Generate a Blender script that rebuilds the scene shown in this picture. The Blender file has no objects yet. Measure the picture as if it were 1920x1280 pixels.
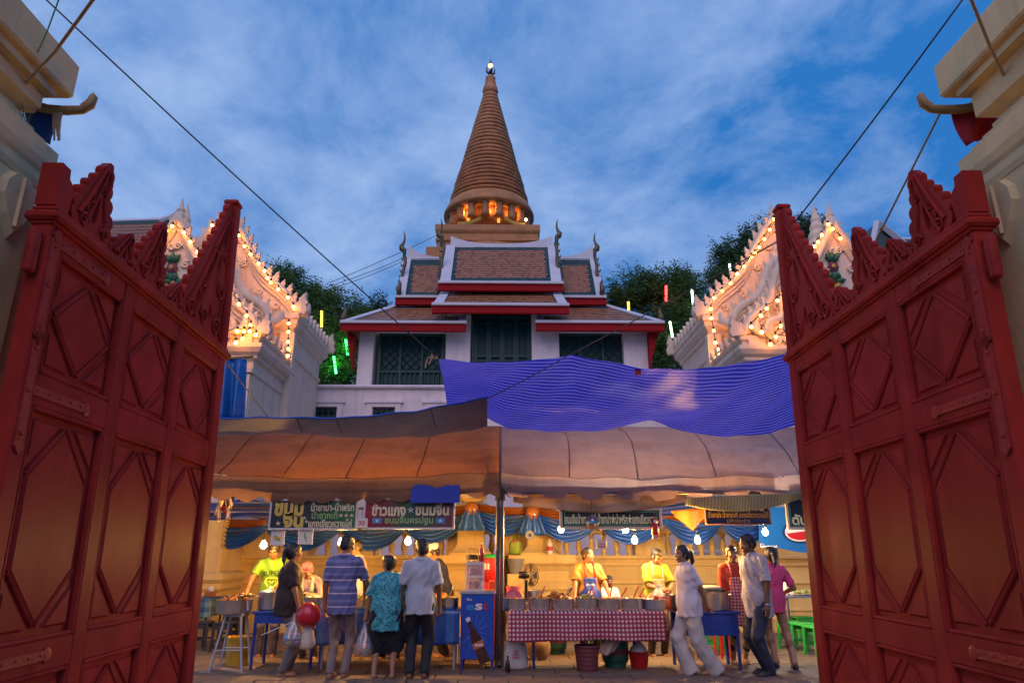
import bpy, bmesh, math, random
import numpy as np
from mathutils import Vector, Matrix
from mathutils.bvhtree import BVHTree
PI = math.pi
R = math.radians
random.seed(11)
RNG = np.random.default_rng(5)
scene = bpy.context.scene
COL = scene.collection

# ---------------------------------------------------------------- camera
EYE = 1.475
PITCH, YAW, FPX = R(17.2), R(0.9), 1280.0
cam_data = bpy.data.cameras.new('camera')
cam_data.sensor_width = 36.0
cam_data.lens = 24.0
cam_data.clip_start = 0.05
cam_data.clip_end = 2000
cam = bpy.data.objects.new('camera', cam_data)
COL.objects.link(cam)
cam.location = (0, 0, EYE)
cam.rotation_euler = (PI / 2 + PITCH, 0, -YAW)
scene.camera = cam

# ---------------------------------------------------------------- world: dusk sky with thin cloud
SUN_EL, SUN_ROT = R(2.0), R(205)
world = bpy.data.worlds.new('World')
scene.world = world
world.use_nodes = True
nt = world.node_tree
nt.nodes.clear()
def wn(t, **k):
    n = nt.nodes.new(t)
    for a, b in k.items():
        setattr(n, a, b)
    return n
def wl(a, b):
    nt.links.new(a, b)
w_out = wn('ShaderNodeOutputWorld')
w_bg = wn('ShaderNodeBackground')
sky = wn('ShaderNodeTexSky', sky_type='NISHITA', sun_disc=False, sun_elevation=SUN_EL, sun_rotation=SUN_ROT,
         altitude=0, air_density=1.0, dust_density=0.3, ozone_density=5.0)
tc = wn('ShaderNodeTexCoord')
sep = wn('ShaderNodeSeparateXYZ')
wl(tc.outputs['Generated'], sep.inputs[0])
zz = wn('ShaderNodeMath', operation='MAXIMUM'); zz.inputs[1].default_value = 0.0
wl(sep.outputs['Z'], zz.inputs[0])
zp = wn('ShaderNodeMath', operation='ADD'); zp.inputs[1].default_value = 0.22
wl(zz.outputs[0], zp.inputs[0])
dx = wn('ShaderNodeMath', operation='DIVIDE'); wl(sep.outputs['X'], dx.inputs[0]); wl(zp.outputs[0], dx.inputs[1])
dy = wn('ShaderNodeMath', operation='DIVIDE'); wl(sep.outputs['Y'], dy.inputs[0]); wl(zp.outputs[0], dy.inputs[1])
cmb = wn('ShaderNodeCombineXYZ'); wl(dx.outputs[0], cmb.inputs[0]); wl(dy.outputs[0], cmb.inputs[1])
def wnoise(scale, detail, rough, dist, off, sx=1, sy=1):
    m = wn('ShaderNodeMapping'); m.inputs['Location'].default_value = off; m.inputs['Scale'].default_value = (sx, sy, 1)
    m.inputs['Rotation'].default_value = (0, 0, R(25))
    n = wn('ShaderNodeTexNoise'); n.inputs['Scale'].default_value = scale; n.inputs['Detail'].default_value = detail
    n.inputs['Roughness'].default_value = rough; n.inputs['Distortion'].default_value = dist
    wl(cmb.outputs[0], m.inputs[0]); wl(m.outputs[0], n.inputs['Vector'])
    return n.outputs['Fac']
n1 = wnoise(1.1, 3, .5, .3, (3.1, 1.2, 0))
n2 = wnoise(2.7, 10, .62, .25, (1.3, 3.2, 0), 1.1, 1.0)
mixn = wn('ShaderNodeMath', operation='MULTIPLY_ADD'); wl(n2, mixn.inputs[0]); mixn.inputs[1].default_value = 1.22
half = wn('ShaderNodeMath', operation='MULTIPLY_ADD'); wl(n1, half.inputs[0]); half.inputs[1].default_value = .45; half.inputs[2].default_value = -.285
wl(half.outputs[0], mixn.inputs[2])
# the after-glow is on the left: clouds thicker and brighter towards it
gl = wn('ShaderNodeVectorMath', operation='DOT_PRODUCT'); wl(tc.outputs['Generated'], gl.inputs[0])
gl.inputs[1].default_value = (-.80, .60, 0)
gadd = wn('ShaderNodeMath', operation='MULTIPLY_ADD'); wl(gl.outputs['Value'], gadd.inputs[0]); gadd.inputs[1].default_value = .30
wl(mixn.outputs[0], gadd.inputs[2])
ramp = wn('ShaderNodeValToRGB'); wl(gadd.outputs[0], ramp.inputs[0])
ramp.color_ramp.elements[0].position = .49; ramp.color_ramp.elements[0].color = (0, 0, 0, 1)
ramp.color_ramp.elements[1].position = 1.0; ramp.color_ramp.elements[1].color = (1, 1, 1, 1)
tint = wn('ShaderNodeMix', data_type='RGBA', blend_type='MULTIPLY'); tint.inputs[0].default_value = 1
wl(sky.outputs[0], tint.inputs[6]); tint.inputs[7].default_value = (.1, .1, .1, 1)
base = wn('ShaderNodeMix', data_type='RGBA', blend_type='MIX'); base.inputs[0].default_value = .88
wl(tint.outputs[2], base.inputs[6]); base.inputs[7].default_value = (.030, .205, .62, 1)
cl = wn('ShaderNodeMix', data_type='RGBA', blend_type='MIX')
wl(ramp.outputs[0], cl.inputs[0]); wl(base.outputs[2], cl.inputs[6]); cl.inputs[7].default_value = (.39, .55, .88, 1)
sc10 = wn('ShaderNodeVectorMath', operation='SCALE'); sc10.inputs['Scale'].default_value = 10.0
wl(cl.outputs[2], sc10.inputs[0])
wl(sc10.outputs[0], w_bg.inputs['Color'])
w_bg.inputs['Strength'].default_value = 0.10
wl(w_bg.outputs[0], w_out.inputs['Surface'])

# ---------------------------------------------------------------- sun: already down, only a weak soft glow from the left
sd = bpy.data.lights.new('sun', 'SUN')
sd.energy = 1.25
sd.angle = R(60)
sd.color = (1.0, .68, .66)
sun = bpy.data.objects.new('sun', sd)
COL.objects.link(sun)
sun.rotation_euler = (R(50), 0, R(-4))

scene.view_settings.view_transform = 'Standard'
scene.view_settings.look = 'None'
scene.view_settings.exposure = 0.0
scene.view_settings.gamma = 1.0
scene.cycles.use_denoising = True
scene.cycles.max_bounces = 6
scene.cycles.sample_clamp_indirect = 4.0
scene.cycles.caustics_reflective = False
scene.cycles.caustics_refractive = False

# ---------------------------------------------------------------- helpers
cP, sP, cY, sY = math.cos(PITCH), math.sin(PITCH), math.cos(YAW), math.sin(YAW)
def ray(px, py):
    u = (px - 960) / FPX; v = (640 - py) / FPX
    f = cP - v * sP; z = sP + v * cP
    return (u * cY + f * sY) / (f * cY - u * sY), z / (f * cY - u * sY)
def at(px, py, Y):
    """world point at depth Y seen where the photograph (1920 x 1280) has the pixel"""
    a, b = ray(px, py)
    return Vector((a * Y, Y, EYE + b * Y))
def gx(px, Y, z):
    """world x at depth Y and height z for the photograph's column px"""
    d = Y * cP + (z - EYE) * sP
    return ((px - 960) / FPX * d + Y * sY) / cY
def hz(py, Y):
    return EYE + ray(960, py)[1] * Y

class MB:
    def __init__(s):
        s.v = []; s.f = []; s.m = []
        s.mi = 0
    def add(s, v, f):
        o = len(s.v)
        s.v += [tuple(p) for p in v]
        s.f += [tuple(i + o for i in q) for q in f]
        s.m += [s.mi] * len(f)
        return s
    def box(s, c, d, rz=0, rx=0, ry=0, bev=0):
        x, y, z = d[0] / 2, d[1] / 2, d[2] / 2
        M_ = Matrix.Rotation(rz, 3, 'Z') @ Matrix.Rotation(ry, 3, 'Y') @ Matrix.Rotation(rx, 3, 'X')
        c = Vector(c)
        if bev <= 0:
            vs = [(a * x, b * y, e * z) for e in (-1, 1) for b in (-1, 1) for a in (-1, 1)]
            fs = [(0, 2, 3, 1), (4, 5, 7, 6), (0, 1, 5, 4), (2, 6, 7, 3), (0, 4, 6, 2), (1, 3, 7, 5)]
        else:
            b_ = min(bev, x * .9, y * .9, z * .9)
            ring = []
            def rect(k, zz_):
                xx, yy = x - k, y - k
                q = b_ * .3 if k == 0 else 0
                return [(-xx, -yy + b_, zz_), (-xx + b_, -yy, zz_), (xx - b_, -yy, zz_), (xx, -yy + b_, zz_),
                        (xx, yy - b_, zz_), (xx - b_, yy, zz_), (-xx + b_, yy, zz_), (-xx, yy - b_, zz_)]
            L = [rect(b_ * .8, -z), rect(0, -z + b_), rect(0, z - b_), rect(b_ * .8, z)]
            vs = [p for r_ in L for p in r_]
            fs = [tuple(range(7, -1, -1)), tuple(range(24, 32))]
            for k in range(3):
                for i in range(8):
                    j = (i + 1) % 8
                    fs.append((k * 8 + i, k * 8 + j, k * 8 + 8 + j, k * 8 + 8 + i))
        return s.add([c + M_ @ Vector(p) for p in vs], fs)
    def tube(s, pts, r, n=8, cap=True):
        pts = [Vector(p) for p in pts]
        rs = r if isinstance(r, (list, tuple)) else [r] * len(pts)
        vs = []; fs = []
        up = None
        for i, p in enumerate(pts):
            d = (pts[min(i + 1, len(pts) - 1)] - pts[max(i - 1, 0)])
            if d.length < 1e-9: d = Vector((0, 0, 1))
            d.normalize()
            if up is None:
                up = Vector((0, 0, 1)) if abs(d.z) < .9 else Vector((1, 0, 0))
            a = d.cross(up).normalized(); b = a.cross(d).normalized(); up = b
            for k in range(n):
                t = 2 * PI * k / n
                vs.append(p + (a * math.cos(t) + b * math.sin(t)) * rs[i])
        for i in range(len(pts) - 1):
            for k in range(n):
                j = (k + 1) % n
                fs.append((i * n + k, i * n + j, i * n + n + j, i * n + n + k))
        if cap:
            fs.append(tuple(range(n - 1, -1, -1))); fs.append(tuple((len(pts) - 1) * n + k for k in range(n)))
        return s.add(vs, fs)
    def lathe(s, prof, c=(0, 0, 0), n=24, sq=False, sx=1, sy=1, cap=True, rot=0):
        """prof: (radius, z) from bottom to top; sq: square plan"""
        c = Vector(c); vs = []; fs = []
        if sq: n = 4
        for r_, z in prof:
            for k in range(n):
                if sq:
                    a, b = ((-1, -1), (1, -1), (1, 1), (-1, 1))[k]
                    x, y = a * (r_ if not isinstance(r_, tuple) else r_[0]), b * (r_ if not isinstance(r_, tuple) else r_[1])
                    x *= sx; y *= sy
                else:
                    t = 2 * PI * k / n + rot
                    x, y = r_ * math.cos(t) * sx, r_ * math.sin(t) * sy
                vs.append(c + Vector((x, y, z)))
        for i in range(len(prof) - 1):
            for k in range(n):
                j = (k + 1) % n
                fs.append((i * n + k, i * n + j, i * n + n + j, i * n + n + k))
        if cap:
            fs.append(tuple(range(n - 1, -1, -1))); fs.append(tuple((len(prof) - 1) * n + k for k in range(n)))
        return s.add(vs, fs)
    def prism(s, poly, fn0, fn1):
        """extrude a 2D outline between two mappings (a,b)->point; outline may be concave"""
        n = len(poly)
        vs = [fn0(*p) for p in poly] + [fn1(*p) for p in poly]
        from mathutils.geometry import tessellate_polygon
        tris = tessellate_polygon([[Vector((p[0], p[1], 0)) for p in poly]])
        fs = [tuple(t) for t in tris] + [tuple(i + n for i in reversed(t)) for t in tris]
        fs += [(i, (i + 1) % n, (i + 1) % n + n, i + n) for i in range(n)]
        return s.add(vs, fs)
    def sheet(s, fn, nu, nv, thick=None):
        """fn(u,v)->point over the unit square"""
        vs = [Vector(fn(i / nu, j / nv)) for j in range(nv + 1) for i in range(nu + 1)]
        fs = [(j * (nu + 1) + i, j * (nu + 1) + i + 1, (j + 1) * (nu + 1) + i + 1, (j + 1) * (nu + 1) + i) for j in range(nv) for i in range(nu)]
        return s.add(vs, fs)
    def ball(s, c, r, n=10, m=7, sc=(1, 1, 1)):
        prof = [(r * math.sin(PI * (i + .02) / (m + .04)), -r * math.cos(PI * (i + .02) / (m + .04)) * sc[2]) for i in range(m + 1)]
        return s.lathe(prof, c, n, sx=sc[0], sy=sc[1])

def wloc(o):
    v = Vector((0, 0, 0))
    while o is not None:
        v += o.location; o = o.parent
    return v
def props(o, label=None, cat=None, group=None, kind=None):
    if label: o['label'] = label
    if cat: o['category'] = cat
    if group: o['group'] = group
    if kind: o['kind'] = kind
    return o
def thing(name, label, cat, loc=(0, 0, 0), rz=0, group=None):
    o = bpy.data.objects.new(name, None)
    o.empty_display_size = .1
    COL.objects.link(o)
    o.location = loc; o.rotation_euler = (0, 0, rz)
    return props(o, label, cat, group)
def link_mesh(name, me, parent=None):
    o = bpy.data.objects.new(name, me)
    COL.objects.link(o)
    if parent is not None: o.parent = parent
    return o
def build(name, mb, mat, parent=None, smooth=False, world=True, label=None, cat=None, group=None, kind=None, solid=0, subs=0, angle=None):
    """one mesh object; with world=True the vertices are world positions (parents carry no rotation)"""
    me = bpy.data.meshes.new(name)
    off = wloc(parent) if (parent is not None and world) else Vector((0, 0, 0))
    me.from_pydata([(p[0] - off.x, p[1] - off.y, p[2] - off.z) for p in mb.v], [], mb.f)
    mats = mat if isinstance(mat, (list, tuple)) else [mat]
    for m in mats: me.materials.append(m)
    if len(mats) > 1:
        me.polygons.foreach_set('material_index', mb.m)
    me.update()
    bm = bmesh.new(); bm.from_mesh(me)
    bmesh.ops.recalc_face_normals(bm, faces=bm.faces)
    bm.to_mesh(me); bm.free()
    if smooth:
        me.shade_smooth()
        if angle: me.set_sharp_from_angle(angle=R(angle))
    o = link_mesh(name, me, parent)
    if solid:
        md = o.modifiers.new('thickness', 'SOLIDIFY'); md.thickness = solid; md.offset = 0
    if subs:
        md = o.modifiers.new('subdivision', 'SUBSURF'); md.levels = subs; md.render_levels = subs
    return props(o, label, cat, group, kind)
def dup(o, loc=None, rz=None, parent=None, label=None):
    c = o.copy(); COL.objects.link(c)
    if parent is not None: c.parent = parent
    if loc is not None: c.location = loc
    if rz is not None: c.rotation_euler = (0, 0, rz)
    if label: c['label'] = label
    for ch in list(o.children):
        dup(ch, parent=c)
    return c

# ---------------------------------------------------------------- materials
MATS = {}
def mat(name, col, rough=.6, var=.12, scale=6, bump=0, bscale=60, metal=0, coat=0, spec=.5, trans=0, emit=0, ecol=None, alpha=1, dirt=None, dscale=1.5, fn=None, streak=0):
    if name in MATS: return MATS[name]
    m = bpy.data.materials.new(name); MATS[name] = m
    m.use_nodes = True
    n = m.node_tree.nodes; l = m.node_tree.links
    b = n['Principled BSDF']; out = n['Material Output']
    b.inputs['Roughness'].default_value = rough
    b.inputs['Metallic'].default_value = metal
    b.inputs['Specular IOR Level'].default_value = spec
    b.inputs['Coat Weight'].default_value = coat
    b.inputs['Coat Roughness'].default_value = .15
    col4 = (*col, 1)
    t = n.new('ShaderNodeTexCoord')
    src = None
    if fn is not None:
        src = fn(n, l, t)
    if var or src is not None:
        nz = n.new('ShaderNodeTexNoise'); nz.inputs['Scale'].default_value = scale; nz.inputs['Detail'].default_value = 6
        nz.inputs['Roughness'].default_value = .62
        l.new(t.outputs['Object'], nz.inputs['Vector'])
        rp = n.new('ShaderNodeMapRange'); rp.inputs[1].default_value = .3; rp.inputs[2].default_value = .7
        rp.inputs[3].default_value = 1 - var; rp.inputs[4].default_value = 1 + var
        l.new(nz.outputs['Fac'], rp.inputs[0])
        mx = n.new('ShaderNodeVectorMath'); mx.operation = 'SCALE'
        if src is not None: l.new(src, mx.inputs[0])
        else: mx.inputs[0].default_value = col
        l.new(rp.outputs[0], mx.inputs['Scale'])
        cur = mx.outputs[0]
        if dirt is not None:
            dz = n.new('ShaderNodeTexNoise'); dz.inputs['Scale'].default_value = dscale; dz.inputs['Detail'].default_value = 9; dz.inputs['Roughness'].default_value = .7
            l.new(t.outputs['Object'], dz.inputs['Vector'])
            dr = n.new('ShaderNodeMapRange'); dr.inputs[1].default_value = .52; dr.inputs[2].default_value = .75; dr.inputs[4].default_value = .75
            l.new(dz.outputs['Fac'], dr.inputs[0])
            dm = n.new('ShaderNodeMix'); dm.data_type = 'RGBA'; l.new(dr.outputs[0], dm.inputs[0])
            l.new(cur, dm.inputs[6]); dm.inputs[7].default_value = (*dirt, 1)
            cur = dm.outputs[2]
        if streak:
            mp = n.new('ShaderNodeMapping'); mp.inputs['Scale'].default_value = (2.6, 2.6, .16); l.new(t.outputs['Object'], mp.inputs[0])
            sz = n.new('ShaderNodeTexNoise'); sz.inputs['Scale'].default_value = 1.6; sz.inputs['Detail'].default_value = 8; sz.inputs['Roughness'].default_value = .7; l.new(mp.outputs[0], sz.inputs['Vector'])
            sr = n.new('ShaderNodeMapRange'); sr.inputs[1].default_value = .5; sr.inputs[2].default_value = .72; sr.inputs[4].default_value = streak; l.new(sz.outputs['Fac'], sr.inputs[0])
            sm = n.new('ShaderNodeMix'); sm.data_type = 'RGBA'; l.new(sr.outputs[0], sm.inputs[0]); l.new(cur, sm.inputs[6]); sm.inputs[7].default_value = (col[0] * .42, col[1] * .40, col[2] * .38, 1)
            cur = sm.outputs[2]
        l.new(cur, b.inputs['Base Color'])
        rr = n.new('ShaderNodeMapRange'); rr.inputs[3].default_value = max(.02, rough - .08); rr.inputs[4].default_value = min(1, rough + .1)
        l.new(nz.outputs['Fac'], rr.inputs[0]); l.new(rr.outputs[0], b.inputs['Roughness'])
    else:
        cur = None
        b.inputs['Base Color'].default_value = col4
    if bump:
        bz = n.new('ShaderNodeTexNoise'); bz.inputs['Scale'].default_value = bscale; bz.inputs['Detail'].default_value = 4
        l.new(t.outputs['Object'], bz.inputs['Vector'])
        bp = n.new('ShaderNodeBump'); bp.inputs['Strength'].default_value = bump; bp.inputs['Distance'].default_value = .01
        l.new(bz.outputs['Fac'], bp.inputs['Height']); l.new(bp.outputs[0], b.inputs['Normal'])
    if emit:
        b.inputs['Emission Color'].default_value = (*(ecol or col), 1)
        b.inputs['Emission Strength'].default_value = emit
    if trans:
        tr = n.new('ShaderNodeBsdfTranslucent')
        if cur is not None: l.new(cur, tr.inputs['Color'])
        else: tr.inputs['Color'].default_value = col4
        ms = n.new('ShaderNodeMixShader'); ms.inputs[0].default_value = trans
        l.new(b.outputs[0], ms.inputs[1]); l.new(tr.outputs[0], ms.inputs[2]); l.new(ms.outputs[0], out.inputs[0])
    if alpha < 1:
        b.inputs['Alpha'].default_value = alpha
    return m
def glassy(name, col=(1, 1, 1), rough=.05, mixf=.12, tint=.9):
    """thin clear plastic or glass: mostly transparent with a glossy film"""
    if name in MATS: return MATS[name]
    m = bpy.data.materials.new(name); MATS[name] = m; m.use_nodes = True
    n = m.node_tree.nodes; l = m.node_tree.links
    n.remove(n['Principled BSDF'])
    g = n.new('ShaderNodeBsdfGlossy'); g.inputs['Roughness'].default_value = rough
    d = n.new('ShaderNodeBsdfDiffuse'); d.inputs['Color'].default_value = (*col, 1)
    t = n.new('ShaderNodeBsdfTransparent'); t.inputs['Color'].default_value = (*[tint * c for c in col], 1)
    a = n.new('ShaderNodeMixShader'); a.inputs[0].default_value = mixf
    b2 = n.new('ShaderNodeMixShader'); b2.inputs[0].default_value = .4
    l.new(g.outputs[0], b2.inputs[1]); l.new(d.outputs[0], b2.inputs[2])
    l.new(t.outputs[0], a.inputs[1]); l.new(b2.outputs[0], a.inputs[2]); l.new(a.outputs[0], n['Material Output'].inputs[0])
    return m
def glow(name, col, strength):
    if name in MATS: return MATS[name]
    m = bpy.data.materials.new(name); MATS[name] = m; m.use_nodes = True
    n = m.node_tree.nodes; l = m.node_tree.links
    n.remove(n['Principled BSDF'])
    e = n.new('ShaderNodeEmission'); e.inputs[0].default_value = (*col, 1); e.inputs[1].default_value = strength
    l.new(e.outputs[0], n['Material Output'].inputs[0])
    return m
# pattern nodes: each returns a colour socket
def P_stripes(axis, period, cols, duty):
    def fn(n, l, t):
        s = n.new('ShaderNodeSeparateXYZ'); l.new(t.outputs['Object'], s.inputs[0])
        m = n.new('ShaderNodeMath'); m.operation = 'MULTIPLY'; m.inputs[1].default_value = 1 / period
        l.new(s.outputs[axis], m.inputs[0])
        f = n.new('ShaderNodeMath'); f.operation = 'FRACT'; l.new(m.outputs[0], f.inputs[0])
        r = n.new('ShaderNodeValToRGB'); r.color_ramp.interpolation = 'CONSTANT'
        e = r.color_ramp.elements
        e[0].position = 0; e[0].color = (*cols[0], 1); e[1].position = duty[0]; e[1].color = (*cols[1], 1)
        for d, c in zip(duty[1:], cols[2:]):
            x = e.new(d); x.color = (*c, 1)
        l.new(f.outputs[0], r.inputs[0])
        return r.outputs[0]
    return fn
def P_gingham(p, dark, mid, light, axes=('X', 'Z'), check=False):
    def fn(n, l, t):
        s = n.new('ShaderNodeSeparateXYZ'); l.new(t.outputs['Object'], s.inputs[0])
        o = []
        for a in axes:
            m = n.new('ShaderNodeMath'); m.operation = 'MULTIPLY'; m.inputs[1].default_value = 1 / p; l.new(s.outputs[a], m.inputs[0])
            f = n.new('ShaderNodeMath'); f.operation = 'FRACT'; l.new(m.outputs[0], f.inputs[0])
            g = n.new('ShaderNodeMath'); g.operation = 'GREATER_THAN'; g.inputs[1].default_value = .5; l.new(f.outputs[0], g.inputs[0])
            o.append(g)
        ad = n.new('ShaderNodeMath'); ad.operation = 'ADD'; l.new(o[0].outputs[0], ad.inputs[0]); l.new(o[1].outputs[0], ad.inputs[1])
        dv = n.new('ShaderNodeMath'); dv.operation = 'MULTIPLY'; dv.inputs[1].default_value = .5; l.new(ad.outputs[0], dv.inputs[0])
        r = n.new('ShaderNodeValToRGB'); r.color_ramp.interpolation = 'CONSTANT'; e = r.color_ramp.elements
        e[0].color = (*light, 1); e[1].position = .3; e[1].color = (*mid, 1); x = e.new(.8); x.color = (*dark, 1)
        l.new(dv.outputs[0], r.inputs[0])
        return r.outputs[0]
    return fn
def P_voronoi(scale, cols, pos):
    def fn(n, l, t):
        v = n.new('ShaderNodeTexVoronoi'); v.inputs['Scale'].default_value = scale; l.new(t.outputs['Object'], v.inputs['Vector'])
        r = n.new('ShaderNodeValToRGB'); e = r.color_ramp.elements
        e[0].color = (*cols[0], 1); e[0].position = pos[0]; e[1].color = (*cols[1], 1); e[1].position = pos[1]
        for c, p in zip(cols[2:], pos[2:]):
            x = e.new(p); x.color = (*c, 1)
        l.new(v.outputs['Distance'], r.inputs[0])
        return r.outputs[0]
    return fn
def P_attr(name='Col'):
    def fn(n, l, t):
        a = n.new('ShaderNodeAttribute'); a.attribute_name = name
        return a.outputs['Color']
    return fn

def text_mesh(body, size=1.0, depth=0.0, width=None, height=None, bold=0.0):
    """text as a mesh in its own XY plane, centred; scaled to width/height if given"""
    c = bpy.data.curves.new('lettering', 'FONT'); c.body = body; c.size = size
    c.extrude = depth; c.align_x = 'CENTER'; c.align_y = 'CENTER'; c.resolution_u = 2; c.offset = bold
    o = bpy.data.objects.new('lettering', c); COL.objects.link(o)
    bpy.context.view_layer.update()
    me = bpy.data.meshes.new_from_object(o.evaluated_get(bpy.context.evaluated_depsgraph_get()))
    bpy.data.objects.remove(o); bpy.data.curves.remove(c)
    co = np.empty(len(me.vertices) * 3); me.vertices.foreach_get('co', co); co = co.reshape(-1, 3)
    lo, hi = co.min(0), co.max(0)
    co[:, :2] -= (lo[:2] + hi[:2]) / 2
    w, h = hi[0] - lo[0], hi[1] - lo[1]
    sx = sy = 1
    if width: sx = width / w; sy = sx
    if height: sy = height / h; sx = sx if width else sy
    co[:, 0] *= sx; co[:, 1] *= sy
    me.vertices.foreach_set('co', co.ravel()); me.update()
    return me
def lettering(body, parent, m, loc, width, height, bold=.012, depth=.003, rx=PI / 2, rz=0, name='lettering'):
    me = text_mesh(body, 1.0, depth / 2, width, height, bold)
    me.name = name
    me.materials.clear(); me.materials.append(m)
    o = link_mesh(name, me, parent)
    o.location = loc; o.rotation_euler = (rx, 0, rz)
    return o
# ================================================================ SETTING
# ---- ground and paving
m_ground = mat('ground earth joint', (.06, .05, .045), .9, .2, 5)
m_paver = mat('worn paving stone', (.17, .125, .09), .62, .35, 2.5, bump=.25, bscale=45, dirt=(.06, .05, .045), dscale=1.2)
g = MB(); g.sheet(lambda u, v: ((u - .5) * 700, -60 + v * 560, 0), 8, 8)
ground = build('ground', g, m_ground, kind='structure')
pave = thing('pavement', None, None, (0, 11, 0.004)); pave['kind'] = 'structure'
pv = MB(); pv.box((0, 0, .012), (.59, .39, .03), bev=.006)
pm = None
for j in range(19):
    for i in range(19):
        x = -5.6 + i * .6 + (.3 if j % 2 else 0); y = 7.2 + j * .4
        if pm is None:
            o = build('paver', pv, m_paver, pave, world=False); pm = o.data
        else:
            o = link_mesh('paver', pm, pave)
        o.location = (x, y - 11, random.uniform(-.004, .004)); o.rotation_euler = (random.uniform(-.004, .004), random.uniform(-.004, .004), PI * (i % 2))
    if j * 19 > 290: break
pvf = MB()
for j in range(-16, 24):
    for i in range(-14, 33):
        x = -5.6 + i * .6 + (.3 if j % 2 else 0); y = 7.2 + j * .4
        if 0 <= j <= 15 and 0 <= i < 19: continue
        pvf.box((x, y, .012 + random.uniform(-.003, .003)), (.59, .39, .03))
build('paving_beyond', pvf, m_paver, pave, kind='stuff')

# ---- gate leaves
m_gate = mat('dark red gloss paint', (.38, .037, .028), .32, .22, 3.0, bump=.10, bscale=40, spec=.015, dirt=(.27, .026, .022), dscale=2.6, streak=.5)
m_iron = mat('red painted iron', (.38, .036, .028), .5, .2, 12, bump=.4, bscale=60, spec=.1)
def holes_prism(mb, loops, y0, y1):
    from mathutils.geometry import tessellate_polygon
    flat = [p for L in loops for p in L]; n = len(flat)
    tris = tessellate_polygon([[Vector((p[0], p[1], 0)) for p in L] for L in loops])
    vs = [(p[0], y0, p[1]) for p in flat] + [(p[0], y1, p[1]) for p in flat]
    fs = [tuple(t) for t in tris] + [tuple(i + n for i in reversed(t)) for t in tris]
    k = 0
    for L in loops:
        m_ = len(L)
        fs += [(k + i, k + (i + 1) % m_, k + (i + 1) % m_ + n, k + i + n) for i in range(m_)]
        k += m_
    mb.add(vs, fs)
def scallop(p0, p1, n, amp, side=1):
    """wavy bumps from p0 to p1 bulging to one side"""
    out = []
    p0, p1 = Vector(p0), Vector(p1); d = p1 - p0; nn = Vector((-d.y, d.x)).normalized() * side
    for k in range(n):
        for q in range(5):
            t = (k + q / 5) / n
            out.append(tuple(p0 + d * t + nn * amp * math.sin(PI * q / 5) ** .7))
    return out
def spiral(c, r0, turns, start, direction=1, n=22):
    return [(c[0] + r0 * (1 - .8 * i / n) * math.cos(start + direction * turns * 2 * PI * i / n),
             c[1] + r0 * (1 - .8 * i / n) * math.sin(start + direction * turns * 2 * PI * i / n)) for i in range(n + 1)]
def teardrop(c, w, h, lean=0):
    return [(c[0] + w * math.sin(t) * (1 - .45 * math.cos(t)) * .7 + lean * math.cos(t) * .5, c[1] + h * .5 * math.cos(t)) for t in [2 * PI * k / 14 for k in range(14)]]
COLS = [(.10, .69), (.80, 1.40), (1.51, 2.12)]
ROWS = [(.30, .99), (1.12, 2.07), (2.21, 2.76)]
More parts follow.
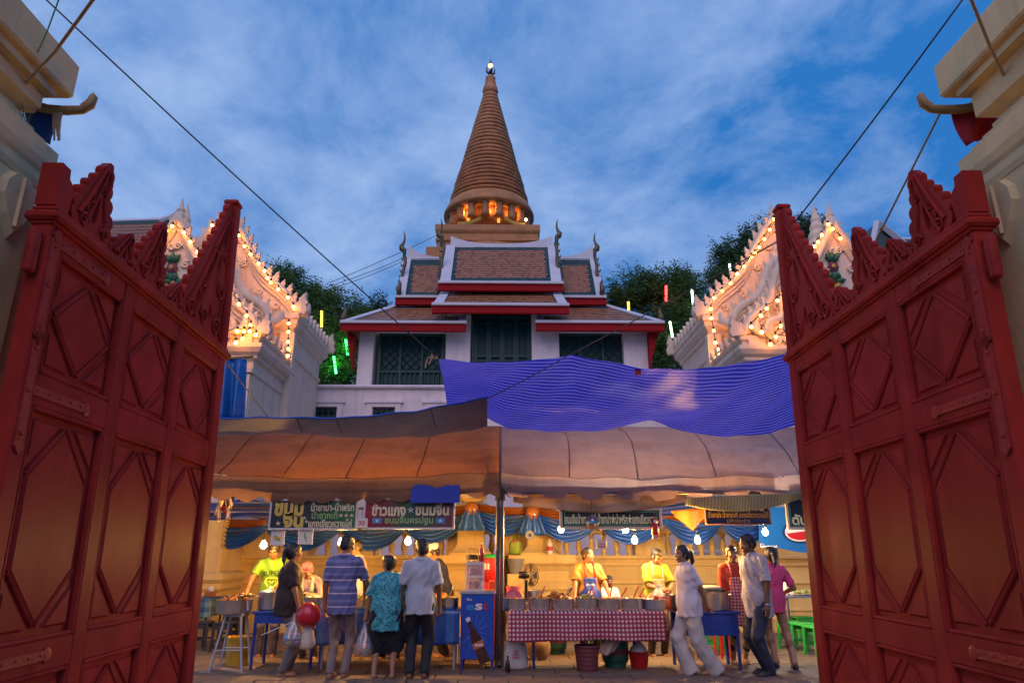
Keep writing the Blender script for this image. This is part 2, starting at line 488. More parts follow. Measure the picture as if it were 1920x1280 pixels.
def make_gate(sgn, A, B, label):
    th = math.atan2(B[1] - A[1], B[0] - A[0])
    f = -sgn            # visible face is local f*y ; sgn=+1 left leaf
    nx, ny = -math.sin(th), math.cos(th)
    sh = .075 * f
    t = thing('gate_leaf', label, 'gate', (A[0] + nx * sh, A[1] + ny * sh, 0), 0, 'open gate leaves')
    t.rotation_euler = (R(1.5) * f, 0, th)
    L = 2.25
    def bx(name, x0, x1, z0, z1, y0=-.04, y1=.04, bev=.006, m=m_gate, par=t):
        b = MB(); b.box(((x0 + x1) / 2, f * (y0 + y1) / 2, (z0 + z1) / 2), (x1 - x0, abs(y1 - y0), z1 - z0), bev=bev)
        return build(name, b, m, par, world=False)
    for a, b_ in [(.0, .10), (.69, .80), (1.40, 1.51), (2.12, 2.25)]:
        bx('stile', a, b_, .04, 2.872)
    for z0, z1 in [(.05, .30), (.99, 1.12), (2.07, 2.21), (2.76, 2.868)]:
        for c0, c1 in COLS:
            bx('rail', c0 - .004, c1 + .004, z0, z1, -.037, .037)
    for (c0, c1) in COLS:
        for ri, (z0, z1) in enumerate(ROWS):
            pb = MB(); cx, cz = (c0 + c1) / 2, (z0 + z1) / 2; w, h = c1 - c0, z1 - z0
            pb.box((cx, 0, cz), (w + .01, .022, h + .01))
            # raised central field: lozenge (square panels) or long hexagon (tall panels)
            iw, ih = w / 2 - .05, h / 2 - .05
            dz = ih if ri == 2 else min(ih, .24)
            def poly(k):
                a, c = iw - k, ih - k
                q = max(.001, ih - dz)
                return [(cx, cz + c), (cx - a, cz + q), (cx - a, cz - q), (cx, cz - c), (cx + a, cz - q), (cx + a, cz + q)] if ri != 2 else [(cx, cz + c), (cx - a, cz), (cx, cz - c), (cx + a, cz)]
            p0, p1 = poly(.0), poly(.03)
            n_ = len(p0)
            ya, yb = f * .011, f * .022
            pb.add([(p[0], ya, p[1]) for p in p0] + [(p[0], yb, p[1]) for p in p1],
                   [tuple(range(n_, 2 * n_))] + [(i, (i + 1) % n_, (i + 1) % n_ + n_, i + n_) for i in range(n_)])
            # corner triangles
            for sx_ in (-1, 1):
                for sz_ in (-1, 1):
                    tri = [(cx + sx_ * (iw + .005), cz + sz_ * (ih + .005)), (cx + sx_ * .06, cz + sz_ * (ih + .005)), (cx + sx_ * (iw + .005), cz + sz_ * (ih - dz + .075))]
                    cc = (sum(p[0] for p in tri) / 3, sum(p[1] for p in tri) / 3)
                    tin = [(p[0] * .82 + cc[0] * .18, p[1] * .82 + cc[1] * .18) for p in tri]
                    pb.add([(p[0], ya, p[1]) for p in tri] + [(p[0], yb, p[1]) for p in tin], [(3, 4, 5)] + [(i, (i + 1) % 3, (i + 1) % 3 + 3, i + 3) for i in range(3)])
            pn = build('panel', pb, m_gate, t, world=False)
            fb = MB()
            e = .018
            for x0, x1, za, zb in [(c0, c0 + e, z0, z1), (c1 - e, c1, z0, z1), (c0 + e, c1 - e, z0, z0 + e), (c0 + e, c1 - e, z1 - e, z1)]:
                fb.box(((x0 + x1) / 2, f * .024, (za + zb) / 2), (x1 - x0, .03, zb - za), bev=.006)
            x0, x1, za, zb = c0 + .028, c1 - .028, z0 + .028, z1 - .028
            # diagonal beads
            for i in range(n_):
                a, b_ = Vector(p0[i]), Vector(p0[(i + 1) % n_])
                if abs(a.x - b_.x) < .01: continue
                d = b_ - a
                fb.tube([(a.x + d.x * .04, f * .016, a.y + d.y * .04), (b_.x - d.x * .04, f * .016, b_.y - d.y * .04)], .009, 6)
            build('moulding', fb, m_gate, pn, world=False)
    # strap hinges
    for zc, up in ((2.13, 1), (2.80, 0), (1.055, 1)):
        sb = MB()
        sb.box((.27, f * .040, zc), (.40, .010, .045), bev=.004)
        sb.lathe([(.001, 0), (.032, .002), (.032, .007), (.02, .010), (.001, .011)], (0, 0, 0), 12)
        k = len(sb.v) - 60
        for i in range(k, len(sb.v)):
            x, y, z = sb.v[i]; sb.v[i] = (.49 + x, f * (.037 + z), zc + y)
        z0 = zc - (.24 if up else .45); z1 = zc + (.22 if up else .02)
        sb.box((.045, f * .0405, (z0 + z1) / 2), (.055, .010, z1 - z0), bev=.004)
        for zz_ in (z0, z1):
            sb.box((.045, f * .0435, zz_), (.055, .0118, .055), ry=PI / 4, bev=.004)
        for q in range(5):
            sb.ball((.1 + q * .085, f * .045, zc + .003), .007, 6, 4)
        for q in range(3):
            sb.ball((.045, f * .045, z0 + .05 + q * (z1 - z0 - .1) / 2), .011, 6, 4)
        build('strap_hinge', sb, m_iron, t, world=False)
    for zc in (2.72, 1.3):
        hb = MB()
        hb.lathe([(.014, -.105), (.022, -.10), (.026, -.09), (.026, .09), (.022, .10), (.014, .105)], (-.035, 0, zc), 14)
        hb.box((-.015, 0, zc), (.04, .03, .12))
        build('hinge_barrel', hb, m_iron, t, world=False, smooth=True, angle=40)
    # cap moulding
    cb = MB(); cb.box((L / 2, 0, 2.897), (L + .06, .15, .045), bev=.014); cb.box((L / 2, 0, 2.935), (L + .02, .11, .03), bev=.01)
    cb.box((L / 2, 0, 2.868), (L + .02, .105, .018), bev=.005)
    build('cap_moulding', cb, m_gate, t, world=False)
    # posts
    pb = MB(); holes_prism(pb, [[(-.01, 2.95), (.085, 2.95), (.095, 3.02), (.11, 3.06), (.085, 3.10), (.06, 3.115), (.055, 3.16), (-.01, 3.16)]], -.045, .045)
    build('hinge_post', pb, m_gate, t, world=False)
    pb = MB(); pb.box((2.195, 0, 3.53), (.10, .095, 1.18), bev=.01); pb.box((2.19, 0, 4.14), (.12, .11, .035), bev=.008)
    build('free_post', pb, m_gate, t, world=False)
    # carved crests
    def crest(name, loops, relief, curls):
        c = MB(); holes_prism(c, loops, -.022, .022)
        o = build(name, c, m_gate, t, world=False)
        r_ = MB()
        if relief: holes_prism(r_, relief, f * .030, f * .05)
        for pts, rad in curls:
            r_.tube([(p[0], f * .026, p[1]) for p in pts], [rad * (1 - .45 * i / len(pts)) for i in range(len(pts))], 6)
        build('carved_scrolls', r_, m_gate, o, world=False)
    def lobes(path, n, amp, side=1):
        # rounded leaf bumps along a curved path, larger in the middle
        P = [Vector(p) for p in path]; L_ = [0]
        for q0, q1 in zip(P[:-1], P[1:]): L_.append(L_[-1] + (q1 - q0).length)
        def ev(d):
            for i in range(len(P) - 1):
                if d <= L_[i + 1] or i == len(P) - 2:
                    k = (d - L_[i]) / (L_[i + 1] - L_[i]); return P[i].lerp(P[i + 1], k), (P[i + 1] - P[i]).normalized()
        out = []
        for k in range(n):
            for q in range(6):
                p, d = ev(L_[-1] * (k + q / 6) / n); nn = Vector((-d.y, d.x)) * side
                h = amp * (.7 + .6 * math.sin(PI * (k + .5) / n)) * math.sin(PI * (q / 6) ** .8) ** .8
                out.append(tuple(p + nn * h))
        return out
    def flame(x0, w, h, n1, n2, z=2.95):
        # asymmetric flame with its tip towards the free post
        X = lambda u: x0 + w * u
        Z = lambda v: z + h * v
        left = lobes([(X(.02), Z(.04)), (X(-.06), Z(.18)), (X(.06), Z(.36)), (X(.26), Z(.54)), (X(.50), Z(.74)), (X(.68), Z(.96))], n1, w * .075)
        right = lobes([(X(.82), Z(.93)), (X(.80), Z(.72)), (X(.88), Z(.48)), (X(.98), Z(.26)), (X(.96), Z(.08))], n2, w * .07)
        o = [(X(.0), Z(0))] + left + [(X(.70), Z(1.0)), (X(.80), Z(1.0))] + right + [(X(1.0), Z(0))]
        H_ = [teardrop((X(.52), Z(.36)), w * .095, h * .40, w * .07), teardrop((X(.24), Z(.22)), w * .07, h * .20, w * .05), teardrop((X(.80), Z(.18)), w * .06, h * .16, -w * .03)]
        cu = [([(X(.06 + .56 * k / 10), Z(.16 + .74 * (k / 10) ** 1.15)) for k in range(11)], w * .036), ([(X(.20 + .50 * k / 10), Z(.05 + .85 * (k / 10) ** 1.25)) for k in range(11)], w * .034),
              ([(X(.74 + .05 * math.sin(k * .9)), Z(.88 - .075 * k)) for k in range(11)], w * .034), (spiral((X(.22), Z(.13)), w * .12, 1.4, 0), w * .03), (spiral((X(.80), Z(.13)), w * .11, 1.4, PI, -1), w * .03),
              (spiral((X(.36), Z(.42)), w * .09, 1.3, 1), w * .026), (spiral((X(.66), Z(.62)), w * .075, 1.3, 2, -1), w * .024)]
        crest('carved_crest', [o] + H_, None, cu)
    flame(.175, .32, .46, 6, 5)
    flame(.53, .25, .21, 3, 2)
    flame(.82, .34, .46, 6, 5)
    flame(1.20, .25, .19, 3, 2)
    # long flame climbing the free post
    o = [(1.49, 2.95)] + lobes([(1.49, 2.97), (1.46, 3.06), (1.50, 3.18), (1.58, 3.30), (1.68, 3.42), (1.76, 3.55), (1.86, 3.68), (1.95, 3.83), (2.03, 3.96), (2.10, 4.10)], 12, .036) + [(2.15, 4.12), (2.15, 2.95)]
    crest('carved_crest', [o, teardrop((1.66, 3.16), .05, .22, .03), teardrop((1.90, 3.12), .045, .15, .0), teardrop((1.80, 3.40), .04, .20, .06), teardrop((1.98, 3.50), .045, .26, .06), teardrop((2.05, 3.80), .03, .22, .04)], None, [
        ([(1.55 + .5 * k / 14, 3.1 + .82 * (k / 14) ** 1.1) for k in range(15)], .018), ([(1.62 + .48 * k / 14, 3.0 + .98 * (k / 14) ** 1.15) for k in range(15)], .016),
        (spiral((1.56, 3.04), .07, 1.5, 0), .015), (spiral((1.78, 3.05), .07, 1.5, PI, -1), .015), (spiral((2.02, 3.05), .075, 1.6, 0), .015),
        (spiral((1.72, 3.30), .055, 1.4, 1, -1), .013), (spiral((2.05, 3.33), .065, 1.5, PI / 2), .014), (spiral((1.90, 3.62), .05, 1.4, 0), .013), (spiral((2.08, 3.62), .045, 1.4, 0), .012),
        ([(2.11 - .03 * math.sin(k * .8), 3.0 + .08 * k) for k in range(13)], .013)])
    return t
gate_l = make_gate(1, (-2.024, 2.75), (-2.123, 4.947), 'open red panelled gate leaf hinged on the left cream pillar')
gate_r = make_gate(-1, (2.156, 2.75), (2.231, 4.997), 'open red panelled gate leaf hinged on the right cream pillar')

# ---- gateway pillars
m_cream = mat('cream limewash', (.86, .63, .31), .8, .12, 2.5, bump=.25, bscale=30, dirt=(.55, .37, .16), dscale=1.0, streak=.5)
m_blue_cloth = mat('blue banner cloth', (.02, .10, .35), .7, .2, 5, trans=.2)
m_red_cloth = mat('red banner cloth', (.45, .02, .03), .7, .2, 5, trans=.2)
m_gold_wood = mat('weathered gilt wood', (.35, .22, .08), .5, .25, 10, bump=.3, bscale=50)
m_rope = mat('tan rope', (.45, .33, .2), .85, .2, 60)
m_dkrope = mat('dark cable', (.05, .045, .045), .6, .1, 30)
m_green_string = mat('green nylon string', (.05, .35, .12), .6, .1)
def make_pillar(sx, label):
    ix = 2.20 if sx < 0 else 2.30
    hx = .55
    cx, cy = sx * (ix + hx), 2.364
    t = thing('gateway_pillar', label, 'pillar', (cx, cy, 0), 0, 'gateway pillars')
    b = MB(); b.lathe([(hx + .08, 0), (hx + .08, .35), (hx + .03, .42), (hx + .03, .5), (hx, .54), (hx, 3.14)], (cx, cy, 0), sq=True)
    build('shaft', b, m_cream, t)
    b = MB(); b.box((cx + sx * .02, cy + hx + .19, 1.5), (2 * hx - .04, .4, 3.0)); build('jamb', b, m_cream, t)
    b = MB()
    pr = [(hx + .004, 3.12), (hx + .012, 3.15), (hx + .012, 3.19), (hx + .024, 3.21), (hx + .034, 3.25), (hx + .034, 3.33), (hx + .016, 3.345), (hx - .01, 3.355), (hx - .01, 3.375), (hx - .05, 3.39), (hx - .05, 3.42), (hx - .085, 3.43), (hx - .085, 3.47), (hx - .11, 3.48), (hx - .11, 3.50), (hx - .045, 3.535), (hx - .045, 3.72)]
    b.lathe(pr, (cx, cy, 0), sq=True)
    build('capital', b, m_cream, t)
    # carved lotus leaves under the capital, on the inner face
    for k in range(4):
        y = cy - .42 + k * .28
        b = MB()
        pts = [(0, 0), (.06, -.02), (.11, -.08), (.12, -.16), (.07, -.25), (0, -.34), (-.07, -.25), (-.12, -.16), (-.11, -.08), (-.06, -.02)]
        X0 = sx * (ix - .0); X1 = sx * (ix - .028)
        b.prism(pts, lambda a, c: (X0 + sx * .01, y + a, 3.13 + c), lambda a, c: (X1, y + a * .8, 3.12 + c * .85))
        b.tube([(X1, y, 3.1), (X1, y, 2.86)], .012, 5)
        build('carved_leaf', b, m_cream, t)
    # overhanging lintel above, running along the passage
    xi = sx * (2.16 if sx < 0 else 2.25)
    b = MB(); z0 = 3.655 if sx < 0 else 3.71
    b.box((xi + sx * 1.0, 1.45, z0 + .097), (2.0, 3.02, .194), bev=.012)
    b.box((xi + sx * 1.04, 1.42, z0 - .02), (2.0, 2.94, .045))
    b.box((xi + sx * 1.14, 1.40, z0 - .065), (2.0, 2.9, .05))
    build('lintel', b, m_cream, t)
    b = MB()   # stepped bracket under the end
    for k in range(3):
        b.box((xi + sx * (.30 + .035 * k), 2.80 - .045 * k, z0 - .105 - .035 * k), (.34, .20, .037))
    build('bracket', b, m_cream, t)
    # gilt up-turned finial that sticks out past the bracket
    zf = z0 - .06
    b = MB(); y = 2.96; x0 = xi + sx * .08
    b.tube([(x0 + sx * .30, y - .22, zf - .03), (x0 + sx * .04, y - .01, zf - .004), (x0 - sx * .05, y, zf - .005), (x0 - sx * .13, y, zf + .0), (x0 - sx * .165, y, zf + .03), (x0 - sx * .175, y, zf + .075), (x0 - sx * .168, y, zf + .10)], [.026, .024, .024, .022, .024, .02, .004], 8)
    b.tube([(x0 - sx * .135, y, zf + .02), (x0 - sx * .15, y, zf + .06)], [.018, .006], 6)
    build('gilt_finial', b, m_gold_wood, t, smooth=True)
    return t
make_pillar(-1, 'cream pillar with overhanging lintel carrying the left gate leaf')
make_pillar(1, 'cream pillar with overhanging lintel carrying the right gate leaf')
def banner(name, label, p, m, sx):
    b = MB()
    tl, tr, bl, br = [Vector(q) for q in p]
    def fn(u, v):
        a = tl.lerp(tr, u); c = bl.lerp(br, u); q = a.lerp(c, v)
        return (q.x, q.y + .02 * math.sin(u * 9 + v * 3), q.z)
    b.sheet(fn, 10, 6)
    build(name, b, m, smooth=True, solid=.006, label=label, cat='banner')
banner('cloth_banner', 'blue cloth banner hanging behind the left pillar capital', [at(40, 190, 2.98), at(122, 204, 2.98), at(48, 250, 2.98), at(96, 274, 2.98)], m_blue_cloth, -1)
banner('cloth_banner', 'red cloth banner hanging behind the right pillar capital', [at(1782, 204, 2.98), at(1872, 190, 2.98), at(1812, 274, 2.98), at(1862, 250, 2.98)], m_red_cloth, 1)
b = MB()
for k in range(9):
    a = at(100 + 2.2 * k, 203 + random.uniform(-3, 3), 2.95); c = at(100 + 1.6 * k + random.uniform(-4, 4), 255 + random.uniform(-12, 14), 2.95)
    m_ = a.lerp(c, .5) + Vector((random.uniform(-.01, .01), 0, 0))
    b.tube([a, m_, c], .005, 5)
build('frayed_tassel', b, m_rope, label='frayed pinkish tassel of rope ends beside the blue banner', cat='tassel')

def rope(name, label, pts, r, m, cat='rope', sag=0, n=10):
    P = []
    pts = [Vector(p) for p in pts]
    for a, c in zip(pts[:-1], pts[1:]):
        for k in range(n):
            t = k / n
            q = a.lerp(c, t); q.z -= sag * 4 * t * (1 - t); P.append(q)
    P.append(pts[-1])
    b = MB(); b.tube(P, r, 6)
    return build(name, b, m, smooth=True, label=label, cat=cat)
# ================================================================ BALUSTRADE WALL BEHIND THE STALLS
m_wall = mat('yellow cream stucco', (.72, .50, .18), .78, .10, 1.6, bump=.2, bscale=28, dirt=(.5, .36, .16), dscale=.8, streak=.4)
WY = 14.2
wall = thing('balustrade_wall', 'cream stucco wall with balusters behind the food stalls', 'wall', (0, WY, 0))
ZB0, ZB1 = hz(1041, WY), hz(1000, WY)          # baluster opening
def wx(px, z=1.5): return gx(px, WY, z)
bays = [(575, 648), (697, 838), (905, 938), (1052, 1195), (1247, 1395)]
b = MB()
b.box((0, WY + .2, ZB0 / 2 - .02), (26, .4, ZB0 - .04)); build('lower_wall', b, m_wall, wall)
for z, d, h in [(.12, .14, .24), (.42, .05, .05), (hz(1092, WY), .05, .05), (hz(1058, WY), .05, .06), (ZB0 - .03, .09, .07)]:
    b = MB(); b.box((0, WY + .2 - d / 2 + .002, z), (26, .4 + d, h), bev=.012); build('moulding', b, m_wall, wall)
xs = [-13] + [wx(p) for bay in bays for p in bay] + [13]
for k in range(0, len(xs), 2):
    b = MB(); b.box(((xs[k] + xs[k + 1]) / 2, WY + .2, (ZB0 + ZB1) / 2), (xs[k + 1] - xs[k], .34, ZB1 - ZB0)); build('pier', b, m_wall, wall)
for p0, p1 in bays:
    x0, x1 = wx(p0), wx(p1)
    n = max(1, round((x1 - x0) / .235))
    b = MB()
    for e in (x0, x1): b.box((e, WY + .19, (ZB0 + ZB1) / 2), (.04, .36, ZB1 - ZB0 - .002))
    build('bay_frame', b, m_wall, wall)
    hb = ZB1 - ZB0
    bm_ = None
    for k in range(n):
        x = x0 + (k + .5) * (x1 - x0) / n
        if bm_ is None or True:
            q = MB(); q.lathe([(.055, 0), (.055, .03), (.035, .05), (.06, .13), (.066, .18), (.05, .26), (.032, .34), (.045, hb - .06), (.055, hb - .03), (.055, hb)], (0, 0, 0), 12)
            if k == 0: o = build('baluster', q, m_wall, wall, smooth=True, world=False, angle=40); bm_ = o.data
            else: o = link_mesh('baluster', bm_, wall)
            o.location = (x, .16, ZB0)
b = MB(); b.box((0, WY + .2, ZB1 + .05), (26, .5, .10), bev=.02); b.box((0, WY + .2, ZB1 + .13), (26, .40, .06), bev=.015); build('coping', b, m_wall, wall)
def pedestal(px, label, wide=.36, lotus=True, front=.35, top=hz(915, WY), group='wall pedestals'):
    x = wx(px); y = WY - front + .2
    t = thing('pedestal', label, 'pedestal', (x, y, 0), 0, group)
    b = MB(); w = wide
    z1 = hz(1040, WY)
    b.lathe([(w * 1.75, 0), (w * 1.75, .25), (w * 1.6, .3), (w * 1.45, .34), (w * 1.45, z1 * .55), (w * 1.55, z1 * .58), (w * 1.55, z1 * .66), (w * 1.4, z1 * .7), (w * 1.4, z1 * .8), (w * 1.55, z1 * .86), (w * 1.75, z1 * .9), (w * 1.75, z1)], (x, y, 0), sq=True)
    build('base', b, m_wall, t)
    b = MB()
    b.lathe([(w * 1.1, z1), (w * 1.1, z1 + .05), (w * .95, z1 + .08), (w * .8, z1 + .14), (w * .72, z1 + .2), (w * .72, top - .55), (w * .8, top - .5), (w * .95, top - .42), (w * .95, top - .36), (w * .75, top - .32)], (x, y, 0), sq=True)
    build('shaft', b, m_wall, t)
    if lotus:
        b = MB(); b.lathe([(w * .5, top - .32), (w * .82, top - .22), (w * .85, top - .15), (w * .6, top - .1), (w * .35, top - .06), (w * .2, top - .0), (.01, top + .1)], (x, y, 0), 8)
        build('lotus_bud', b, m_wall, t)
    return t
pedestal(884, 'cream pedestal with lotus bud left of the tent pole')
pedestal(1012, 'cream pedestal right of the tent pole behind the fan')
t = thing('gate_pier', 'large plain cream stucco pier at the far left behind the blue checked table', 'pier', (wx(400), WY - .5, 0))
b = MB(); x = wx(388); w = .75
b.lathe([(w + .1, 0), (w + .1, .25), (w, .3), (w, .8), (w + .06, .86), (w + .06, .95), (w + .12, 1.02), (w + .12, 1.12), (w, 1.16), (w, 1.55), (w - .06, 1.6), (w - .06, 2.1)], (x, WY - .35, 0), sq=True)
build('pier_body', b, m_wall, t)

# ================================================================ WHITE PLATFORM WALL AND PAVILION
m_white = mat('white plaster', (.82, .74, .72), .8, .07, 1.2, bump=.1, bscale=25, dirt=(.60, .5, .46), dscale=.5, streak=.35)
m_teal = mat('dark teal painted wood', (.009, .060, .052), .5, .25, 6)
m_tealp = mat('dark teal panel', (.007, .048, .042), .55, .2, 6)
m_redf = mat('red lacquer fascia', (.32, .006, .010), .6, .12, 4, spec=.15)
PY = 27.0
plat = thing('platform_wall', 'pale plastered terrace wall with small grilled windows', 'wall', (0, PY, 0))
ztop = hz(729, PY)
b = MB()
wins = [(590, 633), (700, 741), (808, 850)]
zw0, zw1 = hz(796, PY), hz(764, PY)
X0, X1 = gx(546, PY, ztop), 16.0
edges = [X0 - 9] + [gx(p, PY, zw1) for w_ in wins for p in w_] + [X1 + 3]
b.box((3.5, PY + .5, zw0 / 2), (33, 1, zw0)); b.box((3.5, PY + .5, (zw1 + ztop) / 2), (33, 1, ztop - zw1))
for k in range(0, len(edges), 2):
    b.box(((edges[k] + edges[k + 1]) / 2, PY + .5, (zw0 + zw1) / 2), (edges[k + 1] - edges[k], .996, zw1 - zw0))
build('wall', b, m_white, plat)
b = MB(); b.box((3.5, PY + .45, ztop + .06), (33.2, 1.2, .14), bev=.05); build('coping', b, m_white, plat)
b = MB(); b.box((3.5, PY + 6, ztop - .15), (33, 11, .2)); build('terrace_floor', b, m_white, plat)
for k, (p0, p1) in enumerate(wins):
    x0, x1 = gx(p0, PY, zw1), gx(p1, PY, zw1)
    f_ = MB()
    f_.box((x0 - .13, PY - .02, (zw0 + zw1) / 2), (.22, .1, zw1 - zw0 + .02)); f_.box((x1 + .13, PY - .02, (zw0 + zw1) / 2), (.22, .1, zw1 - zw0 + .02))
    f_.box(((x0 + x1) / 2, PY - .02, zw1 + .09), (x1 - x0 + .48, .1, .16)); f_.box(((x0 + x1) / 2, PY - .04, zw1 + .21), (x1 - x0 + .66, .16, .09))
    w_ = build('window', f_, m_white, plat)
    q = MB(); nx_ = 4
    for i in range(nx_ + 1):
        xx = x0 + (x1 - x0) * i / nx_
        q.tube([(xx, PY + .15, zw0), (xx, PY + .15, zw1)], .02, 4)
    for i in range(nx_):
        for j in range(3):
            cx_ = x0 + (x1 - x0) * (i + .5) / nx_; cz_ = zw0 + (zw1 - zw0) * (j + .5) / 3
            q.box((cx_, PY + .15, cz_), (.16, .03, .16), ry=PI / 4); q.box((cx_, PY + .15, cz_), (.025, .035, (zw1 - zw0) / 3))
    build('grille', q, m_teal, w_)
    q = MB(); q.box(((x0 + x1) / 2, PY + .6, (zw0 + zw1) / 2), (x1 - x0, .02, zw1 - zw0)); build('shutter', q, m_tealp, w_)

m_tile_g = mat('green glazed tile', (.028, .075, .06), .35, .35, 30)
m_tile_o = mat('orange glazed tile', (.44, .18, .07), .4, .4, 30)
m_tile_d = mat('dark brown tile', (.33, .13, .055), .45, .4, 30)
m_under = mat('roof boarding', (.05, .03, .025), .8)
m_trim = mat('white roof trim', (.66, .66, .68), .6, .08, 2)
m_bronze = mat('gilded bronze finial', (.14, .10, .045), .4, .3, 8, metal=.3)
def tiles(name, TL, TR, BL, BR, parent, nu, nv, border=(.07, .14), field=1):
    TL, TR, BL, BR = map(Vector, (TL, TR, BL, BR))
    nrm = (TR - TL).cross(BL - TL).normalized()
    if nrm.y > 0: nrm = -nrm
    def P(u, v, h=0): return TL.lerp(TR, u).lerp(BL.lerp(BR, u), v) + nrm * h
    b = MB()
    for j in range(nv):
        for i in range(-1, nu + 1):
            off = .5 if j % 2 else 0
            u0 = (i + off) / nu; u1 = (i + 1 + off) / nu; v0 = j / nv; v1 = (j + 1.45) / nv
            if u0 < -.001 or u1 > 1.001: continue
            um = (u0 + u1) / 2; vm = (j + .5) / nv
            bd = um < border[0] or um > 1 - border[0] or vm < border[1] or vm > 1 - border[1] * .7
            b.mi = 0 if bd else (field if random.random() > .3 else 2)
            vk = min(v1, 1.02); vs_ = v0 + (vk - v0) * .6
            h = random.uniform(.03, .05)
            b.add([P(u0, v0, .008), P(u1, v0, .008), P(u1, vs_, h * .8), P(um, vk, h), P(u0, vs_, h * .8)], [(0, 1, 2, 3, 4)])
    return build(name, b, [m_tile_g, m_tile_o, m_tile_d], parent, kind='stuff')
def roof_slope(parent, TL, TR, BL, BR, nu, nv, trim=.32, name='roof', field=1, border=(.08, .13), sides=(1, 1), ridge=True, sagtop=0):
    TL, TR, BL, BR = map(Vector, (TL, TR, BL, BR))
    b = MB(); dn = Vector((0, .12, -.16))
    b.add([TL, TR, BR, BL, TL + dn, TR + dn, BR + dn, BL + dn], [(0, 1, 2, 3), (7, 6, 5, 4), (0, 4, 5, 1), (1, 5, 6, 2), (2, 6, 7, 3), (3, 7, 4, 0)])
    rf = build(name, b, m_under, parent)
    w = (BR - BL).length
    tiles('roof_tiles', TL, TR, BL, BR, rf, nu, nv, border, field)
    up = Vector((0, -.05, .08))
    def bar(a, c, wd, nm):
        q = MB(); d = (c - a).normalized(); nrm = (TR - TL).cross(BL - TL).normalized()
        if nrm.y > 0: nrm = -nrm
        s_ = d.cross(nrm).normalized() * wd / 2; h = nrm * .09; lo = nrm * -.05
        q.add([a - s_ + lo, a + s_ + lo, c + s_ + lo, c - s_ + lo, a - s_ + h, a + s_ + h, c + s_ + h, c - s_ + h],
              [(0, 1, 2, 3), (7, 6, 5, 4), (0, 4, 5, 1), (1, 5, 6, 2), (2, 6, 7, 3), (3, 7, 4, 0)])
        build(nm, q, m_trim, rf)
    if sides[0]: bar(TL, BL, trim, 'verge_trim')
    if sides[1]: bar(TR, BR, trim, 'verge_trim')
    e = (TR - TL).normalized() * (trim / 2)
    if ridge:
        if sagtop:
            q = MB()   # ridge that sweeps up at both ends
            N = 16
            lo = []; hi = []
            for i in range(N + 1):
                t_ = i / N; p = TL.lerp(TR, t_); k = abs(2 * t_ - 1) ** 3.0
                lo.append(p + Vector((0, -.02, -.12))); hi.append(p + Vector((0, -.02, .12 + sagtop * k)))
            vs = [p + Vector((0, -.10, 0)) for p in lo] + [p + Vector((0, -.08, 0)) for p in hi] + [p + Vector((0, .12, 0)) for p in lo] + [p + Vector((0, .10, 0)) for p in hi]
            n_ = N + 1; fs = []
            for i in range(N):
                fs += [(i, i + 1, n_ + i + 1, n_ + i), (n_ + i, n_ + i + 1, 3 * n_ + i + 1, 3 * n_ + i), (2 * n_ + i, 3 * n_ + i, 3 * n_ + i + 1, 2 * n_ + i + 1), (i, 2 * n_ + i, 2 * n_ + i + 1, i + 1)]
            fs += [(0, n_, 3 * n_, 2 * n_), (N, 2 * n_ + N, 3 * n_ + N, n_ + N)]
            q.add(vs, fs); build('ridge', q, m_trim, rf)
        else:
            bar(TL - e, TR + e, .22, 'ridge')
    q = MB(); a, c = BL - e * 1.4, BR + e * 1.4
    q.box(((a.x + c.x) / 2, a.y - .05, a.z + .0), (c.x - a.x, .22, .13), bev=.02); build('eave_trim', q, m_trim, rf)
    q = MB(); q.box(((a.x + c.x) / 2, a.y + .02, a.z - .24), (c.x - a.x - .04, .16, .34)); build('fascia', q, m_redf, rf)
    q = MB(); q.box(((a.x + c.x) / 2, a.y - .075, a.z - .10), (c.x - a.x - .06, .04, .035)); q.box(((a.x + c.x) / 2, a.y - .07, a.z - .39), (c.x - a.x - .06, .03, .03)); build('fascia_bead', q, m_redf, rf)
    return rf
QY = 30.0
pav = thing('temple_pavilion', 'white temple hall with tiered orange and green tiled roofs and red eaves', 'temple', (0, QY, 0))
def q3(px, py, Y): return at(px, py, Y)
zb = hz(740, QY)
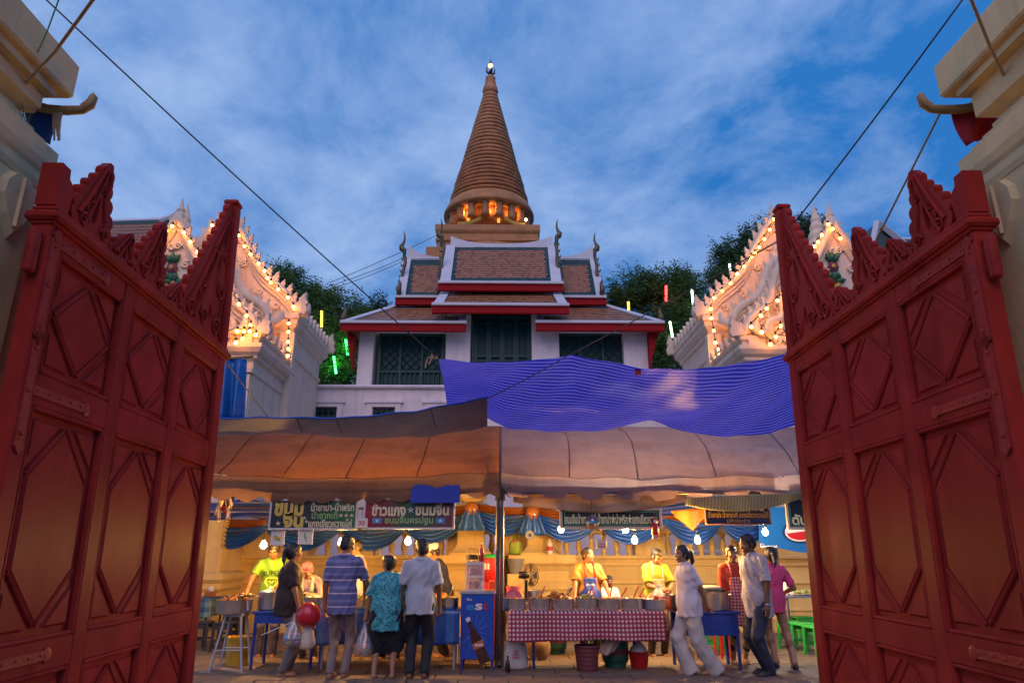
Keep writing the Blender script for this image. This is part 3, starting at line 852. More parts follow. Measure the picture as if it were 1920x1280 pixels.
# walls with openings
def wallbox(p0, p1, ya, yb, Y, dep, nm='wall', m=m_white):
    a, c = at(p0, ya, Y), at(p1, yb, Y)
    b = MB(); b.box(((a.x + c.x) / 2, Y + dep / 2, (a.z + c.z) / 2), (abs(c.x - a.x), dep, abs(c.z - a.z))); return build(nm, b, m, pav)
for p0, p1 in [(666, 703), (833, 883), (998, 1047), (1174, 1214)]:
    zt = 612 if p0 in (666, 1174) else 585
    wallbox(p0, p1, 745, zt, QY, 1.4)
wallbox(700, 836, 745, 724, QY + .05, 1.2); wallbox(1044, 1177, 745, 724, QY + .05, 1.2)
wallbox(700, 836, 622, 600, QY + .05, 1.2); wallbox(1044, 1177, 622, 600, QY + .05, 1.2)
wallbox(672, 1208, 745, 606, QY + 3, 4, 'back_wall')
def lattice_window(p0, p1, ya, yb, nm, louvre=False):
    a, c = at(p0, yb, QY), at(p1, ya, QY)
    w, h = c.x - a.x, c.z - a.z
    f_ = MB(); e = .13
    for (x, z, dx_, dz_) in [(a.x + e / 2, a.z + h / 2, e, h), (c.x - e / 2, a.z + h / 2, e, h), (a.x + w / 2, c.z - e / 2, w - 2 * e, e), (a.x + w / 2, a.z + e / 2, w - 2 * e, e)]:
        f_.box((x, QY + .34, z), (dx_, .14, dz_))
    o = build(nm, f_, m_teal, pav)
    q = MB(); q.box((a.x + w / 2, QY + .5, a.z + h / 2), (w, .04, h)); build('panel', q, m_tealp, o)
    if louvre:
        n = 4
        for i in range(n):
            x0 = a.x + e + (w - 2 * e) * i / n; x1 = a.x + e + (w - 2 * e) * (i + 1) / n
            q = MB()
            for xx in (x0 + .06, x1 - .06): q.box((xx, QY + .38, a.z + h / 2), (.11, .09, h - 2 * e))
            for k in range(3):
                q.box(((x0 + x1) / 2, QY + .38, a.z + e + (h - 2 * e) * (.02 + .24 * k * 1.9)), (x1 - x0 - .24, .08, .10))
            build('door_leaf', q, m_teal, o)
    else:
        q = MB(); zl = a.z + h * .30
        q.box((a.x + w / 2, QY + .40, zl), (w - 2 * e, .12, .09))
        n = 7; d = (w - 2 * e) / n
        for i in range(-6, n + 6):
            for sg in (1, -1):
                x0 = a.x + e + i * d; z0 = zl + .05; hh = c.z - e - z0
                x1 = x0 + sg * hh
                # clip diagonal to the frame
                t0, t1 = 0, 1
                lo, hi = a.x + e, c.x - e
                if x1 != x0:
                    ta, tb = (lo - x0) / (x1 - x0), (hi - x0) / (x1 - x0)
                    t0 = max(t0, min(ta, tb)); t1 = min(t1, max(ta, tb))
                if t1 - t0 < .05: continue
                q.tube([(x0 + (x1 - x0) * t0, QY + .42 + .01 * sg, z0 + hh * t0), (x0 + (x1 - x0) * t1, QY + .42 + .01 * sg, z0 + hh * t1)], .022, 4)
        for k in range(1, 3):
            q.box((a.x + w * k / 3, QY + .39, a.z + h / 2), (.10, .12, h - 2 * e))
        for k in range(13):
            q.lathe([(.03, 0), (.05, .1), (.03, .3), (.045, zl - a.z - e - .05)], (a.x + e + (w - 2 * e) * (k + .5) / 13, QY + .40, a.z + e), 6)
        build('lattice', q, m_teal, o)
lattice_window(703, 833, 621, 724, 'lattice_window'); lattice_window(1047, 1174, 621, 724, 'lattice_window')
lattice_window(883, 998, 588, 735, 'folding_door', True)
# roofs, lowest to highest
roof_slope(pav, at(745, 574, QY + 2.2), at(872, 572, QY + 2.2), at(648, 604, QY - .9), at(866, 604, QY - .9), 30, 7, name='skirt_roof', field=1, border=(.06, .2))
roof_slope(pav, at(1010, 572, QY + 2.2), at(1135, 574, QY + 2.2), at(1013, 604, QY - .9), at(1236, 604, QY - .9), 30, 7, name='skirt_roof', field=1, border=(.06, .2))
# hips of the skirt roof returning on the sides
for s0, s1, e0 in [((745, 574), (648, 604), -1), ((1135, 574), (1236, 604), 1)]:
    A_, B_ = at(*s0, QY + 2.2), at(*s1, QY - .9)
    b = MB(); C_ = A_ + Vector((0, 5, 0)); D_ = B_ + Vector((0, 8, 0))
    b.add([A_, B_, D_, C_, A_ - Vector((0, 0, .2)), B_ - Vector((0, 0, .2)), D_ - Vector((0, 0, .2)), C_ - Vector((0, 0, .2))], [(0, 1, 2, 3), (7, 6, 5, 4), (0, 4, 5, 1), (1, 5, 6, 2), (2, 6, 7, 3)])
    build('side_roof', b, m_tile_d, pav)
    b = MB(); b.box((B_.x, B_.y + 4, B_.z - .24), (.16, 8, .34)); build('fascia', b, m_redf, pav)
    # slanting red eave bracket
    xw = at(667 if e0 < 0 else 1213, 640, QY).x
    b = MB(); b.add([(B_.x, QY - .5, B_.z - .35), (xw, QY - .45, B_.z - .35), (xw, QY - .45, B_.z - 2.0), (B_.x, QY + .2, B_.z - .35), (xw, QY + .2, B_.z - .35), (xw, QY + .2, B_.z - 2.0)],
                    [(0, 1, 2), (5, 4, 3), (0, 2, 5, 3), (0, 3, 4, 1), (1, 4, 5, 2)])
    build('eave_bracket', b, m_redf, pav)
roof_slope(pav, at(838, 545, QY + 1.4), at(1040, 545, QY + 1.4), at(822, 571, QY - 1.3), at(1055, 571, QY - 1.3), 40, 7, trim=.42, name='porch_roof', border=(.05, .2))
roof_slope(pav, at(764, 486, QY + 4.6), at(838, 486, QY + 4.6), at(752, 557, QY + 1.6), at(838, 557, QY + 1.6), 14, 17, trim=.42, name='side_tier_roof', border=(.2, .16), sides=(1, 0))
roof_slope(pav, at(1040, 486, QY + 4.6), at(1112, 486, QY + 4.6), at(1040, 557, QY + 1.6), at(1126, 557, QY + 1.6), 14, 17, trim=.42, name='side_tier_roof', border=(.2, .16), sides=(0, 1))
roof_slope(pav, at(845, 462, QY + 3.2), at(1035, 462, QY + 3.2), at(835, 530, QY + .2), at(1043, 530, QY + .2), 34, 17, trim=.5, name='main_roof', sagtop=.45)
for (pa, pb, Y) in [((764, 486), (838, 486), QY + 4.6), ((1040, 486), (1112, 486), QY + 4.6)]:
    a, c = at(*pa, Y), at(*pb, Y); up_left = pa[0] < 900
    N = 10; b = MB()
    P = [a.lerp(c, i / N) + Vector((0, 0, .1 + .75 * ((1 - i / N) if up_left else i / N) ** 3)) for i in range(N + 1)]
    for i in range(N):
        b.add([P[i] + Vector((0, -.1, 0)), P[i + 1] + Vector((0, -.1, 0)), a.lerp(c, (i + 1) / N) + Vector((0, -.1, -.15)), a.lerp(c, i / N) + Vector((0, -.1, -.15)),
               P[i] + Vector((0, .1, 0)), P[i + 1] + Vector((0, .1, 0)), a.lerp(c, (i + 1) / N) + Vector((0, .1, -.15)), a.lerp(c, i / N) + Vector((0, .1, -.15))],
              [(0, 1, 2, 3), (7, 6, 5, 4), (0, 4, 5, 1), (3, 2, 6, 7), (0, 3, 7, 4), (1, 5, 6, 2)])
    build('swept_ridge', b, m_trim, pav)
b = MB()
for Y0, zt, pl, pr in [(QY + 4.6, 486, 770, 1106), (QY + 3.2, 470, 850, 1030)]:
    a, c = at(pl, zt, Y0), at(pr, zt, Y0)
    b.add([a, c, (c.x, Y0 + 4, c.z - 3), (a.x, Y0 + 4, a.z - 3), (a.x, Y0, a.z - 3.5), (c.x, Y0, c.z - 3.5)], [(0, 1, 2, 3), (0, 3, 4), (1, 5, 2), (0, 4, 5, 1)])
build('roof_core', b, m_under, pav)
def chofa(px, py, h_px, Y, lean, nm='chofa', s=1.0):
    """slender up-turned horn finial"""
    p = at(px, py, Y); h = (hz(py - h_px, Y) - p.z)
    b = MB(); k = lean
    pts = [(0, -h * .45), (-.02 * k * h, -h * .2), (0, 0), (.10 * k * h, h * .08), (.14 * k * h, h * .22), (.05 * k * h, h * .38), (.0, h * .55), (.01 * k * h, h * .75), (.06 * k * h, h)]
    b.tube([(p.x + q[0], p.y, p.z + q[1]) for q in pts], [v * s for v in (.07, .10, .13, .17, .13, .08, .06, .045, .008)], 7)
    b.tube([(p.x + .13 * k * h, p.y, p.z + h * .2), (p.x + .26 * k * h, p.y, p.z + h * .16)], [.07 * s, .01], 6)
    return build(nm, b, m_bronze, pav, smooth=True)
chofa(828, 445, 35, QY + 3.2, -1); chofa(1044, 445, 35, QY + 3.2, 1); chofa(758, 470, 36, QY + 4.6, -1); chofa(1115, 470, 36, QY + 4.6, 1)
def barge(p0, p1, Y, n=7):
    a, c = at(*p0, Y), at(*p1, Y); b = MB()
    b.tube([a.lerp(c, i / 8) + Vector((.04 * math.sin(i * 1.3), 0, 0)) for i in range(9)], .09, 6)
    for i in range(n):
        q = a.lerp(c, (i + .5) / n); s_ = 1 if p1[0] > p0[0] else -1
        b.tube([q, q + Vector((s_ * .14, 0, .03)), q + Vector((s_ * .2, 0, .16))], [.06, .05, .01], 5)
    build('bargeboard', b, m_bronze, pav, smooth=True)
for p0, p1, Y in [((832, 455), (826, 535), QY + 1.2), ((1041, 455), (1052, 535), QY + 1.2), ((760, 482), (749, 560), QY + 3), ((1115, 482), (1129, 560), QY + 3)]: barge(p0, p1, Y)
for px, py, h in [(824, 545, 22), (1054, 545, 22), (749, 545, 30), (1128, 545, 30), (646, 598, 32), (1238, 598, 28), (816, 578, 18), (1060, 578, 18)]:
    p = at(px, py, QY - .6 if py > 570 else QY + 1.5); hh = h * .022
    b = MB(); s_ = -1 if px < 940 else 1
    b.tube([p + Vector((0, 0, -.2)), p + Vector((s_ * .05, 0, .1)), p + Vector((s_ * -.02, 0, hh * .6)), p + Vector((s_ * .06, 0, hh))], [.12, .15, .08, .01], 6)
    build('hook_finial', b, m_bronze, pav, smooth=True)

# ================================================================ CHEDI
m_chedi = mat('golden brown glazed tile', (.55, .225, .07), .5, .3, .5, bump=.6, bscale=1.2, dirt=(.26, .115, .05), dscale=.12, streak=.5)
m_chedi2 = mat('golden ochre plaster', (.52, .22, .065), .6, .3, .3, bump=.4, bscale=1.0, dirt=(.24, .11, .045), dscale=.15, streak=.5)
CY_ = 150.0
cx0 = at(918, 300, CY_).x
che = thing('chedi', 'huge orange brown ringed spire rising behind the temple roofs', 'chedi', (cx0, CY_, 0))
def cz(py): return hz(py, CY_)
def cr(w_px, py):   # half width in metres from half width in px at that row
    d = CY_ * cP + (cz(py) - EYE) * sP
    return w_px * d / FPX
NR = 27
ys = [388 - (388 - 178) * (k / NR) for k in range(NR + 1)]
for k in range(NR):
    py0, py1 = ys[k], ys[k + 1]
    kv = 1 + random.uniform(-.012, .012); r0 = kv * cr(72 - (72 - 12) * k / NR, py0); r1 = cr(72 - (72 - 12) * (k + 1) / NR, py1)
    z0, z1 = cz(py0), cz(py1); h = z1 - z0
    b = MB(); b.lathe([(r0 * .90, z0), (r0 * 1.0, z0 + h * .12), (r0 * 1.03, z0 + h * .4), (r0 * .995, z0 + h * .7), (r1 * .95, z0 + h * .93), (r1 * .90, z1)], (cx0, CY_, 0), 48)
    build('spire_ring', b, m_chedi, che, smooth=True)
b = MB(); b.lathe([(cr(12, 178), cz(180)), (cr(15, 172), cz(173)), (cr(13, 165), cz(165)), (cr(9, 160), cz(160)), (cr(10.5, 156), cz(157)), (cr(8, 150), cz(150)), (cr(9.5, 147), cz(148)), (cr(6, 143), cz(144)), (cr(2, 140), cz(141))], (cx0, CY_, 0), 24)
build('spire_tip', b, m_chedi, che, smooth=True)
m_dkmetal = mat('dark wrought metal', (.06, .06, .065), .4, .2, 4, metal=.6)
b = MB(); b.tube([(cx0, CY_, cz(143)), (cx0, CY_, cz(112))], [.3, .1], 6)
for k in range(4):
    a = PI * k / 2 + .3
    for (r_, py) in [(cr(8, 130), 126)]:
        b.tube([(cx0, CY_, cz(141)), (cx0 + r_ * .9 * math.cos(a), CY_ + r_ * .9 * math.sin(a), cz(137)), (cx0 + r_ * math.cos(a), CY_ + r_ * math.sin(a), cz(128))], [.3, .28, .1], 6)
b.ball((cx0, CY_, cz(120)), .45, 8, 6)
build('trident_finial', b, m_dkmetal, che, smooth=True)
b = MB(); b.ball((cx0, CY_ - 1.0, cz(129)), .62, 10, 8); build('beacon_lamp', b, glow('beacon glow', (1, .55, .18), 4), che, smooth=True)
# bell shoulder, colonnaded drum, square harmika
b = MB(); b.lathe([(cr(84, 405), cz(413)), (cr(84, 402), cz(408)), (cr(80, 396), cz(400)), (cr(76, 391), cz(393)), (cr(70, 388), cz(387.5))], (cx0, CY_, 0), 56); build('collar', b, m_chedi2, che, smooth=True)
b = MB(); b.lathe([(cr(58, 420), cz(440)), (cr(58, 405), cz(404))], (cx0, CY_, 0), 40); build('drum', b, m_chedi2, che, smooth=True)
b = MB(); b.lathe([(cr(83.5, 405), cz(412.5)), (cr(58, 405), cz(411.5))], (cx0, CY_, 0), 56, cap=False); build('drum_soffit', b, m_chedi2, che)
for k in range(18):
    a = 2 * PI * k / 18 + .1; r_ = cr(71, 412)
    b = MB(); b.lathe([(1.1, cz(438)), (.95, cz(432)), (.85, cz(418)), (1.15, cz(412))], (cx0 + r_ * math.cos(a), CY_ + r_ * math.sin(a), 0), 8)
    build('drum_column', b, m_chedi2, che, smooth=True)
hw = cr(91, 436)
def zf(py): return hz(py, CY_ - hw)
b = MB(); b.lathe([(hw * .95, zf(468)), (hw * .95, zf(452)), (hw * .985, zf(450)), (hw * .985, zf(447)), (hw * .96, zf(445)), (hw * .96, zf(437)), (hw * .985, zf(434)), (hw * 1.0, zf(431)), (hw * 1.0, zf(421)), (hw * .9, zf(420.5))], (cx0, CY_, 0), sq=True)
build('harmika', b, m_chedi2, che)
b = MB(); b.lathe([(hw * 1.1, zf(505)), (hw * 1.06, zf(498)), (hw * 1.06, zf(466)), (hw * 1.0, zf(465)), (hw * .9, zf(464.5))], (cx0 - hw * .09, CY_, 0), sq=True); build('harmika_base', b, m_chedi2, che)
b = MB(); b.lathe([(36, 0), (34, 20), (29, 38), (24, 50), (hw * 1.25, cz(520)), (hw * 1.2, cz(500))], (cx0, CY_, 0), 48); build('bell', b, m_chedi, che, smooth=True)
m_lit = glow('lit doorway', (1, .42, .08), 1.4)
for px, w_, h_ in [(935, 5, 14), (878, 5, 8)]:
    p = at(px, 410, CY_ - cr(58, 412) * .99)
    b = MB(); b.box((p.x, p.y, p.z), (w_ * .13, .6, h_ * .13)); build('lit_doorway', b, m_lit, che)
p = at(986, 412, CY_ - 9.6); b = MB(); b.ball(p, .35, 8, 6); build('lamp', b, glow('drum lamp glow', (1, .5, .15), 14), che, smooth=True)
m_sash = mat('saffron cloth', (.55, .36, .05), .7, .2, .6, trans=.15)
for pa, pb in [((858, 416), (905, 404)), ((945, 405), (985, 418))]:
    a, c = at(*pa, CY_ - cr(68, 410)), at(*pb, CY_ - cr(74, 410) * .9)
    b = MB(); b.sheet(lambda u, v: a.lerp(c, u) + Vector((0, 0, -.9 * v - .5 * math.sin(PI * u))), 12, 3); build('saffron_sash', b, m_sash, che, smooth=True, solid=.1)
for k, (ang, pw) in enumerate([(-PI * .5, 560), (-PI * .72, 520), (-PI * .28, 520)]):
    ld = bpy.data.lights.new('drum_light', 'POINT'); ld.energy = pw; ld.color = (1, .48, .12); ld.shadow_soft_size = .5
    lo = bpy.data.objects.new('drum_light', ld); COL.objects.link(lo); lo.parent = che
    r_ = cr(66, 412); lo.location = (r_ * math.cos(ang), r_ * math.sin(ang), cz(424))
m_dot = glow('spire lamp glow', (1, .55, .12), 5)
for py in [184, 205, 233, 253, 272, 293, 300, 333, 358]:
    w_ = 72 - (72 - 12) * (388 - py) / (388 - 178)
    p = at(918 + random.uniform(0, 4), py, CY_ - cr(w_, py) * 1.02)
    b = MB(); b.box(p, (random.uniform(.2, .5), .2, .18)); build('spire_lamp', b, m_dot, che)

# ================================================================ NEIGHBOURING ROOFS
def side_roof(label, TL, TR, BL, BR, gable=None):
    t = thing('tiled_roof_building', label, 'building', (Vector(BL).lerp(Vector(BR), .5).x, Vector(BL).y + 2, 0))
    TL, TR, BL, BR = map(Vector, (TL, TR, BL, BR))
    rf = roof_slope(t, TL, TR, BL, BR, 26, 14, trim=.3, name='roof', field=2, border=(.08, .1))
    b = MB(); b.box(((BL.x + BR.x) / 2, BL.y + 2.5, BL.z / 2 - .2), (BR.x - BL.x - .6, 4, BL.z - .4)); build('wall', b, m_white, t)
    if gable:
        G = [Vector(p) for p in gable]
        b = MB(); b.add([G[0], G[1], G[2], G[0] + Vector((0, 3, 0)), G[1] + Vector((0, 3, 0)), G[2] + Vector((0, 3, 0))], [(0, 1, 2), (5, 4, 3), (0, 3, 4, 1), (0, 2, 5, 3)])
        gb = build('gable', b, m_tile_g, t)
        for a, c in ((G[0], G[1]), (G[0], G[2])):
            q = MB(); q.tube([a + Vector((0, -.1, 0)), c + Vector((0, -.1, 0))], .14, 4); build('bargeboard', q, m_trim, gb)
    return t
side_roof('long green edged tiled roof seen over the left gate leaf', at(150, 418, 27), at(330, 412, 27), at(120, 505, 24), at(318, 505, 24))
b = MB()
p = [at(300, 415, 26.9), at(318, 408, 26.9), at(333, 395, 26.9)]
b.tube(p, [.15, .12, .02], 6); build('roof_horn', b, m_trim, bpy.data.objects['tiled_roof_building'])
side_roof('tiled roof with a small gable seen over the right gate leaf', at(1610, 450, 27), at(1800, 450, 27), at(1600, 510, 24), at(1820, 510, 24),
          [at(1643, 418, 24.5), at(1632, 470, 24.5), at(1710, 472, 24.5)])
# ================================================================ TWIN STUCCO SHRINES WITH BULB STRINGS
m_stucco = mat('white stucco', (.82, .66, .48), .75, .08, 1.5, bump=.2, bscale=22, dirt=(.60, .46, .34), dscale=.6, streak=.4)
m_relief_red = mat('painted rosette plum', (.16, .02, .06), .5); m_relief_blue = mat('painted rosette blue', (.03, .05, .25), .5)
m_relief_green = mat('painted leaf green', (.02, .12, .05), .5); m_relief_gold = mat('painted gilt', (.45, .3, .05), .45)
m_bulb = glow('festoon bulb glow', (1.0, .34, .045), 38)
m_socket = mat('black bulb socket', (.02, .02, .02), .5, 0)
leaf_me = {}
def crest_leaf(h, parent, loc, rz, tilt, key='leaf'):
    """one flame shaped stucco leaf"""
    if key not in leaf_me:
        b = MB()
        pts = [(-.5, 0), (-.55, .25), (-.3, .5), (-.35, .62), (0, 1.0), (.12, .7), (.35, .55), (.28, .4), (.5, .22), (.45, 0)]
        b.prism(pts, lambda a, c: (a * .62, -.22, c), lambda a, c: (a * .62, .22, c))
        o = build('crest_leaf', b, m_stucco, parent, world=False); leaf_me[key] = o.data
    else:
        o = link_mesh('crest_leaf', leaf_me[key], parent)
    o.location = Vector(loc) - wloc(parent); o.rotation_euler = (0, tilt, rz); o.scale = (h, h * .6, h)
    return o
def gable(parent, ax, az, hw_, base_z, Y, depth, sx, name, leaves=9, both=True, lh=.36, wav=True):
    """front gable with raised undulating rakes and a row of flame leaves; ax,az apex"""
    b = MB()
    b.add([(ax, Y, az - .25), (ax - hw_, Y, base_z), (ax + hw_, Y, base_z), (ax, Y + depth, az - .25), (ax - hw_, Y + depth, base_z), (ax + hw_, Y + depth, base_z)],
          [(0, 1, 2), (5, 4, 3), (0, 3, 4, 1), (0, 2, 5, 3), (1, 4, 5, 2)])
    g_ = build(name, b, m_stucco, parent)
    for s_ in ((-1, 1) if both else (sx,)):
        N = 16; P = []
        for i in range(N + 1):
            t = i / N
            x = ax + s_ * hw_ * 1.05 * t; z = az - (az - base_z) * t ** .92
            w = .10 * math.sin(t * PI * 3) if wav else 0
            P.append((x + s_ * w * .8, z + w))
        for k, (off, rad, yo) in enumerate([(0, .13, -.12), (-.24, .07, -.07), (-.40, .05, -.04)]):
            q = MB(); q.tube([(x, Y + yo, z + off) for x, z in P], [rad] * (N + 1), 8)
            if k == 0:   # naga curl at the foot
                x, z = P[-1]
                q.tube([(x, Y - .12, z), (x + s_ * .2, Y - .12, z + .0), (x + s_ * .36, Y - .12, z + .12), (x + s_ * .36, Y - .12, z + .34), (x + s_ * .28, Y - .12, z + .5)], [.15, .17, .15, .09, .01], 7)
            build('rake_moulding', q, m_stucco, g_, smooth=True)
        q = MB()
        vs = []
        for (x, z) in P: vs += [(x, Y - .10, z), (x - s_ * .02, Y - .06, z - .42), (x, Y + .25, z), (x, Y + .25, z - .42)]
        fs = []
        for i in range(N):
            a = i * 4; fs += [(a, a + 4, a + 5, a + 1), (a, a + 2, a + 6, a + 4), (a + 1, a + 5, a + 7, a + 3)]
        q.add(vs, fs); build('rake_band', q, m_stucco, g_)
        for k in range(leaves):
            t = (k + .8) / leaves * N; i = min(N - 1, int(t)); fr = t - i
            x = P[i][0] * (1 - fr) + P[i + 1][0] * fr; z = P[i][1] * (1 - fr) + P[i + 1][1] * fr
            crest_leaf(lh * random.uniform(.85, 1.1), g_, (x, Y - .10, z + .05), 0, s_ * R(22))
        # swirling relief between the bands
        for k in range(4):
            q = MB()
            t = .15 + .22 * k; i = int(t * N); x, z = P[i]
            q.tube([(x - s_ * .12 + .15 * px_, Y - .05, z - .62 + .15 * pz_) for px_, pz_ in spiral((0, 0), .9, 1.4, k, s_)], [.05] * 12 + [.035] * 11, 5)
            build('scroll_relief', q, m_stucco, g_, smooth=True)
    c = MB(); c.lathe([(.16, az - .1), (.2, az + .05), (.12, az + .18), (.15, az + .26), (.08, az + .4), (.01, az + .75)], (ax, Y, 0), 8); build('apex_finial', c, m_stucco, g_)
    return g_
def cornice(parent, x0, x1, y0, y1, z0, z1, steps, body=m_stucco):
    cx_, cy_ = (x0 + x1) / 2, (y0 + y1) / 2; hx, hy = abs(x1 - x0) / 2, (y1 - y0) / 2
    b = MB()
    b.lathe([((hx + o, hy + o), z) for o, z in steps], (cx_, cy_, 0), sq=True)
    return b
def make_shrine(sx, label):
    def X(v): return sx * v          # v: distance out from the axis
    t = thing('stucco_shrine', label, 'shrine', (X(9.5), 22, 0), 0, 'twin stucco shrines')
    # main body: corner 7.37 out, front 22.9, back 26.8
    b = cornice(t, X(7.37), X(13.5), 22.9, 26.8, 0, 9.5, [(.10, 0), (.10, 1.5), (0, 1.6), (0, 8.0), (.06, 8.05), (.06, 8.15), (.0, 8.2), (.0, 8.75), (.08, 8.82), (.08, 8.92), (.16, 9.0), (.24, 9.12), (.24, 9.25), (.30, 9.3), (.30, 9.5), (.1, 9.55)])
    build('main_body', b, m_stucco, t)
    b = MB(); b.box((X(7.45), 22.85, 4.5), (.5, .3, 8.6)); build('corner_pilaster', b, m_stucco, t)
    # porch in front: corner 7.42 out
    b = cornice(t, X(7.45), X(11.8), 19.9, 22.8, 0, 7.8, [(.10, 0), (.10, 1.5), (0, 1.6), (0, 6.55), (.05, 6.6), (.05, 6.7), (.0, 6.74), (.0, 6.98), (.10, 7.06), (.10, 7.14), (.20, 7.22), (.28, 7.36), (.28, 7.48), (.12, 7.52), (.12, 7.62), (.20, 7.68), (.20, 7.8), (.0, 7.84)])
    build('porch', b, m_stucco, t)
    for v in (7.75, 9.2):
        b = MB(); b.box((X(v), 19.86, 3.4), (.55, .16, 6.3)); b.box((X(v), 19.84, 6.66), (.66, .22, .12)); b.box((X(v), 19.84, 7.62), (.5, .3, .26)); build('pilaster', b, m_stucco, t)
    gable(t, X(10.1), 13.35, 2.75, 9.5, 22.9, 3.6, sx, 'main_gable', leaves=13, lh=.40)
    gable(t, X(9.9), 11.6, 1.9, 9.0, 22.3, .7, sx, 'inner_gable', leaves=8, lh=.34)
    gable(t, X(8.95), 10.25, 1.42, 7.85, 19.95, 2.9, sx, 'porch_gable', leaves=9, lh=.34)
    gable(t, X(8.95), 9.2, .8, 7.85, 19.75, .3, sx, 'porch_inner_gable', leaves=5, lh=.22)
    # side wing with a rosette gable, outside of the porch
    v0 = abs(at(338, 405, 21.4).x) if sx < 0 else abs(at(1557, 412, 21.4).x)
    za = hz(412, 21.4)
    g_ = gable(t, X(v0), za, 1.75, za - 3.4, 21.4, 2.0, sx, 'rosette_gable', leaves=9, lh=.34, wav=False)
    b = MB(); b.box((X(v0), 22.4, (za - 3.4) / 2), (3.4, 2, za - 3.4)); build('wing_wall', b, m_stucco, t)
    def rosette(px, py, r_, mo, mi):
        p = at(px, py, 21.32); q = MB()
        for k in range(8):
            a = 2 * PI * k / 8
            q.ball((p.x + r_ * .62 * math.cos(a), p.y, p.z + r_ * .62 * math.sin(a)), r_ * .42, 8, 5, (1, .35, 1))
        ro = build('rosette', q, mo, g_, smooth=True)
        q = MB(); q.ball((p.x, p.y - .06, p.z), r_ * .45, 8, 5, (1, .4, 1)); build('rosette_heart', q, mi, ro, smooth=True)
        return p
    def spray(px, py, ln, angs, m_=m_relief_green):
        p = at(px, py, 21.34)
        for a in angs:
            q = MB(); d = Vector((math.cos(a), 0, math.sin(a)))
            q.tube([p, p + d * ln * .35, p + d * ln * .7, p + d * ln], [.03, .11, .09, .01], 6)
            build('relief_leaf', q, m_, g_, smooth=True)
    if sx < 0: pts = [(322, 502), (345, 535)]
    else: pts = [(1562, 500), (1545, 536)]
    rosette(pts[0][0], pts[0][1], .20, m_relief_red, m_relief_gold); spray(pts[0][0], pts[0][1] - 8, .42, [PI / 2, PI * .3, PI * .7]); spray(pts[0][0], pts[0][1] + 10, .36, [-PI / 2, -PI * .25, -PI * .75])
    rosette(pts[1][0], pts[1][1], .16, m_relief_blue, m_relief_gold); spray(pts[0][0] + 4, pts[0][1] + 28, .4, [0.2, PI - .2, PI * .5]); spray(pts[0][0], pts[0][1] + 45, .45, [PI / 2, PI * .25, PI * .75], m_relief_gold)
    # central spire at the crossing
    ps = at(353, 385, 23.6) if sx < 0 else at(1525, 385, 23.6)
    b = MB(); z = ps.z
    b.lathe([(.55, z - 2.4), (.5, z - 1.7), (.34, z - 1.5), (.36, z - 1.3), (.24, z - 1.1), (.27, z - .95), (.17, z - .75), (.19, z - .62), (.11, z - .42), (.01, z + .05)], (ps.x, ps.y, 0), 10)
    build('crossing_spire', b, m_stucco, t)
    # flame leaves along the receding parapets
    for k in range(8):
        crest_leaf(.42, t, (X(7.1), 23.2 + k * .48, 9.5), PI / 2, 0)
    for k in range(5):
        crest_leaf(.30, t, (X(7.2), 20.4 + k * .5, 7.8), PI / 2, 0)
    crest_leaf(.8, t, (X(7.1), 22.7, 9.5), 0, sx * R(-15)); crest_leaf(.65, t, (X(7.2), 19.75, 7.8), 0, sx * R(-12)); crest_leaf(.8, t, (X(7.1), 26.9, 9.3), 0, sx * R(-12))
    return t
make_shrine(-1, 'white stucco shrine with carved gables left of the temple hall')
make_shrine(1, 'white stucco shrine with carved gables right of the temple hall')
def festoon(label, pts, org, sc, Y):
    """a wire of warm bulbs; pts in zoomed pixels"""
    W = [at(org[0] + x / sc, org[1] + y / sc, yy if yy else Y) for x, y, *r_ in pts for yy in [r_[0] if r_ else None]]
    W2 = [W[0]]
    for a, c in zip(W[:-1], W[1:]):
        if (c - a).length > .5: W2.append(a.lerp(c, .5) + Vector((0, 0, -.05)))
        W2.append(c)
    W = W2
    t = thing('string_lights', label, 'string lights', W[0], 0, 'bulb strings on the shrines')
    b = MB(); P = []
    for a, c in zip(W[:-1], W[1:]):
        for k in range(5):
            q = a.lerp(c, k / 5); q.z += .16 - .10 * math.sin(PI * k / 5); P.append(q)
    P.append(W[-1] + Vector((0, 0, .16)))
    b.tube(P, .014, 4); build('wire', b, m_socket, t)
    s_ = None; bl = None
    for p in W:
        if s_ is None:
            q = MB(); q.lathe([(.03, .07), (.035, .10), (.03, .16)], (0, 0, 0), 6); s0 = build('socket', q, m_socket, t, world=False); s_ = s0
            q = MB(); q.ball((0, 0, 0), .05, 8, 6); b0 = build('bulb', q, m_bulb, t, world=False, smooth=True); bl = b0
            s0.location = p - W[0]; b0.location = p - W[0]
        else:
            o = link_mesh('socket', s_.data, t); o.location = p - W[0]
            o = link_mesh('bulb', bl.data, t); o.location = p - W[0]
    return t
OL, SL = (200, 370), 3.048
festoon('bulb string along the rosette gable of the left shrine', [(313, 232), (340, 195), (375, 165), (440, 200), (478, 255), (520, 312)], OL, SL, 21.0)
festoon('bulb string down the main gable slope of the left shrine', [(602, 160), (755, 218), (822, 325), (868, 378), (903, 420), (938, 487), (980, 525), (1035, 572), (1065, 625)], OL, SL, 22.45)
festoon('bulb string along the lower porch gable of the left shrine', [(710, 545), (755, 610), (800, 675), (822, 730), (853, 785), (895, 822, 20.6), (920, 842, 21.1), (945, 860, 21.6), (970, 880, 22.1), (990, 910, 22.5)], OL, SL, 19.4)
festoon('short bulb string across the porch front of the left shrine', [(665, 768), (745, 765), (785, 765), (818, 765), (738, 830)], OL, SL, 19.35)
festoon('upright bulb string on the corner pilaster of the left shrine', [(1040, 720), (1038, 768), (1036, 825), (1036, 865), (1036, 905)], OL, SL, 22.3)
OR_ = (1120, 370)
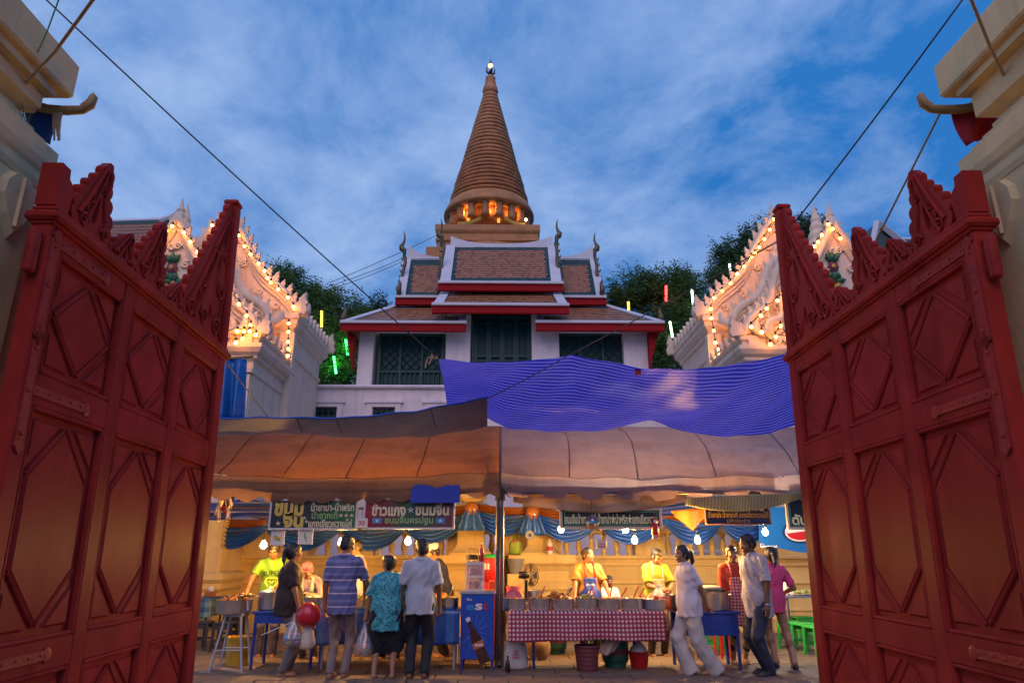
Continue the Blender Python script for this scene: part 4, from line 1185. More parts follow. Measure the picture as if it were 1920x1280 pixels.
festoon('bulb string along the rosette gable of the right shrine', [(1240, 280), (1282, 215), (1320, 155), (1345, 180), (1390, 235)], OR_, SL, 21.0)
festoon('bulb string down the main gable slope of the right shrine', [(1130, 190), (1008, 125), (985, 185), (955, 238), (925, 285), (880, 340), (840, 395), (800, 437), (762, 490), (715, 535), (668, 575), (650, 638)], OR_, SL, 22.45)
festoon('bulb string along the lower porch gable of the right shrine', [(1060, 545), (1030, 590), (968, 635), (935, 675), (880, 740), (838, 795, 20.6), (805, 818, 21.1), (785, 850, 21.6), (735, 890, 22.2), (695, 900, 22.5)], OR_, SL, 19.4)
festoon('short bulb string across the porch front of the right shrine', [(940, 770), (990, 840), (1048, 735), (1085, 800)], OR_, SL, 19.35)
festoon('upright bulb string on the corner pilaster of the right shrine', [(652, 690), (665, 762), (675, 830), (690, 868)], OR_, SL, 22.3)
# blue cloth hung on the left shrine
m_bluesheet = mat('blue plastic sheet', (.02, .16, .50), .35, .15, 3, trans=.25, coat=.3)
t = thing('hanging_cloth', 'blue plastic cloth on a wooden pole below the left shrine cornice', 'cloth', at(430, 675, 15.5))
b = MB(); b.sheet(lambda u, v: at(404 + (462 - 404) * u * (1 - .12 * v), 673 + v * 118, 15.5) + Vector((0, .10 * math.sin(u * 14 + v) * (.4 + v), 0)), 26, 8); build('sheet', b, m_bluesheet, t, smooth=True, solid=.01)
b = MB(); b.tube([at(380, 675, 15.5), at(475, 668, 15.5)], .035, 8); build('pole', b, m_gold_wood, t)

# ================================================================ TREES
m_leaf = mat('tree leaves', (.075, .15, .03), .55, .45, 1.3, trans=.25, spec=.3)
m_leaf2 = mat('dark tree leaves', (.055, .11, .028), .55, .45, 1.3, trans=.2, spec=.3)
m_bark = mat('bark', (.09, .065, .045), .9, .25, 6, bump=.5, bscale=20)
def make_tree(label, base, blobs, nspray, leaf=.22, m=m_leaf, seed=1, droop=.5):
    """blobs: (center, radii) lobes of the crown; sprays of small leaves fill each lobe's volume"""
    rg = np.random.default_rng(seed)
    base = Vector(base)
    t = thing('tree', label, 'tree', base, 0, 'trees behind the terrace')
    tr = MB()
    cen = sum((Vector(c) for c, r_ in blobs), Vector()) / len(blobs)
    fork = base.lerp(Vector((cen.x, cen.y, cen.z)), .45)
    tr.tube([base, base.lerp(fork, .5) + Vector((.15, 0, 0)), fork], [.38, .30, .24], 9)
    for c, r_ in blobs:
        c = Vector(c); mid = fork.lerp(c, .5) + Vector((rg.uniform(-.4, .4), rg.uniform(-.4, .4), .4))
        tr.tube([fork, mid, c], [.18, .11, .04], 6)
        for k in range(7):
            d = Vector(rg.normal(size=3)); d.normalize(); e = c + Vector((d.x * r_[0], d.y * r_[1], d.z * r_[2])) * .8
            tr.tube([c.lerp(mid, .3), c.lerp(e, .5) + Vector((0, 0, .15)), e], [.06, .035, .012], 5)
    build('trunk', tr, m_bark, t, smooth=True)
    vol = np.array([r_[0] * r_[1] * r_[2] for c, r_ in blobs]) ** (2 / 3.); vol /= vol.sum()
    V = []; F = []
    for (c, r_), w in zip(blobs, vol):
        n = int(nspray * w)
        d = rg.normal(size=(n, 3)); d /= np.linalg.norm(d, axis=1)[:, None]
        rad = rg.uniform(0, 1, n) ** .42
        # clumpy outline
        clump = 1 + .22 * np.sin(d[:, 0] * 5 + seed) * np.sin(d[:, 1] * 4 + 2) + .22 * np.sin(d[:, 2] * 7 + d[:, 0] * 6 + seed * 2)
        P = np.array(c) + d * rad[:, None] * clump[:, None] * np.array(r_)
        keep = (np.sin(P[:, 0] * 2.3 + seed) * np.sin(P[:, 1] * 2.1) * np.sin(P[:, 2] * 2.6 + 1) > -.28)
        for p, dd in zip(P[keep], d[keep]):
            ax = dd * .6 + rg.normal(size=3) * .5; ax[2] -= droop * rg.uniform(.2, 1); ax /= np.linalg.norm(ax)
            sd_ = np.cross(ax, [0, 0, 1]); sd_ /= (np.linalg.norm(sd_) + 1e-6)
            L = leaf * rg.uniform(2.2, 3.6)
            for q in range(6):
                o = p + ax * L * q / 6; s2 = 1 if q % 2 else -1
                ld_ = sd_ * s2 * .8 + ax * .55 + rg.normal(size=3) * .22
                ld_ /= np.linalg.norm(ld_); wv = np.cross(ld_, rg.normal(size=3)); wv /= (np.linalg.norm(wv) + 1e-6)
                l_ = leaf * rg.uniform(.7, 1.2); i = len(V)
                V += [o, o + ld_ * l_ * .5 + wv * l_ * .17, o + ld_ * l_, o + ld_ * l_ * .5 - wv * l_ * .17]
                F.append((i, i + 1, i + 2, i + 3))
    me = bpy.data.meshes.new('crown'); me.from_pydata([tuple(v - np.array(base)) for v in V], [], F); me.materials.append(m); me.update()
    link_mesh('crown', me, t)
    return t
def lobe(px, py, Y, rx, rz=None, ry=None):
    return (tuple(at(px, py, Y)), (rx, ry or rx, rz or rx * .8))
make_tree('feathery dark tree between the left shrine and the temple hall', (at(610, 730, 36).x, 36, 8), [lobe(540, 540, 36, 1.3), lobe(575, 575, 36, 1.5), lobe(620, 605, 35, 1.6, 1.8), lobe(640, 680, 34, 1.7, 2.2), lobe(590, 660, 34.5, 1.6, 2.0), lobe(528, 515, 36, .8), lobe(600, 560, 36, .9), lobe(660, 600, 35, .8)], 9000, .20, m_leaf, 3, .9)
make_tree('small treetop showing just left of the temple roof', (at(712, 700, 40).x, 40, 8), [lobe(712, 572, 40, .45), lobe(690, 600, 40, .9), lobe(655, 595, 40, .8), lobe(715, 640, 40, 1.2)], 2000, .22, m_leaf2, 5, .3)
make_tree('leafy tree right of the temple hall hung with tube lights', (at(1215, 730, 36).x, 36, 8), [lobe(1200, 545, 36, 1.7, 1.0), lobe(1250, 550, 36, 1.7, 1.2), lobe(1165, 560, 36, .9), lobe(1290, 560, 36, 1.2), lobe(1260, 620, 35, 1.9, 1.7), lobe(1240, 680, 34, 1.6, 1.7), lobe(1275, 520, 36.5, .8), lobe(1310, 600, 35.5, 1.2)], 9000, .20, m_leaf, 8, .5)
make_tree('tall dark tree rising behind the right shrine', (at(1420, 730, 40).x, 40, 5), [lobe(1400, 472, 40, 1.7, 1.3), lobe(1362, 492, 40, 1.2), lobe(1440, 445, 40, 1.3, 1.0), lobe(1500, 435, 40, 1.5, .8), lobe(1540, 428, 40, .9, .5), lobe(1345, 535, 39, 1.0), lobe(1390, 535, 39, 1.7), lobe(1460, 490, 40, 1.7)], 7000, .21, m_leaf2, 12, .3)
def tube_light(label, px0, py0, px1, py1, Y, col, strength, mname, power=0):
    a, c = at(px0, py0, Y), at(px1, py1, Y)
    t = thing('tube_light', label, 'tube light', c, 0, 'tube lights hung in the trees')
    b = MB(); b.tube([a, c], .055, 8); build('tube', b, glow(mname, col, strength), t)
    if power:
        ld = bpy.data.lights.new('tube_glow', 'POINT'); ld.energy = power; ld.color = col; ld.shadow_soft_size = .15
        lo = bpy.data.objects.new('tube_glow', ld); COL.objects.link(lo); lo.parent = t; lo.location = (a - c) * .5 + Vector((0, -.15, 0))
    b = MB(); b.tube([a, a + Vector((0, 0, .10))], .06, 8); b.tube([a + Vector((0, 0, .1)), a + Vector((.05, .1, .7))], .012, 4); build('cap', b, m_socket, t)
YL = 33.8
tube_light('glowing red tube light hung in the tree right of the temple', 1249, 536, 1249, 564, YL, (1, .03, .03), 12, 'red tube glow')
tube_light('white tube light beside the red one in the right tree', 1297, 542, 1300, 571, YL, (.75, 1, .9), 7, 'white tube glow')
tube_light('yellow tube light near the temple eave in the right tree', 1178, 566, 1179, 581, YL, (1, .55, .03), 8, 'yellow tube glow')
tube_light('pale green tube light low in the right tree', 1256, 603, 1261, 632, 32.5, (.7, 1, .75), 6, 'pale tube glow')
tube_light('white tube light high in the tree behind the right shrine', 1415, 436, 1418, 456, 37, (.8, 1, 1), 6, 'white tube glow')
tube_light('small white tube light left of the right shrine gable', 1368, 495, 1369, 508, 36.5, (.8, 1, 1), 6, 'white tube glow')
tube_light('yellow tube light in the tree left of the temple', 603, 583, 603, 612, 33.0, (1, .8, .05), 7, 'lemon tube glow')
tube_light('small blue white tube light in the left tree', 600, 628, 600, 638, 33.0, (.6, .9, 1), 7, 'white tube glow')
tube_light('green tube light glowing inside the left tree foliage', 648, 636, 652, 665, 33.0, (.05, 1, .12), 10, 'green tube glow', 35)
tube_light('green tube light low inside the left tree foliage', 626, 668, 630, 700, 32.4, (.05, 1, .12), 10, 'green tube glow', 35)
# ================================================================ TENTS, TARPAULINS, SIGNS, DRAPES, LAMPS
TY = 9.9
EZ = hz(888, TY)
def fabric(name, col, trans, rough=.6, dirt=None, var=.12, scale=2, bump=.2, coat=0):
    return mat(name, col, rough, var, scale, bump=.5, bscale=7, trans=trans, dirt=dirt, dscale=1.8, coat=coat, streak=.35)
m_tent_l = fabric('tent cloth with warm light tint', (.18, .074, .032), .58, dirt=(.085, .036, .017))  # warm bulb light and the grey awning's shade are put into this brown
m_tent_r = fabric('tent cloth with blue light tint', (.19, .14, .18), .45, dirt=(.11, .077, .09))  # same cloth; light filtered by the blue tarpaulin is put into the mauve
m_val_lit_l = fabric('tan tent cloth with bulb light', (.34, .19, .11), .6); m_val_lit_r = fabric('mauve tent cloth with bulb light', (.42, .30, .30), .6)  # lighter copies of the tent cloth; bulb light shining through is in the colour
m_pipe = mat('galvanised pipe', (.16, .15, .13), .4, .25, 12, metal=.7)
def canopy(label, x0, x1, m, teeth, seed):
    t = thing('market_tent', label, 'tent', ((x0 + x1) / 2, TY, 0))
    W = x1 - x0
    def wr(u, v):
        return .03 * math.sin(u * W * 2.1 + seed) * math.sin(PI * v) + .012 * math.sin(u * W * 7 + v * 9 + seed) + .016 * math.sin(v * 22 + math.sin(u * W * 1.3 + seed) * 2) * (1 - v) + .007 * math.sin(v * 62 + 3 * math.sin(u * W * 1.9 + seed) + u * W * 2) * (1 - v) ** 2
    def top(u, v):
        sagx = -.05 * math.sin(PI * u)
        return (x0 + W * u, TY + 1.8 * v, EZ + 1.0 * v + .17 * math.sin(PI * v) + wr(u, v) + sagx * (1 - v))
    b = MB(); b.sheet(top, 90, 60); build('front_slope', b, m, t, smooth=True)
    b = MB(); b.sheet(lambda u, v: (x0 + W * u, TY + 1.8 + 1.9 * v, EZ + 1.0 - .95 * v + .12 * math.sin(PI * v) + .02 * math.sin(u * 30) * math.sin(PI * v)), 40, 12); build('rear_slope', b, m, t, smooth=True)
    # seams
    for k in range(1, 5):
        u = k / 5 + .03 * math.sin(k + seed)
        b = MB(); b.tube([Vector(top(u + .05 * math.sin(v / 12 * PI) * .3, v / 12)) + Vector((0, -.006, .006)) for v in range(13)], .008, 4); build('seam', b, m, t)
    # valance
    def drop(u):
        s_ = u * W
        if teeth == 'scallop':
            return .27 + .075 * abs(math.sin(s_ * PI / .36))
        f = (s_ / .52) % 1
        return .21 + .09 * (1 if .22 < f < .72 else max(0, 1 - min(abs(f - .22), abs(f - .72), abs(f - 1.22)) / .12))
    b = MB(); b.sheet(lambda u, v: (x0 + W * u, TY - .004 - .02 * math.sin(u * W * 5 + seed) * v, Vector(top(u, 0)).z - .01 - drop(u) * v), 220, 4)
    build('valance', b, m_val_lit_l if teeth == 'scallop' else m_val_lit_r, t, smooth=True)
    # frame
    z = EZ - .06
    for y in (TY + .03, TY + 3.7):
        b = MB(); b.tube([(x0, y, z - .2), (x1, y, z - .2)], .022, 8); build('eave_pipe', b, m_pipe, t)
    b = MB(); b.tube([(x0, TY + 1.8, EZ + .94), (x1, TY + 1.8, EZ + .94)], .022, 8); build('ridge_pipe', b, m_pipe, t)
    for x, y in ((x0 + .02, TY + .05), (x1 - .02, TY + .05), (x0 + .02, TY + 3.7), (x1 - .02, TY + 3.7)):
        b = MB(); b.tube([(x, y, .0), (x, y, EZ - .02)], .028, 10); b.box((x, y, .03), (.12, .12, .02)); build('post', b, m_pipe, t)
        b = MB(); b.tube([(x, y, EZ - .1), (x, TY + 1.8, EZ + .92)], .018, 6); build('rafter', b, m_pipe, t)
    return t
XP = gx(937, TY, 1.2)
canopy('brownish market tent with scalloped valance left of the centre pole', -5.2, XP - .012, m_tent_l, 'scallop', 1.0)
canopy('mauve white market tent with toothed valance right of the centre pole', XP + .012, 5.3, m_tent_r, 'teeth', 2.7)

# grey awning sheet pulled towards the gate
m_greytarp = fabric('grey tarpaulin', (.22, .21, .20), .25, .5, dirt=(.13, .12, .12))
m_bluetarp_top = mat('blue tarpaulin edge', (.02, .10, .45), .4, .1)
def interp(pts, u):
    for (a, p), (c, q) in zip(pts[:-1], pts[1:]):
        if u <= c or c == pts[-1][0]:
            f = (u - a) / (c - a); f = max(0, min(1, f)); return p + (q - p) * f
t = thing('grey_tarpaulin', 'grey tarpaulin awning stretched over the front of the left tent', 'tarpaulin', at(650, 800, 9.3))
near = [(0, 787), (.2, 784), (.5, 785), (.75, 772), (1, 747)]; far = [(0, 818), (.3, 812), (.55, 822), (.8, 818), (1, 800)]
def gt(u, v):
    px = 380 + (914 - 380) * u
    yn, yf = interp(near, u), interp(far, u)
    Y = 9.0 + .75 * v
    return at(px, yn + (yf - yn) * v, Y) + Vector((0, 0, -.035 * math.sin(PI * v) + .008 * math.sin(u * 40 + v * 5)))
b = MB(); b.sheet(gt, 80, 8); build('sheet', b, m_greytarp, t, smooth=True)
b = MB(); b.tube([Vector(gt(k / 40, 0)) + Vector((0, .01, .012)) for k in range(41)], .012, 5); build('blue_hem', b, m_bluetarp_top, t)
for u in (.33, .47, .80):
    b = MB(); b.tube([Vector(gt(u, 0)) + Vector((0, -.01, 0)), Vector(gt(u + .02, .6)) + Vector((0, -.01, -.01))], .006, 4); build('tie_cord', b, m_dkrope, t)
# blue striped tarpaulin
def tarp_fn(n, l, tcx):
    uv = n.new('ShaderNodeAttribute'); uv.attribute_name = 'StripeV'
    m = n.new('ShaderNodeMath'); m.operation = 'FRACT'; l.new(uv.outputs['Fac'], m.inputs[0])
    r = n.new('ShaderNodeValToRGB'); r.color_ramp.interpolation = 'LINEAR'; e = r.color_ramp.elements
    e[0].position = .42; e[0].color = (.010, .028, .82, 1); e[1].position = .54; e[1].color = (.33, .34, .92, 1)
    x = e.new(.92); x.color = (.33, .34, .92, 1); x = e.new(1.0); x.color = (.010, .028, .82, 1)
    l.new(m.outputs[0], r.inputs[0]); return r.outputs[0]
m_striped = mat('blue striped tarpaulin', (.05, .05, .5), .32, .10, 3, bump=.55, bscale=26, trans=.48, spec=.4, fn=tarp_fn)
t = thing('striped_tarpaulin', 'glossy blue and lilac striped tarpaulin slung above the right tent', 'tarpaulin', at(1150, 740, 9.0))
topl = [(0, 673), (.12, 680), (.25, 676), (.36, 666), (.45, 676), (.56, 691), (.70, 692), (.85, 678), (1, 656)]
botl = [(0, 768), (.06, 764), (.125, 790), (.17, 803), (.28, 809), (.45, 808), (.57, 799), (.68, 812), (.78, 819), (.9, 812), (.97, 796), (1, 798)]
def bt(u, v):
    px = 822 + (1512 - 822) * u + (18 * (1 - u) * v)
    yt, yb = interp(topl, u), interp(botl, u)
    Y = 8.0 + 2.0 * v
    w = .05 * math.sin(u * 5 + v * 3) * math.sin(PI * v)
    # a diagonal fold runs from the right corner to the lower middle
    d = (u - .55) * .9 - (1 - v) * .42
    w += .09 * math.exp(-(d / .07) ** 2) * v
    w += -.10 * math.sin(PI * min(1, u * 1.0)) * math.sin(PI * v)
    return at(px, yt + (yb - yt) * v, Y) + Vector((0, 0, w + .006 * math.sin(u * 55 + v * 20)))
b = MB(); NU, NV = 130, 40; b.sheet(bt, NU, NV)
o = build('sheet', b, m_striped, t, smooth=True)
sv = []
for j in range(NV + 1):
    for i in range(NU + 1):
        u, v = i / NU, j / NV
        d = (u - .55) * .9 - (1 - v) * .42
        fold = 1 / (1 + math.exp(-d / .03))
        sv.append(v * 27 + .9 * math.sin(u * 4 + 1) + .5 * math.sin(u * 11 + v * 4) + 2.0 * fold * (u - .4) - 1.5 * max(0, .25 - u) * (1 - v))
at_ = o.data.attributes.new('StripeV', 'FLOAT', 'POINT'); at_.data.foreach_set('value', sv)
b = MB(); p = at(1196, 697, 8.05); b.box(p, (.075, .012, .085)); build('red_patch', b, m_red_cloth, t)
# ropes and cables
rope('overhead_cable', 'long dark cable falling from the upper left to the striped tarpaulin corner', [at(60, -25, 4.6), at(820, 671, 8.0)], .007, m_dkrope, 'cable', .03)
b = MB(); p = at(812, 668, 7.98)
for k in range(4):
    b.tube([p + Vector((.03 * math.cos(k * 1.6), .02, .03 * math.sin(k * 1.6))), p + Vector((-.02, .0, -.02 + .02 * k)), p + Vector((.05, .01, .0 - .01 * k))], .011, 5)
b.tube([p, p + Vector((-.06, 0, -.02)), p + Vector((-.09, 0, -.09)), p + Vector((-.085, 0, -.14))], .008, 5)
b.tube([p + Vector((-.01, 0, 0)), p + Vector((-.03, 0, -.06)), p + Vector((-.05, 0, -.1))], .008, 5)
build('rope_knot', b, m_rope, label='knot of pale rope at the left corner of the striped tarpaulin', cat='knot')
gp = at(1466, 448, 4.95)
rope('tie_rope', 'rope running from the upper right round the right gate post to the tent corner', [at(1812, -10, 3.4), gp, at(1062, 668, 7.9), at(914, 747, 9.0)], .006, m_dkrope, sag=.015)
rope('thin_rope', 'thin brown rope hanging from the right gilt finial to the gate crest', [at(1765, 208, 2.98), at(1635, 466, 3.9)], .006, m_rope)
rope('tie_rope', 'dark cord tying the grey tarpaulin to the left gate leaf', [at(405, 655, 4.95), at(502, 781, 9.0)], .006, m_dkrope)
rope('rope', 'pink and tan rope tied to the left pillar capital', [at(180, -8, 2.2), at(105, 95, 2.5), at(38, 168, 2.80)], .007, m_rope)
rope('string', 'thin green string trailing down the left pillar', [at(112, -5, 2.4), at(88, 60, 2.6), at(38, 172, 2.8), at(50, 250, 2.84), at(48, 330, 2.86), at(20, 480, 2.87)], .003, m_green_string, 'string')
rope('rope', 'tan rope slung to the right pillar capital', [at(1818, -8, 2.3), at(1855, 85, 2.5), at(1893, 165, 2.72), at(1930, 250, 2.75)], .007, m_rope)
rope('rope', 'knotted tan rope hanging straight down at the right pillar', [at(1912, -8, 2.5), at(1909, 90, 2.6), at(1903, 172, 2.7)], .008, m_rope)
rope('cable', 'double black cable behind the left pillar capital', [at(98, 312, 3.2), at(146, 368, 3.4)], .012, m_dkrope, 'cable')
for k, (a, c) in enumerate([((618, 530), (825, 438)), ((618, 536), (760, 482)), ((618, 543), (755, 490))]):
    rope('sky_wire', ['highest', 'middle', 'lowest'][k] + ' of three faint wires left of the temple roof', [at(*a, 45), at(*c, 45)], .02, m_dkrope, 'wire', .1)

# ---- inner valance cloths
m_creamcloth = fabric('cream cloth', (.62, .46, .30), .4)
b = MB(); b.sheet(lambda u, v: at(962 + (1287 - 962) * u, 921 + 6 * math.sin(u * 3) + v * (20 + 14 * math.sin(PI * min(1, u * 1.05))), 10.05) + Vector((0, .05 * math.sin(u * 17) * v, 0)), 60, 6)
build('inner_valance', b, m_creamcloth, smooth=True, solid=.004, label='cream cloth hanging inside the right tent front above the black sign', cat='cloth')
m_net = mat('yellow striped netting', (.4, .4, .2), .6, .1, 4, trans=.35, fn=P_stripes('X', .045, [(.50, .46, .22), (.30, .33, .22), (.62, .58, .40)], (.4, .7)))
b = MB(); b.sheet(lambda u, v: at(1288 + (1512 - 1288) * u, 932 - 9 * u + v * (8 + 22 * math.sin(PI * (u * .9 + .08))), 9.86) + Vector((0, .10 * v + .03 * math.sin(u * 14), 0)), 50, 8)
build('striped_netting', b, m_net, smooth=True, solid=.003, label='yellowish striped netting sagging below the right end of the tent valance', cat='netting')
m_orangecloth = fabric('orange cloth', (.70, .22, .02), .35)
b = MB(); b.sheet(lambda u, v: at(1258 + (1325 - 1258) * u, 957 - 6 * u + v * 42 * (1 - abs(2 * u - 1.2) * .8 if abs(2 * u - 1.2) < 1.2 else .05), 10.9) + Vector((0, .04 * math.sin(u * 9), 0)), 24, 8)
build('pennant_cloth', b, m_orangecloth, smooth=True, solid=.004, label='bright orange cloth sagging to a point left of the dark blue sign', cat='cloth')
m_royal = mat('royal blue plastic board', (.012, .05, .42), .5, .12, 3)
b = MB(); tp = [(0, .30), (.06, .02), (.25, .0), (.37, .06), (.5, .18), (.62, .12), (.72, .02), (.85, .03), (1.0, .0)]
pts = [(u, y) for u, y in tp] + [(1.0, 1.0), (-.02, 1.0)]
P0 = at(772, 908, 9.8); P1 = at(862, 942, 9.8)
b.prism(pts, lambda a, c: (P0.x + (P1.x - P0.x) * a, 9.80, P0.z + (P1.z - P0.z) * c), lambda a, c: (P0.x + (P1.x - P0.x) * a, 9.812, P0.z + (P1.z - P0.z) * c))
build('blue_board', b, m_royal, label='royal blue plastic board with wavy top clipped over the red and green sign', cat='board')
m_ribbon = fabric('red ribbon', (.5, .03, .02), .2); m_ribbon2 = fabric('pale ribbon', (.6, .45, .35), .3)
t = thing('ribbon_bundle', 'bundle of red and pale ribbons hanging at the left tent edge', 'ribbons', at(414, 930, 10.0))
for k in range(6):
    b = MB(); x0 = 405 + k * 4
    b.sheet(lambda u, v: at(x0 + u * 7 + 3 * math.sin(v * 5 + k), 926 + v * (40 + 12 * math.sin(k * 2)), 10.0 + .02 * k) + Vector((0, .03 * math.sin(u * 6 + v * 4), 0)), 4, 8)
    build('ribbon', b, m_ribbon if k in (2, 3) else m_ribbon2, t, smooth=True, solid=.004)

# ---- satin drapes along the back
m_bluesatin = mat('blue satin', (.035, .15, .55), .3, .15, 3, spec=.6, coat=.3); m_orsatin = mat('orange satin', (.42, .13, .02), .3, .15, 3, spec=.6, coat=.3)
m_navy = mat('navy plastic sheet', (.03, .05, .20), .4, .3, 4, coat=.2)
def swag(label, pa, pb, drop, wid, m, Y=13.4, pleats=5, nm='satin_swag'):
    a, c = at(*pa, Y), at(*pb, Y)
    def fn(u, v):
        q = a.lerp(c, u); s_ = 4 * u * (1 - u)
        z = q.z - drop * s_ * (.35 + .65 * v) - wid * v * (.35 + .65 * s_)
        ph = v * pleats * 2 * PI
        return (q.x, Y - .07 * math.sin(ph + u * 2) * (.3 + s_) - .08 * s_, z + .015 * math.sin(ph))
    b = MB(); b.sheet(fn, 36, 30); return build(nm, b, m, smooth=True, label=label, cat='drape', group='satin drapes along the wall')
SW = [((375, 978), (500, 985)), ((500, 985), (640, 985)), ((640, 985), (760, 985)), ((760, 985), (884, 955)), ((884, 955), (998, 962)), ((998, 962), (1120, 975)), ((1120, 975), (1245, 972)), ((1245, 972), (1350, 975)), ((1350, 975), (1440, 970))]
NM = ['behind the ribbon bundle', 'under the green sign', 'between the two left signs', 'left of the lotus pedestal', 'across the tent pole', 'left of the black sign', 'under the black sign', 'behind the orange cloth', 'under the dark blue sign']
for (pa, pb), nm in zip(SW, NM):
    swag('blue satin swag ' + nm, pa, pb, .22, .24, m_bluesatin)
    swag('orange satin swag ' + nm, (pa[0], pa[1] - 12), (pb[0], pb[1] - 12), .12, .20, m_orsatin, 13.5)
for px, py, nm in [(884, 953, 'on the lotus pedestal'), (998, 962, 'right of the tent pole')]:
    t = thing('satin_rosette', 'gathered satin rosette and tail ' + nm, 'drape', at(px, py, 13.25))
    b = MB(); b.ball(at(px, py, 13.25), .13, 10, 7, (1, .6, 1)); build('knot', b, m_orsatin, t, smooth=True)
    b = MB(); b.sheet(lambda u, v: at(px - 12 + 24 * u + (u - .5) * 30 * v, py + 3 + v * 38, 13.22) + Vector((0, .05 * math.sin(u * 18), 0)), 24, 6); build('tail', b, m_bluesatin, t, smooth=True, solid=.004)
b = MB(); b.sheet(lambda u, v: at(378 + (512 - 378) * u, 938 + v * 34 + 3 * math.sin(u * 8), 12.4) + Vector((0, .06 * math.sin(v * 9 + u * 4), 0)), 30, 12)
build('plastic_sheet', b, mat('striped plastic sheet', (.05, .1, .4), .4, .1, 3, fn=P_stripes('Z', .16, [(.03, .06, .28), (.30, .33, .45), (.03, .06, .28), (.20, .10, .05)], (.45, .6, .9))), smooth=True, label='blue striped plastic sheet hung behind the left tent edge', cat='sheet')
b = MB(); b.sheet(lambda u, v: at(1180 + (1440 - 1180) * u, 940 + v * 24 + 3 * math.sin(u * 8), 12.6) + Vector((0, .06 * math.sin(v * 9 + u * 4), 0)), 30, 12)
build('plastic_sheet', b, m_navy, smooth=True, label='dark blue plastic sheet behind the dark blue sign', cat='sheet')
# logo banner on the right
m_pepblue = mat('bright blue banner', (.012, .13, .44), .35, .15, 2, coat=.3)
def flat(nm, pts, Y, m, par, th=.006):
    b = MB(); b.prism([(p[0], -p[1]) for p in pts], lambda a, c: tuple(at(a, -c, Y)), lambda a, c: tuple(at(a, -c, Y) + Vector((0, th, 0)))); return build(nm, b, m, par)
def ellp(cx, cy, rx, ry, a0=0, a1=360, n=28): return [(cx + rx * math.cos(R(a0 + (a1 - a0) * k / n)), cy + ry * math.sin(R(a0 + (a1 - a0) * k / n))) for k in range(n + (0 if a1 - a0 == 360 else 1))]
m_wpaint = mat('white print', (.75, .75, .75), .5, .05); m_rpaint = mat('red print', (.50, .012, .02), .45, .1); m_npaint = mat('navy print', (.01, .03, .16), .45, .1)
m_gold = mat('golden yellow print', (.72, .50, .09), .5, .12, 8); m_cream_p = mat('cream print', (.75, .66, .40), .5, .1, 8); m_green_p = mat('light green print', (.30, .50, .16), .5, .1, 8); m_blackp = mat('black print', (.012, .012, .012), .5, 0)
m_limep = mat('pale yellow print', (.92, .92, .45), .5, .05)
t = thing('drink_banner', 'bright blue drinks banner with a red white and blue round emblem', 'banner', at(1475, 1030, 12.2))
flat('sheet', [(1423, 950), (1545, 950), (1545, 1036), (1500, 1035), (1460, 1027), (1423, 1024)], 12.2, m_pepblue, t)
flat('emblem_ring', ellp(1500, 996, 33, 22), 12.18, m_npaint, t); flat('emblem_white', ellp(1500, 996, 28, 18.5), 12.165, m_wpaint, t); flat('emblem_red', [(1474, 1000)] + ellp(1500, 996, 25, 16, 170, 10, 20)[0:0] + ellp(1500, 997, 25, 15, -15, 195, 24), 12.15, m_rpaint, t)
flat('emblem_blue', ellp(1500, 994, 25, 15, 195, 345, 24), 12.15, m_npaint, t)
flat('small_emblem', ellp(1429, 1022, 4, 4), 12.18, m_wpaint, t); flat('small_emblem_red', ellp(1429, 1022, 3, 3, 180, 360, 12), 12.165, m_rpaint, t)
lettering('pepsi', t, m_wpaint, at(1445, 1024, 12.17) - t.location, .22, .05)

# ---- signs
m_alu = mat('pale aluminium frame', (.62, .60, .54), .4, .1, 8, metal=.4); m_creamframe = mat('cream sign frame', (.68, .58, .38), .5, .1)
def grad_fn(stops, axis='X'):
    def fn(n, l, tcx):
        s = n.new('ShaderNodeSeparateXYZ'); l.new(tcx.outputs['Generated'], s.inputs[0])
        r = n.new('ShaderNodeValToRGB'); e = r.color_ramp.elements
        e[0].position = stops[0][0]; e[0].color = (*stops[0][1], 1); e[1].position = stops[1][0]; e[1].color = (*stops[1][1], 1)
        for p, c in stops[2:]:
            x = e.new(p); x.color = (*c, 1)
        l.new(s.outputs[axis], r.inputs[0]); return r.outputs[0]
    return fn
def sign(label, px0, px1, py0, py1, Y, mboard, mframe, fw=.028):
    a, c = at(px0, py1, Y), at(px1, py0, Y)
    w, h = c.x - a.x, c.z - a.z
    t = thing('shop_sign', label, 'sign', ((a.x + c.x) / 2, Y, (a.z + c.z) / 2))
    b = MB(); b.box((0, 0, 0), (w - .01, .03, h - .01)); build('board', b, mboard, t, world=False)
    b = MB()
    for x, z, dx_, dz_ in [(-w / 2, 0, fw, h + fw), (w / 2, 0, fw, h + fw), (0, h / 2, w - fw, fw), (0, -h / 2, w - fw, fw)]: b.box((x, -.004, z), (dx_, .05, dz_), bev=.004)
    build('frame', b, mframe, t, world=False)
    b = MB()
    for x in (-w * .35, w * .35): b.tube([(x, 0, h / 2), (x, .03, h / 2 + .28)], .004, 4)
    build('hanger', b, m_dkrope, t, world=False)
    def put(body, fx, fy, fw_, fh, m, bold=.02):
        """fx,fy centre and fw_,fh size as fractions of the board"""
        return lettering(body, t, m, ((fx - .5) * w, -.019, (.5 - fy) * h), fw_ * w, fh * h, bold, .004)
    return t, put, w, h
m_sg1 = mat('green sign board', (.02, .06, .03), .35, .1, 3, fn=grad_fn([(0, (.012, .018, .016)), (.45, (.015, .03, .02)), (1, (.03, .16, .05))]))
m_sg2 = mat('red green sign board', (.1, .05, .03), .35, .1, 3, fn=grad_fn([(0, (.28, .012, .02)), (.22, (.16, .02, .02)), (.45, (.025, .09, .05)), (.72, (.05, .06, .05)), (1, (.16, .03, .03))]))
